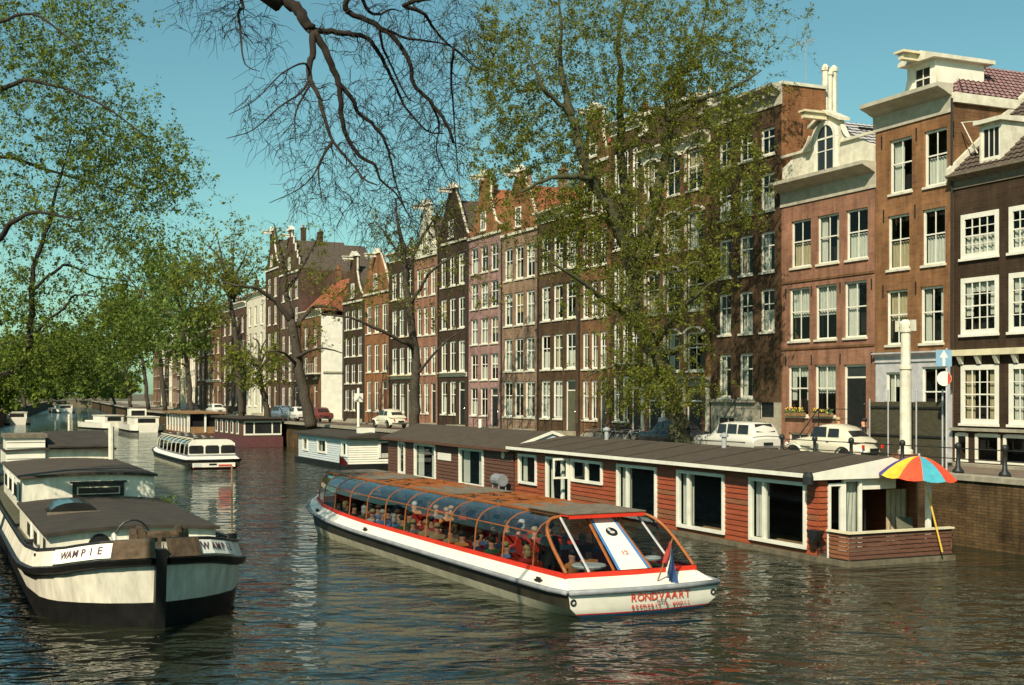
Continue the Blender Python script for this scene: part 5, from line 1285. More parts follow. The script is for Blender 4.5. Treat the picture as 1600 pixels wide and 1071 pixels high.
B().box(-1.62, -.28, 8.1, 8.2, 1.74, 1.86).build('skylight_kerb', 'grey_wood', sk)
c2 = cabin('main_cabin', 13.2, 22.9, 1.4, 2.42, 1.92, 1.95, 'asphalt_felt', crown=.10)
f = B().box(-.50, 1.0, 13.12, 13.195, 1.86, 2.27).build('front_window', 'black', c2)
B().box(-.38, .88, 13.10, 13.118, 1.93, 2.16).build('inner_frame', 'cream', f); B().box(-.34, .84, 13.085, 13.098, 1.96, 2.13).build('pane', 'dark_pane', f)
B().box(-.58, 1.08, 13.08, 13.119, 2.272, 2.33).build('hood', 'black', f)
for k in range(3):
    f = B().box(-2.02, -1.96, 14.0 + k * 2.6, 15.6 + k * 2.6, 1.75, 2.3).build('side_window', 'white_paint', c2); B().box(-2.035, -2.022, 14.15 + k * 2.6, 15.45 + k * 2.6, 1.83, 2.22).build('pane', 'dark_pane', f)
c3 = cabin('wheelhouse', 22.7, 28.6, 2.2, 2.86, 1.85, 1.8, 'felt_dark', crown=.05, over=.25)
B().prism([(22.4, 2.99), (22.4, 3.05), (25.6, 3.52), (28.8, 3.2), (28.8, 2.99)], 'x', -.45, 1.9).build('raised_roof', 'felt_dark', c3)
B().box(-.4, 1.7, 22.58, 22.68, 2.965, 2.985).build('grab_rail', 'old_white', c3)
B().box(-1.9, -.55, 22.55, 24.5, 2.1, 3.36).build('white_hatch_box', 'boat_white', c3)
B().box(-1.98, -.48, 22.47, 24.6, 3.36, 3.50).build('hatch_roof', 'grey_wood', c3)
mb = B()
for k in range(6): mb.box(-1.9 + .02, -.57, 22.53, 22.546, 2.2 + k * .2, 2.212 + k * .2)
mb.build('panel_lines', 'grey_paint', c3)
B().tube([(1.78, 22.4, 2.4), (1.78, 22.4, 3.75)], .11, 8).build('exhaust_pipe', 'old_white', bg_)
# windlass, coils and hoop on the foredeck
wd = empty('windlass', (0.1, 1.55, 1.30)); wd.parent = bg_
B().lathe([(.0, -.62), (.2, -.62), (.2, -.5), (.13, -.48), (.13, .48), (.2, .5), (.2, .62), (0, .62)], (.1, 0, .52), 10, 'x').build('drum', 'rust', wd)
for xx in (-.32, .52): B().box(xx - .05, xx + .05, -.2, .2, 0, .75).build('cheek', 'rust', wd)
for k in range(7): B().box(-.55 + k * .17, -.41 + k * .17, -.36 - .02 * (k % 2), -.30, .05, .62 + .05 * math.sin(k * 2.1)).build('fender_board', 'rust', wd)
B().tube([(-.5 + .38 * math.cos(t) + .05, .1, .45 + .45 * math.sin(t)) for t in np.linspace(0.1, math.pi - .1, 10)], .022, 5).build('hoop', 'black_iron', wd)
for k in range(4): B().torus((.95 + .1 * k, -.1 + .15 * (k % 2), .15 + .06 * k), .22, .04, 'z', 14, 5).build('rope_coil', 'tan_wood', wd)
B().torus((-.85, .1, .42), .17, .05, 'x', 12, 5).torus((-.75, -.1, .28), .15, .05, 'y', 12, 5).build('chain_wheel', 'old_white', wd)
B().tube([(2.2, 3.3, 1.2), (2.2, 3.3, 3.25)], .022, 6).build('flagstaff', 'tan_wood', bg_)
B().box(2.1, 2.3, 3.2, 3.4, 1.1, 1.62).build('staff_socket', 'black', bg_)
for xx, yy in ((-2.3, 3.0), (-2.32, 6.0), (2.25, 5.0)): B().lathe([(.09, 0), (.09, .35), (.13, .36), (.13, .42)], (xx * .95, yy, .98), 8).build('bollard', 'black_iron', bg_)
pl = empty('planter_tub', BG + Matrix.Rotation(BG_RZ, 3, 'Z') @ Vector((2.05, 11.5, 1.05)), 0, 'leafy green plant in a tub on the barge side deck', 'plant')
B().lathe([(.12, 0), (.2, .3), (.22, .3)], (0, 0, 0), 10).build('tub', 'rust', pl)
mb = B()
for k in range(120):
    a = Vector((random.gauss(0, .22), random.gauss(0, .22), .35 + random.random() * .5)); d = Vector((random.uniform(-1, 1), random.uniform(-1, 1), random.uniform(-.3, 1))).normalized() * .09; e = d.cross(Vector((random.random(), random.random(), random.random()))).normalized() * .04
    mb.face([tuple(a), tuple(a + d * .5 + e), tuple(a + d), tuple(a + d * .5 - e)])
tag(mb.build('leaves', 'leaf_green', pl), kind='stuff')
# --- white barges further along
def small_barge(px, py, L, hw, rz, label, wheel=True):
    Y = CAMZ * FPX / (py - HOR); r = empty('moored_barge', ((px - CX) / FPX * Y, Y, 0), rz, label, 'boat', 'moored white boats in the distance')
    stn = [0, .5, 1.2, 2.5, L * .7, L * .85, L * .95, L]; ww = [.6, .85, 1, 1, 1, .85, .5, .1]
    for sg in (1, -1): B().grid([[(sg * hw * a, y, 1.0 + .5 * max(0, y / L - .7)) for y, a in zip(stn, ww)], [(sg * hw * a * .95, y, .25) for y, a in zip(stn, ww)]]).build('white_side', 'boat_white', r); B().grid([[(sg * hw * a * .95, y, .25) for y, a in zip(stn, ww)], [(sg * hw * a * .8, y, -.4) for y, a in zip(stn, ww)]]).build('black_side', 'hull_black', r)
    B().face([(-hw * .6, 0, 1.0), (hw * .6, 0, 1.0), (hw * .5, .05, -.3), (-hw * .5, .05, -.3)]).build('stern', 'boat_white', r)
    B().grid([[(-hw * a, y, .9) for y, a in zip(stn, ww)], [(hw * a, y, .9) for y, a in zip(stn, ww)]]).build('deck', 'grey_wood', r)
    B().box(-hw * .7, hw * .7, 1.5, L * .45, .9, 1.9).build('cabin', 'boat_white', r); B().box(-hw * .75, hw * .75, 1.4, L * .46, 1.9, 2.0).build('cabin_roof', 'old_white', r)
    for k in range(3): B().box(hw * .7 + .002, hw * .7 + .02, 2 + k * 1.4, 2.8 + k * 1.4, 1.3, 1.75).build('window', 'dark_pane', r)
    B().box(-hw * .5, hw * .5, 1.48, 1.498, 1.2, 1.75).build('window', 'dark_pane', r)
    if wheel: B().box(-hw * .5, hw * .5, L * .5, L * .62, .9, 2.9).build('wheelhouse', 'boat_white', r); B().box(-hw * .4, hw * .4, L * .5 - .02, L * .5 - .003, 2.0, 2.7).build('window', 'dark_pane', r)
small_barge(232, 676, 18, 2.2, BG_RZ, 'white moored barge beyond the tan covered barge', True)
small_barge(185, 672, 13, 1.9, BG_RZ + .25, 'white cabin boat lying off the row of houseboats', False)
small_barge(104, 645, 16, 2.6, R(30), 'small white cruiser far down the canal', False)
small_barge(28, 664, 14, 2.2, R(28), 'low dark-shadowed boat moored behind the black and white barge', False)
B_ = empty('mooring_post', at(108, 650, 150) * 1.0, 0, 'pale wooden mooring post standing in the far water', 'post'); B_.location.z = 0
B().lathe([(.16, -1), (.15, 2.4), (.1, 2.5)], (0, 0, 0), 8).build('shaft', 'old_white', B_)
# ------------------------------------------------------------------ people
def skin_body(name, joints, edges, root='pelvis', sub=1):
    names = list(joints); me = bpy.data.meshes.new(name); me.from_pydata([joints[n][0] for n in names], [(names.index(a), names.index(b)) for a, b in edges], [])
    o = bpy.data.objects.new(name, me); col.objects.link(o); o.modifiers.new('s', 'SKIN'); sk = me.skin_vertices[0].data
    for i, n in enumerate(names):
        r_ = joints[n][1]; sk[i].radius = (r_, r_) if not isinstance(r_, tuple) else r_; sk[i].use_root = (n == root)
    ss = o.modifiers.new('u', 'SUBSURF'); ss.levels = sub; ss.render_levels = sub
    bpy.context.view_layer.update()
    m2 = bpy.data.meshes.new_from_object(o.evaluated_get(bpy.context.evaluated_depsgraph_get()))
    bpy.data.objects.remove(o); bpy.data.meshes.remove(me); m2.name = name
    m2.polygons.foreach_set('use_smooth', [True] * len(m2.polygons))
    return m2
def seated_mesh():
    J = dict(pelvis=((0, 0, .10), (.16, .13)), waist=((0, -.01, .28), (.145, .11)), chest=((0, 0, .46), (.18, .12)), neck=((0, .01, .60), .065), jaw=((0, .035, .68), (.085, .095)), skull=((0, .02, .78), (.10, .118)),
             hipl=((-.10, .08, .09), .10), kneel=((-.12, .44, .10), .075), footl=((-.12, .46, -.30), .05), toel=((-.12, .60, -.33), .04), hipr=((.10, .08, .09), .10), kneer=((.12, .44, .10), .075), footr=((.12, .46, -.30), .05), toer=((.12, .60, -.33), .04),
             shl=((-.20, 0, .52), .065), ell=((-.25, .08, .28), .05), hal=((-.12, .30, .20), .035), fil=((-.08, .38, .19), .028), shr=((.20, 0, .52), .065), elr=((.25, .08, .28), .05), har=((.12, .30, .20), .035), fir=((.08, .38, .19), .028))
    E = [('pelvis', 'waist'), ('waist', 'chest'), ('chest', 'neck'), ('neck', 'jaw'), ('jaw', 'skull'), ('pelvis', 'hipl'), ('hipl', 'kneel'), ('kneel', 'footl'), ('footl', 'toel'), ('pelvis', 'hipr'), ('hipr', 'kneer'), ('kneer', 'footr'), ('footr', 'toer'), ('chest', 'shl'), ('shl', 'ell'), ('ell', 'hal'), ('hal', 'fil'), ('chest', 'shr'), ('shr', 'elr'), ('elr', 'har'), ('har', 'fir')]
    m = skin_body('seated_body', J, E)
    m.materials.append(M['skin']); m.materials.append(M['cloth_navy']); m.materials.append(M['cloth_grey'])
    for p in m.polygons:
        c = p.center
        p.material_index = 0 if c.z > .585 or (c.y > .25 and .12 < c.z < .26 and abs(c.x) < .17) else (2 if c.z < .17 else 1)
    return m
def standing_mesh(ov=None):
    J = dict(pelvis=((0, 0, .92), (.15, .11)), waist=((0, 0, 1.08), (.13, .10)), chest=((0, 0, 1.30), (.18, .12)), neck=((0, .01, 1.45), .06), jaw=((0, .035, 1.54), (.075, .085)), skull=((0, .02, 1.64), (.085, .10)),
             hipl=((-.09, 0, .86), .10), kneel=((-.10, .02, .48), .07), ankl=((-.10, 0, .09), .048), toel=((-.11, .15, .04), .04), hipr=((.09, 0, .86), .10), kneer=((.10, .02, .48), .07), ankr=((.10, 0, .09), .048), toer=((.11, .15, .04), .04),
             shl=((-.20, 0, 1.38), .06), ell=((-.25, -.02, 1.10), .048), wrl=((-.22, .10, .90), .034), hal=((-.20, .15, .82), .034), shr=((.20, 0, 1.38), .06), elr=((.25, -.02, 1.10), .048), wrr=((.22, .10, .90), .034), har=((.20, .15, .82), .034))
    if ov: J.update(ov)
    E = [('pelvis', 'waist'), ('waist', 'chest'), ('chest', 'neck'), ('neck', 'jaw'), ('jaw', 'skull'), ('pelvis', 'hipl'), ('hipl', 'kneel'), ('kneel', 'ankl'), ('ankl', 'toel'), ('pelvis', 'hipr'), ('hipr', 'kneer'), ('kneer', 'ankr'), ('ankr', 'toer'), ('chest', 'shl'), ('shl', 'ell'), ('ell', 'wrl'), ('wrl', 'hal'), ('chest', 'shr'), ('shr', 'elr'), ('elr', 'wrr'), ('wrr', 'har')]
    m = skin_body('standing_body', J, E)
    m.materials.append(M['skin']); m.materials.append(M['cloth_navy']); m.materials.append(M['cloth_grey'])
    for p in m.polygons:
        c = p.center; hand = min((c - Vector(J['hal'][0])).length, (c - Vector(J['har'][0])).length) < .11
        p.material_index = 0 if c.z > 1.44 or hand else (2 if c.z < .95 else 1)
    return m
def hair_mesh(style):
    mb = B()
    if style == 'short': mb.ellipsoid((0, -.025, .055), (.108, .115, .085), 10, 6)
    elif style == 'long': mb.ellipsoid((0, -.01, .035), (.108, .12, .10), 10, 6).ellipsoid((0, -.06, -.08), (.10, .065, .13), 8, 6)
    else: mb.ellipsoid((0, 0, .05), (.115, .13, .07), 10, 6).lathe([(.19, .03), (.19, .05), (.11, .06)], (0, 0, 0), 12)
    o = mb.build('hair', 'hair_dark', None, smooth=True); me = o.data; bpy.data.objects.remove(o); return me
SEAT, STAND = seated_mesh(), standing_mesh()
LEAN = standing_mesh(dict(shl=((-.20, .05, 1.38), .06), ell=((-.27, .22, 1.20), .048), wrl=((-.14, .40, 1.12), .034), hal=((-.08, .46, 1.12), .034)))
HAIR = {k: hair_mesh(k) for k in ('short', 'long', 'hat')}
def person(mesh, loc, rz, top, legs, hair, style, label, group=None, headz=None, sc_=1.0):
    o = bpy.data.objects.new('person', mesh); col.objects.link(o); o.location = loc; o.rotation_euler = (0, 0, rz); o.scale = (sc_, sc_, sc_)
    for i, mm in ((1, top), (2, legs)): o.material_slots[i].link = 'OBJECT'; o.material_slots[i].material = M[mm]
    tag(o, label, 'person', group)
    h = bpy.data.objects.new('hair' if style != 'hat' else 'hat', HAIR[style]); col.objects.link(h); h.parent = o
    h.location = (0, .01, .785 if mesh is SEAT else 1.64)
    h.material_slots[0].link = 'OBJECT'; h.material_slots[0].material = M[hair]
    return o
TBM = Matrix.Translation(TB_P) @ Matrix.Rotation(TB_RZ, 4, 'Z')
rp_ = random.Random(11)
tops = ['cloth_navy', 'cloth_green', 'cloth_red', 'cloth_pale', 'cloth_brown', 'cloth_orange', 'cloth_grey', 'cloth_blue', 'cloth_black', 'cloth_tan', 'cloth_brown', 'cloth_black']
hairs = ['hair_dark', 'hair_brown', 'hair_brown', 'hair_fair', 'hair_grey', 'hair_dark']
ORD = ['first', 'second', 'third', 'fourth', 'fifth', 'sixth', 'seventh', 'eighth', 'ninth', 'tenth', 'eleventh', 'twelfth', 'thirteenth', 'fourteenth', 'fifteenth', 'sixteenth', 'seventeenth']
for yy in np.arange(4.5, 18.4, .92):
    for xc in (-1.36, -.82, .82, 1.36):
        if rp_.random() < .76 and abs(xc) < tcw(yy) - .3:
            p = TBM @ Vector((xc + rp_.uniform(-.04, .04), yy, .36))
            tp, hr = rp_.choice(tops), rp_.choice(hairs); ro = ORD[int(round((yy - 4.5) / .92))]
            lab_ = 'passenger in %s with %s hair, %s row from the tour boat stern, %s seat' % (tp[6:], hr[5:], ro, {-1.36: 'port window', -.82: 'port aisle', .82: 'starboard aisle', 1.36: 'starboard window'}[xc])
            person(SEAT, p, TB_RZ + (1 if xc > 0 else -1) * rp_.choice((0, .2, .5, 1.0, 1.5, 2.95, 3.1)), tp, rp_.choice(['cloth_grey', 'cloth_navy', 'cloth_brown']), hr, rp_.choice(('short', 'short', 'long')), lab_, 'tour boat passengers', sc_=rp_.uniform(.94, 1.04))
person(STAND, TBM @ Vector((-1.18, 2.45, .05)), TB_RZ + .2, 'cloth_black', 'cloth_black', 'hair_dark', 'short', 'dark-clothed person standing at the tour boat stern behind the glass', sc_=1.06)
person(SEAT, TBM @ Vector((-.62, 2.3, .34)), TB_RZ + .25, 'cloth_orange', 'cloth_grey', 'hair_dark', 'short', 'person in orange shirt sitting left of the white stern door')
person(SEAT, TBM @ Vector((.05, 2.7, .34)), TB_RZ - .1, 'cloth_orange', 'cloth_grey', 'hair_brown', 'short', 'person in orange shirt sitting behind the white stern door')
person(SEAT, TBM @ Vector((-1.3, 3.4, .36)), TB_RZ, 'cloth_red', 'cloth_grey', 'hair_fair', 'long', 'person in red seated just ahead of the standing person on the tour boat')
# ------------------------------------------------------------------ cars
def car(kind, loc, rz, paint, label):
    """nose towards -x"""
    c = empty('parked_car', loc, rz, label, 'car', 'cars parked along the quay')
    if kind == 'beetle':
        L = 4.07
        st = [(0, .38, .55, .42), (.12, .30, .68, .55), (.45, .28, .83, .62), (.95, .28, .93, .66), (1.35, .28, .97, .70), (1.9, .28, .98, .74), (2.6, .28, .97, .74), (3.1, .28, .93, .70), (3.6, .30, .78, .60), (3.95, .34, .58, .48), (4.07, .40, .48, .40)]
        roof = [(1.33, .98), (1.5, 1.22), (1.72, 1.40), (2.0, 1.49), (2.4, 1.50), (2.8, 1.42), (3.15, 1.25), (3.5, 1.0), (3.7, .82)]
        rw = .60; win = [(1.50, 1.02, 1.62, 1.30), (1.62, 1.02, 2.32, 1.40), (2.40, 1.02, 2.95, 1.34)]
    else:
        L = 4.4
        st = [(0, .40, .72, .70), (.08, .30, .78, .76), (.9, .28, .86, .78), (1.35, .28, .90, .79), (2.0, .28, .92, .80), (3.4, .28, .92, .80), (4.25, .30, .88, .78), (4.4, .40, .72, .74)]
        roof = [(1.25, .90), (1.55, 1.16), (1.80, 1.40), (2.2, 1.46), (3.4, 1.46), (4.0, 1.42), (4.2, 1.2), (4.34, .88)] if kind == 'estate' else [(1.3, .90), (1.6, 1.18), (1.85, 1.38), (2.2, 1.43), (2.9, 1.42), (3.2, 1.28), (3.6, .95), (3.7, .90)]
        rw = .64; win = [(1.75, .96, 2.40, 1.36), (2.48, .96, 3.15, 1.37), (3.23, .96, 3.95, 1.35)] if kind == 'estate' else [(1.75, .96, 2.35, 1.33), (2.43, .96, 3.1, 1.32)]
    mb = B(); rows = []
    for (x, zb, zt_, hw) in st: rows.append([(x, -hw * .86, zb), (x, -hw - .02, (zb + zt_) / 2), (x, -hw * .97, zt_ - .03), (x, -hw * .78, zt_ + .02), (x, 0, zt_ + .05), (x, hw * .78, zt_ + .02), (x, hw * .97, zt_ - .03), (x, hw + .02, (zb + zt_) / 2), (x, hw * .86, zb)])
    mb.grid(rows); mb.face(rows[0]); mb.face(rows[-1]); mb.build('body', paint, c, smooth=True)
    mb = B(); rows = []; hb_ = .72 if kind != 'beetle' else .68
    for x, z in roof:
        zb = .9; f = (z - zb) / .6; w_ = hb_ + (rw - hb_) * max(0, min(1, f)); rows.append([(x, -hb_, zb - .05), (x, -w_, max(zb - .04, z - .10)), (x, -w_ * .85, z - .02), (x, 0, z + .015), (x, w_ * .85, z - .02), (x, w_, max(zb - .04, z - .10)), (x, hb_, zb - .05)])
    mb.grid(rows); mb.build('cabin', paint, c, smooth=True)
    for sg in (-1, 1):
        for (a, z0, b, z1) in win:
            y0 = sg * (hb_ + .006); y1 = sg * (rw + .028); ins = .10 if a == win[0][0] else .02
            B().face([(a, y0, z0), (b, y0, z0), (b - .02, y1, z1), (a + ins, y1, z1)]).build('side_window', 'dark_pane', c)
    fx = [p for p in roof if p[0] < 2.0]; a, b = roof[0], roof[2]
    d = Vector((b[0] - a[0], 0, b[1] - a[1])); n_ = Vector((-d.z, 0, d.x)).normalized() * .02
    B().face([tuple(Vector((a[0] + .05, -rw * .92, a[1] + .05)) + n_), tuple(Vector((a[0] + .05, rw * .92, a[1] + .05)) + n_), tuple(Vector((b[0], rw * .8, b[1] - .02)) + n_), tuple(Vector((b[0], -rw * .8, b[1] - .02)) + n_)]).build('windscreen', 'dark_pane', c)
    a, b = roof[-1], roof[-3]; d = Vector((b[0] - a[0], 0, b[1] - a[1])); n_ = Vector((d.z, 0, -d.x)).normalized() * .02
    lo, hi = (.25, .9) if kind != 'beetle' else (.45, .95)
    A = Vector((a[0], 0, a[1])); Bq = Vector((b[0], 0, b[1])); p0, p1 = A.lerp(Bq, lo), A.lerp(Bq, hi)
    B().face([tuple(p0 + n_ + Vector((0, -rw * .8, .02))), tuple(p0 + n_ + Vector((0, rw * .8, .02))), tuple(p1 + n_ + Vector((0, rw * .7, .02))), tuple(p1 + n_ + Vector((0, -rw * .7, .02)))]).build('rear_window', 'dark_pane', c)
    for x in (.72, L - .85):
        for sg in (-1, 1):
            wh = B().torus((x, sg * .66, .31), .24, .08, 'y', 18, 7).build('wheel', 'rubber', c, smooth=True); B().lathe([(0, sg * .70), (.17, sg * .70), (.19, sg * .66), (.19, sg * .62), (0, sg * .62)], (x, 0, .31), 12, 'y').build('rim', 'chrome', wh)
            if kind == 'beetle':
                mb = B(); rows = []
                for k in range(11):
                    t = math.pi * (k / 10); cx_, cz_ = x - .44 * math.cos(t), .28 + .46 * math.sin(t); rows.append([(cx_, sg * .58, cz_ + .03), (cx_, sg * .74, cz_ + .0), (cx_, sg * .80, cz_ - .07)])
                mb.grid(rows); mb.build('fender', paint, c, smooth=True)
    for sg in (-1, 1):
        B().ellipsoid((.10, sg * .52, .66), (.07, .09, .09), 8, 5).build('headlight', 'foam', c); B().box(L - .06, L - .02, sg * .55 - .06, sg * .55 + .06, .6, .74).build('tail_light', 'red_paint', c)
    for sg in (-1, 1):
        B().box(.5, L - .5, sg * (st[4][3] + .025) - .006, sg * (st[4][3] + .025) + .006, .60, .625).build('trim_strip', 'chrome', c)
        B().box(2.36, 2.50, sg * (st[4][3] + .035) - .012, sg * (st[4][3] + .035) + .012, .80, .825).build('door_handle', 'chrome', c)
    B().box(L + .03, L + .045, -.25, .25, .50, .61).build('number_plate', 'black', c)
    for x in (-.08, L + .02): B().box(x - .03, x + .03, -.72, .72, .36, .46).build('bumper', 'chrome', c)
    return c
def street_pos(px, yl):
    s = F1.s_at(px, yl); f = (yl - QY) / (-1.5 - QY); return Vector(F1.pos(s, yl, ZQ + (ZK - ZQ) * max(0, min(1, f)) + .01))
NOSE = F1.rz + R(0)
def park(kind, px_nose, yl, ang, paint, label): return car(kind, street_pos(px_nose, yl), F1.rz + R(ang), paint, label)
park('beetle', 1240, -5.9, 10, 'car_cream', 'cream rounded two-door car with a split side window behind the red houseboat')
park('estate', 1104, -5.4, 3, 'car_white', 'white estate car parked below the stone steps')
park('sedan', 1012, -5.0, 3, 'car_dark', 'dark car partly hidden behind the elm trunk')
park('sedan', 452, -5.2, 6, 'car_white', 'white car with dark roof shade parked by the leaning bare tree')
park('estate', 428, -4.6, 3, 'car_blue', 'light blue car just behind the white car by the leaning tree')
park('sedan', 486, -4.2, 3, 'car_red', 'red car parked by the whitewashed side wall')
park('beetle', 592, -5.2, 6, 'car_cream', 'small cream rounded car above the brown houseboat roof')
for px_, pt in ((330, 'car_white'), (290, 'car_dark')): park('sedan', px_, -5, 3, pt, 'white car parked above the purple-brown houseboat' if px_ == 330 else 'dark car parked above the tan covered barge')
# ------------------------------------------------------------------ street furniture
# lamp column on brick footing
p = street_pos(1415, -5.3)
lc = empty('lamp_column', p, F1.rz, 'thick white lamp column on a brick footing in front of the fence', 'lamp post')
Hc = CAMZ + (HOR - 500) * p.y / FPX - p.z
B().box(-.42, .42, -.42, .42, 0, .42).box(-.36, .36, -.36, .36, .42, .5).build('footing', 'brick_redbrown', lc)
B().lathe([(.27, .5), (.27, .62), (.21, .68), (.20, Hc * .66), (.24, Hc * .665), (.24, Hc * .685), (.18, Hc * .69), (.17, Hc - .5), (.22, Hc - .45), (.22, Hc - .15), (.12, Hc)], (0, 0, 0), 14).build('shaft', 'old_white', lc, smooth=False)
B().box(-.42, .42, -.05, .05, Hc - .26, Hc - .18).build('arm', 'old_white', lc)
for sg in (-1, 1): B().box(sg * .40 - .07, sg * .40 + .07, -.08, .08, Hc - .42, Hc - .02).build('lantern', 'old_white', lc)
# hoarding fence with steel posts
fe = empty('hoarding', street_pos(1360, -4.2), F1.rz, 'brown panel fence with thin steel posts behind the lamp column', 'fence')
s0 = F1.s_at(1360, -4.2); sL = F1.s_at(1478, -4.2) - s0; npan = 5
zf = lambda py: CAMZ + (HOR - py) * F1.depth(s0 + sL / 2, -4.2) / FPX - fe.location.z
for k in range(npan):
    top_ = zf(628) + random.uniform(-.04, .04)
    B().box(k * sL / npan + .015, (k + 1) * sL / npan - .015, .0, .035, .12, top_).build('panel', 'hoarding', fe)
for zz_ in (1.1, top_ - .25): B().box(0, sL, -.05, -.003, zz_, zz_ + .07).build('rail', 'black_iron', fe)
for k, px_ in enumerate((1362, 1391, 1435, 1476)): B().lathe([(.032, 0), (.032, zf(610 if k else 625)), (.0, zf(608 if k else 623))], (F1.s_at(px_, -4.2) - s0, -.1, 0), 6).build('post', 'zinc', fe)
# traffic signs
p = street_pos(1479, -5.0)
ts = empty('traffic_sign', p, 0, 'blue square sign with white arrow above a round sign on a steel post', 'sign')
dpt = p.y; zz_ = lambda py: CAMZ + (HOR - py) * dpt / FPX - p.z
B().lathe([(.035, 0), (.035, zz_(545)), (0, zz_(544))], (0, 0, 0), 8).build('post', 'light_grey', ts)
wv = 20 / FPX * dpt
bs = B().box(-.40, .16, -.07, -.04, zz_(573), zz_(547)).build('square_plate', 'sign_blue', ts)
zc_ = (zz_(573) + zz_(547)) / 2; 
B().prism([(-.165, zc_ - .28), (-.075, zc_ - .28), (-.075, zc_ + .02), (.03, zc_ + .02), (-.12, zc_ + .28), (-.27, zc_ + .02), (-.165, zc_ + .02)], 'y', -.082, -.072).build('arrow', 'white_paint', bs)
rs = B().lathe([(0, -.06), (.26, -.06), (.26, -.03), (0, -.03)], (-.10, 0, zz_(592)), 20, 'y').build('round_plate', 'white_paint', ts)
B().prism([(.02, zz_(592) - .22), (.10, zz_(592) - .15), (.15, zz_(592)), (.10, zz_(592) + .15), (.02, zz_(592) + .22)], 'y', -.074, -.062).build('red_half', 'text_red', rs)
# iron bollards and chain rail along the quay edge
bolm = None
lbl = {}
for i, px_ in enumerate((1570, 1497, 1410, 1330, 1273, 1222)):
    s = F1.s_at(px_, QY + .5); pos = F1.pos(s, QY + .5, ZQ + .02)
    names = ['iron bollard on the quay edge nearest the right border', 'iron bollard on the quay edge right of the parasol', 'iron bollard behind the parasol', 'iron bollard in front of the cream car rear', 'iron bollard in front of the cream car nose', 'iron bollard between the white estate car and the cream car']
    b_ = B().lathe([(.20, 0), (.19, .10), (.09, .20), (.065, .55), (.065, .80), (.10, .83), (.115, .92), (.08, 1.0), (0, 1.03)], (0, 0, 0), 10).build('quay_bollard', 'black_iron', None, smooth=True)
    b_.location = pos; tag(b_, names[i], 'bollard', 'iron bollards along the quay edge')
ch = empty('quay_railing', F1.pos(F1.s_at(1222, QY + .5), QY + .5, ZQ), F1.rz, 'thin iron rail strung between the quay bollards', 'railing')
s0 = F1.s_at(1222, QY + .5)
for zz2 in (.5, .85): B().tube([(0, 0, zz2), (F1.s_at(1640, QY + .5) - s0, 0, zz2)], .018, 5).build('rail', 'black_iron', ch)
# people in the street
person(STAND, street_pos(1350, -4.6), F1.rz + 2.5, 'cloth_black', 'cloth_black', 'hair_dark', 'short', 'person in black standing at the end of the fence behind the cream car')
person(STAND, street_pos(1310, -3.2), F1.rz + .5, 'cloth_white', 'cloth_grey', 'hair_fair', 'short', 'person in white shirt behind the roof of the cream car')
# bicycles in front of the railings
def bicycle(loc, rz, m, label):
    b = empty('bicycle', loc, rz, label, 'bicycle', 'bicycles parked along the house fronts')
    for x in (-.52, .52):
        wh = B().torus((x, 0, .35), .33, .022, 'y', 20, 5).build('wheel', 'rubber', b); mb = B()
        for k in range(8): t = math.pi * k / 8; mb.bar((x - .32 * math.cos(t), 0, .35 - .32 * math.sin(t)), (x + .32 * math.cos(t), 0, .35 + .32 * math.sin(t)), .004, 3)
        mb.build('spokes', 'zinc', wh)
    mb = B(); mb.bar((-.52, 0, .35), (-.18, 0, .80), .016).bar((-.52, 0, .35), (-.05, 0, .32), .016).bar((-.05, 0, .32), (-.2, 0, .85), .018).bar((-.05, 0, .32), (.38, 0, .80), .018).bar((-.18, 0, .78), (.36, 0, .84), .018).bar((.36, 0, .95), (.52, 0, .35), .016)
    mb.build('frame', m, b); B().ellipsoid((-.22, 0, .90), (.13, .07, .04), 8, 5).build('saddle', 'black', b)
    B().tube([(.28, -.28, 1.0), (.38, -.2, 1.03), (.37, 0, .97), (.38, .2, 1.03), (.28, .28, 1.0)], .014, 5).build('handlebar', 'chrome', b)
    B().box(-.72, -.3, -.06, .06, .72, .74).build('rack', 'zinc', b)
bl = ['bicycle leaning by the railing left of the row', 'second bicycle from the left by the railing', 'bicycle in the middle of the row under the elm', 'fourth bicycle from the left under the elm', 'bicycle right of the middle under the elm', 'last bicycle of the row beside the elm trunk']
for i, px_ in enumerate((935, 950, 964, 977, 990, 1006)):
    q = street_pos(px_, -4.4 + .2 * (i % 2)); bicycle(q, F1.rz + R(70 + 12 * (i % 3)), ('zinc', 'light_grey', 'black_iron')[i % 3], bl[i])
# sandwich board by the elm
sb = empty('sandwich_board', street_pos(1036, -2.2), F1.rz, 'pale folding board standing by the elm trunk', 'sign')
for sg in (-1, 1): B().prism([(sg * .30, 0), (sg * .34, 0), (sg * .04, 1.5), (sg * .0, 1.5)], 'x', -.38, .38).build('leaf', 'light_grey', sb)
# double-headed white post down the street
p = street_pos(560, -6.0)
dp = empty('signal_post', p, F1.rz, 'white post with a two-armed head behind the pale blue houseboat', 'post')
B().lathe([(.14, 0), (.11, .1), (.11, 2.1), (.14, 2.15)], (0, 0, 0), 8).build('shaft', 'white_paint', dp); B().box(-.75, .75, -.1, .1, 2.15, 2.38).box(-.8, -.5, -.14, .14, 2.0, 2.7).box(.5, .8, -.14, .14, 2.0, 2.7).build('head', 'white_paint', dp)
B().lathe([(.12, 2.38), (.1, 3.1), (.0, 3.15)], (0, 0, 0), 8).build('cap', 'white_paint', dp)
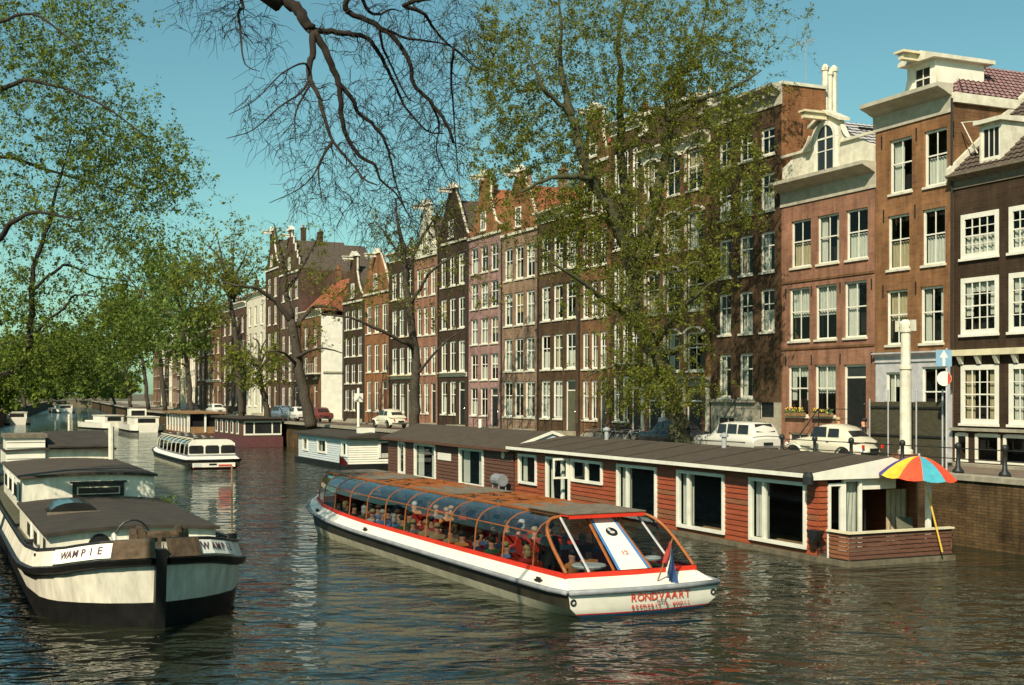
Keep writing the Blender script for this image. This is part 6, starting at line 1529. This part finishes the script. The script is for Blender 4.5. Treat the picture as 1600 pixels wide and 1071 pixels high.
# ------------------------------------------------------------------ trees
def mesh_np(name, verts, faces_flat, nper, material, parent, smooth=False):
    me = bpy.data.meshes.new(name); nv = len(verts); nf = len(faces_flat) // nper
    me.vertices.add(nv); me.vertices.foreach_set('co', np.asarray(verts, np.float32).ravel())
    me.loops.add(nf * nper); me.loops.foreach_set('vertex_index', np.asarray(faces_flat, np.int32))
    me.polygons.add(nf); me.polygons.foreach_set('loop_start', np.arange(0, nf * nper, nper, dtype=np.int32))
    me.update(calc_edges=True); me.materials.append(M[material])
    if smooth: me.polygons.foreach_set('use_smooth', [True] * nf)
    o = bpy.data.objects.new(name, me); col.objects.link(o); o.parent = parent
    return o
def tree(name, label, limbs, blobs, n_tw, lpt, lsize, leafm, barkm, seed=1, tw_r=.012, group='elms along the canal', sag=0.0, leaf_frac=1.0, wob=.12, bare_tw=2, twmax=99.0, spread=.07, jit=.05, clump=18, csig=.13):
    """limbs: lists of (x,y,z,r), the first is the trunk; blobs: (x,y,z,rx,ry,rz,weight) where the twig ends lie"""
    g = np.random.default_rng(seed)
    base = Vector(limbs[0][0][:3]); root = empty(name, base, 0, label, 'tree', group); off = np.array(base)
    tb = B(); nodes = []; nrad = []
    for li, lb in enumerate(limbs):
        pts = catmull([Vector(p[:3]) for p in lb], 4); rads = []
        for i in range(len(lb) - 1):
            for k in range(4): rads.append(lb[i][3] + (lb[i + 1][3] - lb[i][3]) * k / 4)
        rads.append(lb[-1][3])
        pp = []
        for i, p in enumerate(pts):
            q = np.array(p) + (g.normal(0, 1, 3) * jit * min(1, rads[i] * 6) if 0 < i < len(pts) - 1 else 0); pp.append(q)
        tb.tube([tuple(q - off) for q in pp], rads, 8 if rads[0] > .12 else 6)
        i0 = 0 if li else int(len(pp) * .45)
        for q, r_ in zip(pp[i0:], rads[i0:]): nodes.append(q); nrad.append(r_)
    tb.build('trunk', barkm, root, smooth=True)
    w_ = np.array([b[6] for b in blobs], float); w_ /= w_.sum(); pick = g.choice(len(blobs), n_tw, p=w_)
    d = g.normal(0, 1, (n_tw, 3)); d /= np.linalg.norm(d, axis=1)[:, None]; rr = g.random(n_tw) ** (1 / 2.4)
    bb = np.array([b[:6] for b in blobs]); P = bb[pick, :3] + d * rr[:, None] * bb[pick, 3:6]
    if clump > 1:      # gather the twig ends into boughs with gaps between them
        nc_ = max(4, n_tw // clump); cc_ = P[:nc_]; own = g.integers(0, nc_, n_tw); sg_ = bb[pick[:nc_], 3:6][own] * csig + .25
        P = cc_[own] + g.normal(0, 1, (n_tw, 3)) * sg_
    P = P[P[:, 2] > 2.8]
    cap = len(nodes) + len(P) * 6; N = np.zeros((cap, 3)); RD = np.zeros(cap); n0 = len(nodes); N[:n0] = nodes; RD[:n0] = nrad; cnt = n0
    dist = np.min(((P[:, None, :] - N[None, :n0, :]) ** 2).sum(2), axis=1) if n0 * len(P) < 5e6 else np.array([((N[:n0] - p) ** 2).sum(1).min() for p in P])
    order = np.argsort(dist); P = P[order]
    V, Fc, LV = [], [], []; vc = 0
    for p in P:
        dd = N[:cnt] - p; d2 = (dd ** 2).sum(1) + 6.0 * np.maximum(0, -(p[2] - N[:cnt, 2])) ** 2 * (0 if sag else .15); q = int(np.argmin(d2)); a = N[q]; Ld = math.sqrt(((p - a) ** 2).sum())
        if Ld < .12 or Ld > twmax: continue
        nseg = 4; r0 = min(RD[q] * .62, tw_r + Ld * .012); r1 = tw_r * .45
        pts = []
        mid = g.normal(0, 1, 3) * wob * Ld; mid2 = g.normal(0, 1, 3) * wob * Ld * .7
        for k in range(nseg + 1):
            t = k / nseg; s_ = math.sin(math.pi * t)
            pt = a + (p - a) * t + mid * s_ + mid2 * math.sin(2 * math.pi * t) * .5
            pt = pt + np.array([0, 0, (.10 if not sag else .05) * Ld * s_ - sag * Ld * t * t * .4])
            pts.append(pt)
        pts = np.array(pts)
        tdir = pts[-1] - pts[0]; tdir /= np.linalg.norm(tdir); e1 = np.cross(tdir, [.3, .2, .9]); e1 /= np.linalg.norm(e1); e2 = np.cross(tdir, e1)
        for k in range(nseg + 1):
            r_ = r0 + (r1 - r0) * k / nseg
            for j in range(3): t = 2.0944 * j; V.append(pts[k] + e1 * r_ * math.cos(t) + e2 * r_ * math.sin(t) - off)
            if k: N[cnt] = pts[k]; RD[cnt] = r_; cnt += 1
        for k in range(nseg):
            for j in range(3): j2 = (j + 1) % 3; Fc += [vc + k * 3 + j, vc + k * 3 + j2, vc + (k + 1) * 3 + j2, vc + (k + 1) * 3 + j]
        vc += 3 * (nseg + 1)
        lf = lpt and g.random() < leaf_frac
        if lf:
            nl = max(1, int(g.poisson(lpt * .5))); t = (g.random(nl) * .7 + .3) * nseg; i0 = np.minimum(t.astype(int), nseg - 1); fr_ = (t - i0)[:, None]
            LV.append(pts[i0] * (1 - fr_) + pts[i0 + 1] * fr_ + g.normal(0, 1, (nl, 3)) * spread)
        for _ in range(bare_tw):
            k = g.integers(1, nseg + 1); a2 = pts[k]; l2 = (min(Ld, 2.0) * g.uniform(.25, .6) + .08) * (1.5 if sag else 1); dv = (p - a) / Ld * .6 + g.normal(0, .6, 3); dv[2] -= sag * .5; b2 = a2 + dv / np.linalg.norm(dv) * l2; m2 = (a2 + b2) / 2 + g.normal(0, .12, 3) * l2; b2 = b2 + np.array([0, 0, -sag * l2 * .5])
            for k2, (q2, r2) in enumerate(((a2, r1 * 1.1), (m2, r1 * .8), (b2, r1 * .5))):
                for j in range(3): tt = 2.0944 * j; V.append(q2 + e1 * r2 * math.cos(tt) + e2 * r2 * math.sin(tt) - off)
            for k2 in range(2):
                for j in range(3): j2 = (j + 1) % 3; Fc += [vc + k2 * 3 + j, vc + k2 * 3 + j2, vc + (k2 + 1) * 3 + j2, vc + (k2 + 1) * 3 + j]
            vc += 9
            if lf:
                nl = max(1, int(g.poisson(lpt * .5 / bare_tw))); t = g.random(nl)[:, None]; LV.append(a2 * (1 - t) + b2 * t + g.normal(0, 1, (nl, 3)) * spread)
    br = mesh_np('branches', V, Fc, 4, barkm, root); tag(br, kind='stuff')
    if LV:
        C = np.concatenate(LV); n = len(C); u = g.normal(0, 1, (n, 3)); u /= np.linalg.norm(u, axis=1)[:, None]; v = np.cross(u, g.normal(0, 1, (n, 3))); v /= np.linalg.norm(v, axis=1)[:, None]
        s_ = lsize * np.clip(np.exp(g.normal(0, .42, (n, 1))), .4, 2.4); A = C - u * s_; Bq = C + v * s_ * .55; Cq = C + u * s_; Dq = C - v * s_ * .55
        VV = np.stack([A, Bq, Cq, Dq], 1).reshape(-1, 3) - off
        cr = mesh_np('crown', VV, np.arange(4 * n), 4, leafm, root); tag(cr, kind='stuff')
    return root
def L(Y0, *pts):
    """picture column, row, radius and optional depth offset -> limb"""
    out = []
    for p in pts:
        dy = p[3] if len(p) > 3 else 0.0; v = at(p[0], p[1], Y0 + dy); out.append((v.x, v.y, v.z, p[2]))
    return out
def BL(Y0, px, py, rx, ry, w_=1.0, dy=0.0, rd=None):
    v = at(px, py, Y0 + dy); k = (Y0 + dy) / FPX
    return (v.x, v.y, v.z, rx * k, rd if rd else max(rx, ry) * k * .8, ry * k, w_)
# --- the big elm on the right-hand quay
Y0 = 58.8
limbs = [L(Y0, (1062, 703, .50), (1058, 660, .44), (1048, 610, .42), (1028, 555, .40), (1004, 515, .38), (988, 472, .36)),
         L(Y0, (988, 472, .34), (990, 430, .30), (962, 345, .26, -1), (926, 278, .24, -1.5), (908, 238, .20, -2), (894, 182, .17, -2), (882, 140, .14, -2), (875, 95, .10, -2), (877, 40, .06, -2.5), (870, -30, .03, -2.5)),
         L(Y0, (990, 430, .26), (978, 340, .24, 1), (970, 240, .2, 2), (970, 165, .16, 2), (970, 110, .13, 2), (966, 60, .09, 2), (980, 0, .05, 2.5)),
         L(Y0, (992, 440, .28), (1018, 340, .26, .5), (1036, 262, .24, .5), (1044, 217, .21, 0), (1047, 187, .19, -.5), (1073, 168, .15, -1), (1105, 150, .11, -1.5), (1145, 138, .07, -2), (1190, 110, .03, -2.5)),
         L(Y0, (1046, 190, .16, -.5), (1040, 149, .14, 0), (1047, 127, .12, .5), (1073, 106, .09, 1), (1090, 74, .07, 1), (1105, 10, .03, 1.5)),
         L(Y0, (894, 182, .13, -2), (866, 155, .10, -2.5), (848, 137, .08, -3), (836, 110, .06, -3), (815, 60, .03, -3)),
         L(Y0, (926, 280, .15, -1.5), (902, 276, .12, -2.5), (861, 278, .09, -3.5), (815, 300, .05, -4)),
         L(Y0, (1004, 512, .18), (960, 480, .14, -1.5), (910, 440, .09, -3), (860, 410, .05, -4)),
         L(Y0, (1020, 540, .16), (1060, 490, .12, -2), (1090, 460, .08, -3), (1130, 430, .04, -4)),
         L(Y0, (1040, 590, .14), (1000, 570, .10, -2), (950, 575, .06, -3), (915, 590, .03, -3.5)),
         L(Y0, (1030, 560, .13), (1070, 540, .09, -1.5), (1105, 540, .04, -2.5))]
blobs = [BL(Y0, 975, 40, 240, 110, 3.2), BL(Y0, 850, 170, 105, 130, 1.5), BL(Y0, 1090, 130, 120, 110, 1.7), BL(Y0, 960, 230, 150, 110, 1.5), BL(Y0, 975, 380, 150, 90, 1.7), BL(Y0, 1005, 505, 110, 75, .9, -2), BL(Y0, 1015, 600, 100, 50, .7, -2), BL(Y0, 880, 340, 100, 80, 1.0), BL(Y0, 785, 220, 70, 130, .55), BL(Y0, 1150, 270, 60, 110, .6, -2), BL(Y0, 760, 80, 45, 90, .3), BL(Y0, 1080, 440, 60, 80, .5, -2)]
tree('elm_tree', 'tall elm with young olive leaves in front of the houses by the red houseboat', limbs, blobs, 7400, 22, .044, 'leaf_olive', 'bark_green', 3, .014, spread=.08, clump=10)
# --- bare tree on the quay
Y0 = 80.0
limbs = [L(Y0, (646, 680, .34), (648, 640, .30), (650, 570, .27), (643, 500, .24), (634, 430, .2), (630, 390, .17), (622, 350, .1), (618, 310, .05)),
         L(Y0, (634, 430, .13), (655, 380, .10, 1), (680, 340, .06, 1.5), (700, 310, .03, 2)), L(Y0, (646, 545, .14), (630, 534, .12, -1), (590, 515, .10, -2), (545, 497, .07, -3), (500, 490, .04, -3.5)),
         L(Y0, (640, 480, .12), (670, 430, .09, -1), (710, 400, .05, -2), (745, 385, .03, -2.5)), L(Y0, (632, 410, .11), (605, 370, .07, 1), (585, 345, .04, 1.5)), L(Y0, (648, 590, .1), (690, 540, .07, -1.5), (730, 510, .03, -2.5))]
blobs = [BL(Y0, 640, 370, 80, 60, 1.4), BL(Y0, 700, 400, 80, 70, 1.3), BL(Y0, 570, 470, 70, 50, .8, -2), BL(Y0, 640, 480, 80, 60, .7), BL(Y0, 750, 440, 60, 80, .9), BL(Y0, 730, 330, 60, 60, .7)]
tree('bare_tree', 'slender almost leafless tree by the dark narrow houses', limbs, blobs, 1000, 7, .06, 'leaf_olive', 'bark', 5, .014, leaf_frac=.8, bare_tw=3)
# --- leaning bare tree by the whitewashed wall
Y0 = 103.0
limbs = [L(Y0, (486, 668, .50), (478, 630, .44), (470, 590, .42), (463, 545, .38), (455, 500, .34)), L(Y0, (455, 500, .28), (446, 455, .22), (444, 415, .17), (435, 380, .1), (428, 350, .05)),
         L(Y0, (456, 505, .24), (430, 470, .19, -1), (405, 452, .15, -2), (370, 446, .1, -3), (345, 440, .05, -3)), L(Y0, (458, 515, .22), (480, 490, .17, 1), (505, 478, .12, 1), (540, 488, .06, 0)),
         L(Y0, (446, 460, .17), (470, 420, .12, 1), (490, 385, .07, 2), (500, 360, .03, 2)), L(Y0, (462, 560, .16), (485, 548, .12, -2), (510, 545, .08, -3), (535, 552, .04, -4)), L(Y0, (464, 570, .14), (440, 550, .1, -2), (415, 550, .05, -3))]
blobs = [BL(Y0, 440, 385, 70, 45, 1.4), BL(Y0, 380, 440, 50, 40, .6), BL(Y0, 500, 420, 60, 60, 1.0), BL(Y0, 510, 520, 50, 50, .6), BL(Y0, 420, 560, 60, 50, .8)]
tree('leaning_tree', 'leaning dark trunk with bare spreading limbs by the whitewashed wall', limbs, blobs, 800, 6, .075, 'leaf_olive', 'bark', 6, .018, leaf_frac=.8, bare_tw=3)
# --- further quay trees, lightly leafed
def quay_tree(px_base, py_base, Y0, top, cx, cy, rx, ry, n_tw, lpt, lm, label, seed, ls=.16, bark='bark', br=.34, bare=1):
    b = (px_base, py_base, br); limbs = [L(Y0, b, (px_base - 5, (py_base * .7 + cy * .3), br * .85), (px_base - 12, (py_base * .35 + cy * .65), br * .7), (cx + 8, cy + ry * .15, br * .5))]
    rr_ = random.Random(seed)
    for k in range(7):
        a = math.pi * (.08 + .84 * k / 6); e = (cx + rx * .8 * math.cos(a), cy - ry * .75 * math.sin(a) + ry * .1); o = limbs[0][2]; f = rr_.uniform(.45, .95)
        s = (px_base - 12 + (cx + 20 - px_base) * (f - .45), (py_base * .35 + cy * .65) * (1 - f) + (cy + ry * .15) * f)
        limbs.append(L(Y0, (s[0], s[1], br * .45), ((s[0] + e[0]) / 2 + rr_.uniform(-8, 8), (s[1] + e[1]) / 2 + rr_.uniform(-12, 4), br * .28, rr_.uniform(-2, 2)), (e[0], e[1], .04, rr_.uniform(-4, 4))))
    blobs = [BL(Y0, cx, cy, rx, ry, 2.0), BL(Y0, cx - rx * .45, cy + ry * .3, rx * .6, ry * .6, 1), BL(Y0, cx + rx * .45, cy + ry * .3, rx * .6, ry * .6, 1), BL(Y0, cx, cy + ry * .75, rx * .75, ry * .45, .8)]
    return tree('elm_tree', label, limbs, blobs, n_tw, lpt, ls, lm, bark, seed, .02, bare_tw=bare + 1, spread=.2)
quay_tree(378, 662, 128, 340, 340, 420, 75, 75, 700, 7, 'leaf_olive', 'thin yellow-green tree in front of the bright sash-windowed house', 21, .12, bare=2)
quay_tree(420, 662, 122, 500, 395, 560, 60, 50, 350, 8, 'leaf_olive', 'low leafy tree at the foot of the tall gabled houses', 22, .12)
quay_tree(300, 650, 160, 400, 275, 470, 75, 95, 900, 13, 'leaf_far', 'green tree over the tan covered barge', 23, .16)
quay_tree(258, 645, 180, 400, 225, 450, 75, 95, 900, 13, 'leaf_green', 'green tree behind the white moored barge', 24, .18)
quay_tree(232, 640, 205, 420, 195, 500, 65, 80, 700, 13, 'leaf_far', 'light green tree past the bend of the quay', 25, .2)
quay_tree(205, 638, 240, 460, 170, 540, 55, 60, 600, 13, 'leaf_far', 'pale green tree further past the bend', 26, .22)
quay_tree(180, 634, 300, 520, 160, 575, 45, 40, 500, 9, 'leaf_far', 'small pale tree near the far end of the quay', 27, .26)
# trees on the far left bank
for k, (px, py, Y0, cx, cy, rx, ry, lab) in enumerate(((10, 642, 190, 40, 540, 80, 60, 'green tree on the far bank behind the barge'), (40, 638, 230, 85, 545, 60, 55, 'bright green tree on the far bank beside the first'), (60, 634, 290, 105, 565, 50, 42, 'small green tree further along the far bank'), (82, 630, 380, 130, 585, 40, 28, 'hazy green tree closing the far bank'), (120, 628, 470, 150, 590, 45, 26, 'tree across the far end of the canal'), (30, 628, 470, 60, 590, 60, 28, 'broad tree mass left of the far end of the canal'))):
    quay_tree(px, py, Y0, 0, cx, cy, rx, ry, 700, 14, 'leaf_far' if k % 2 else 'leaf_green', lab, 40 + k, .16 + Y0 * .0005)
for k, (px, py, Y0, cx, cy, rx, ry, lab) in enumerate(((-60, 648, 150, 0, 590, 70, 45, 'low green tree on the far bank at the very edge of the picture'), (20, 632, 330, 25, 602, 60, 26, 'low spreading tree behind the far bank boats'), (150, 626, 520, 175, 600, 60, 24, 'low tree line end beyond the last house'), (90, 626, 520, 100, 602, 60, 22, 'low rounded tree beyond the small white cruiser'))):
    quay_tree(px, py, Y0, 0, cx, cy, rx, ry, 460, 14, 'leaf_far' if k % 2 else 'leaf_green', lab, 60 + k, .16 + Y0 * .0006)
# --- leafy tree at the left border
Y0 = 35.0
limbs = [[(-16.6, 35.0, 2.4, .42), (-16.4, 35, 4.5, .38), (-15.8, 35, 6.5, .33), (-15.2, 34.8, 8.6, .28), (-15.0, 34.6, 11.0, .2), (-14.6, 34.5, 14.0, .1), (-14.2, 34, 17.0, .04)],
         L(Y0, (-130, 560, 0.150), (-50, 590, 0.122), (15, 585, 0.102), (42, 545, 0.088), (49, 470, 0.075), (56, 410, 0.061), (70, 367, 0.054), (88, 300, 0.041), (112, 215, 0.020)),
         L(Y0, (50, 455, 0.048), (80, 428, 0.041), (108, 415, 0.034, .5), (146, 432, 0.020, 1), (200, 440, 0.010, 1.5)), L(Y0, (42, 530, 0.048), (76, 500, 0.041, -.5), (100, 483, 0.034, -1), (117, 462, 0.027, -1), (152, 464, 0.014, -1.5)),
         L(Y0, (-115, 480, 0.109), (-40, 410, 0.088, -2), (0, 372, 0.075, -2.5), (24, 345, 0.061, -3), (60, 332, 0.041, -3), (130, 345, 0.020, -3)),
         L(Y0, (-110, 420, 0.109), (-60, 300, 0.082, 1), (0, 245, 0.061, 1.5), (70, 265, 0.048, 2), (150, 288, 0.027, 2), (215, 310, 0.014, 2)),
         L(Y0, (-105, 300, 0.102), (-40, 190, 0.082), (20, 130, 0.061, -1), (90, 135, 0.041, -1.5), (160, 165, 0.027, -2), (230, 215, 0.014, -2)),
         L(Y0, (-95, 160, 0.082), (-50, 60, 0.061, -3), (0, 35, 0.048, -4), (50, 22, 0.034, -4), (110, 62, 0.020, -4.5), (150, 105, 0.010, -5)), L(Y0, (-90, 60, 0.061), (-40, -60, 0.048), (60, -80, 0.034), (150, -40, 0.014))]
blobs = [BL(Y0, 100, 175, 135, 110, 2.2), BL(Y0, 50, 50, 115, 90, 1.3), BL(Y0, 190, 245, 95, 75, 1.3), BL(Y0, 120, 330, 150, 70, 1.7), BL(Y0, 245, 280, 60, 45, .5), BL(Y0, 50, 450, 70, 60, .7), BL(Y0, 120, 545, 110, 45, .9), BL(Y0, 40, 570, 60, 40, .6), BL(Y0, 200, 390, 80, 45, .6), BL(Y0, 160, 490, 80, 35, .4), BL(Y0, -60, 300, 80, 250, .8), BL(Y0, 150, 20, 70, 60, .5)]
tree('elm_tree', 'large green-leafed tree overhanging the barge at the left border', limbs, blobs, 5200, 14, .033, 'leaf_green', 'bark_dark', 9, .008, spread=.06, clump=14)
# --- near tree whose bare limbs hang into the top of the picture
def near_tree():
    Y0 = 15.0
    o = lambda x, y: (350 + x / 2.678, y / 2.678)
    def Z(r0, r1, dy0, dy1, *pts):
        out = []
        for i, (x, y) in enumerate(pts):
            f = i / (len(pts) - 1); px, py = o(x, y); v = at(px, py, Y0 + dy0 + (dy1 - dy0) * f); out.append((v.x, v.y, v.z, (r0 + (r1 - r0) * f) * .66))
        return out
    limbs = [[(-6.6, 9.5, 2.4, .38), (-6.5, 9.6, 5.0, .33), (-6.2, 10.0, 7.5, .29), (-5.6, 10.8, 9.6, .24), (-4.9, 12.2, 11.2, .17), (-3.7, 13.8, 11.0, .13), (-2.9, 14.8, 9.7, .115)] + Z(.115, .09, 0, 0, (250, 0), (310, 40), (345, 105), (372, 130)),
             [(-5.6, 10.8, 9.6, .2), (-4.2, 12.0, 11.8, .16), (-2.6, 13.6, 11.8, .12), (-1.6, 14.8, 10.2, .08)] + Z(.055, .03, 0, .8, (515, 0), (520, 50), (580, 80), (650, 112), (720, 170), (780, 270), (792, 350), (860, 420), (930, 520), (960, 600)),
             Z(.065, .012, 0, -.6, (372, 130), (372, 220), (355, 290), (365, 350), (396, 400), (415, 480), (455, 590), (530, 680), (590, 752), (640, 775)),
             Z(.08, .012, 0, .7, (372, 130), (420, 200), (455, 290), (480, 350), (490, 430), (492, 500), (520, 580), (570, 655), (632, 692), (652, 750), (720, 812), (762, 885)),
             Z(.05, .012, .2, 1.0, (480, 350), (540, 420), (560, 470), (622, 520), (672, 592), (700, 680), (722, 780), (765, 890)),
             Z(.06, .012, 0, 1.4, (372, 130), (450, 132), (540, 146), (600, 162), (650, 222), (682, 292), (722, 372), (762, 452), (850, 548), (920, 560)),
             Z(.03, .008, .2, 1.0, (650, 112), (665, 200), (705, 285), (760, 400), (800, 430)), Z(.03, .008, 0, 1.5, (650, 112), (760, 160), (840, 170), (960, 200), (1080, 300)),
             Z(.025, .006, -.2, -1.2, (355, 335), (320, 390), (230, 450), (120, 545), (10, 580)), Z(.022, .006, -.2, -1.0, (455, 595), (410, 660), (370, 740), (300, 800), (190, 850)),
             Z(.022, .006, -.1, -1.0, (360, 300), (330, 265), (240, 310), (130, 420), (20, 480)), Z(.03, .008, 0, -.8, (455, 595), (420, 640), (395, 720), (410, 830)), Z(.025, .006, 0, -.8, (365, 350), (300, 470), (300, 600)),
             Z(.04, .008, 0, 1.2, (800, 0), (840, 60), (900, 150), (980, 220), (1060, 290)), Z(.035, .008, 0, 1.0, (580, 0), (640, 60), (700, 40), (745, 50)), Z(.03, .006, 0, 1.5, (960, 200), (950, 330), (960, 450), (970, 620), (990, 800)),
             Z(.03, .006, 0, -1, (20, -60), (60, 60), (70, 160), (90, 270), (150, 300)), Z(.025, .006, 0, 1.2, (860, 420), (900, 520), (890, 640), (950, 770)),
             [(-6.2, 10.0, 7.5, .2), (-6.6, 10.5, 9.6, .15), (-6.2, 12.5, 12.0, .11), (-5.0, 15.5, 13.6, .06), (-3.5, 17.5, 13.2, .03)], [(-6.5, 9.6, 4.4, .28), (-8.5, 10.4, 7.0, .26), (-10.4, 11.8, 9.0, .25), (-11.6, 13.2, 11.0, .22), (-12.0, 14.6, 13.5, .12), (-12, 16, 16, .05)]]  # last limb stays out of view, added to throw a trunk shadow on the barge
    limbs[13].insert(0, (1.2, 15.0, 10.0, .05)); limbs[13].insert(0, (-1.6, 14.6, 10.4, .07)); limbs[14].insert(0, (-1.8, 14.4, 10.3, .06)); limbs[16].insert(0, (-4.6, 12.0, 10.5, .06))
    def b(x, y, rx, ry, w_, dy=0): px, py = o(x, y); return BL(Y0, px, py, rx / 2.678, ry / 2.678, w_, dy, .9)
    blobs = [b(520, 560, 260, 260, 1.6), b(800, 480, 260, 330, 2.6, .6), b(250, 480, 190, 220, .9), b(450, 800, 220, 150, .8), b(820, 830, 200, 160, 1.6, .6), b(700, 960, 180, 90, .7, .4), b(950, 950, 120, 120, .7, .8), b(900, 150, 220, 200, 1.4, .5), b(600, 120, 200, 150, .7), b(110, 130, 120, 130, .35), b(-60, 40, 160, 120, .4), b(900, 650, 150, 200, 1.3, .8),
             (-5.5, 13.5, 13.5, 3.0, 3.0, 2.0, .4), (-8.5, 13, 12.5, 2.5, 3, 2.5, .35), (-11.0, 14, 14.0, 2.5, 3, 2.5, .35)]  # unseen twig clusters, added for dappled shade over the barge
    tree('overhanging_tree', 'near tree whose bare drooping limbs hang across the sky', limbs, blobs, 3600, 0, .022, 'leaf_bronze', 'bark_dark', 12, .008, sag=.6, leaf_frac=.25, wob=.12, bare_tw=2, twmax=2.6, spread=.05, jit=.03, clump=1)
near_tree()
bpy.context.view_layer.update()
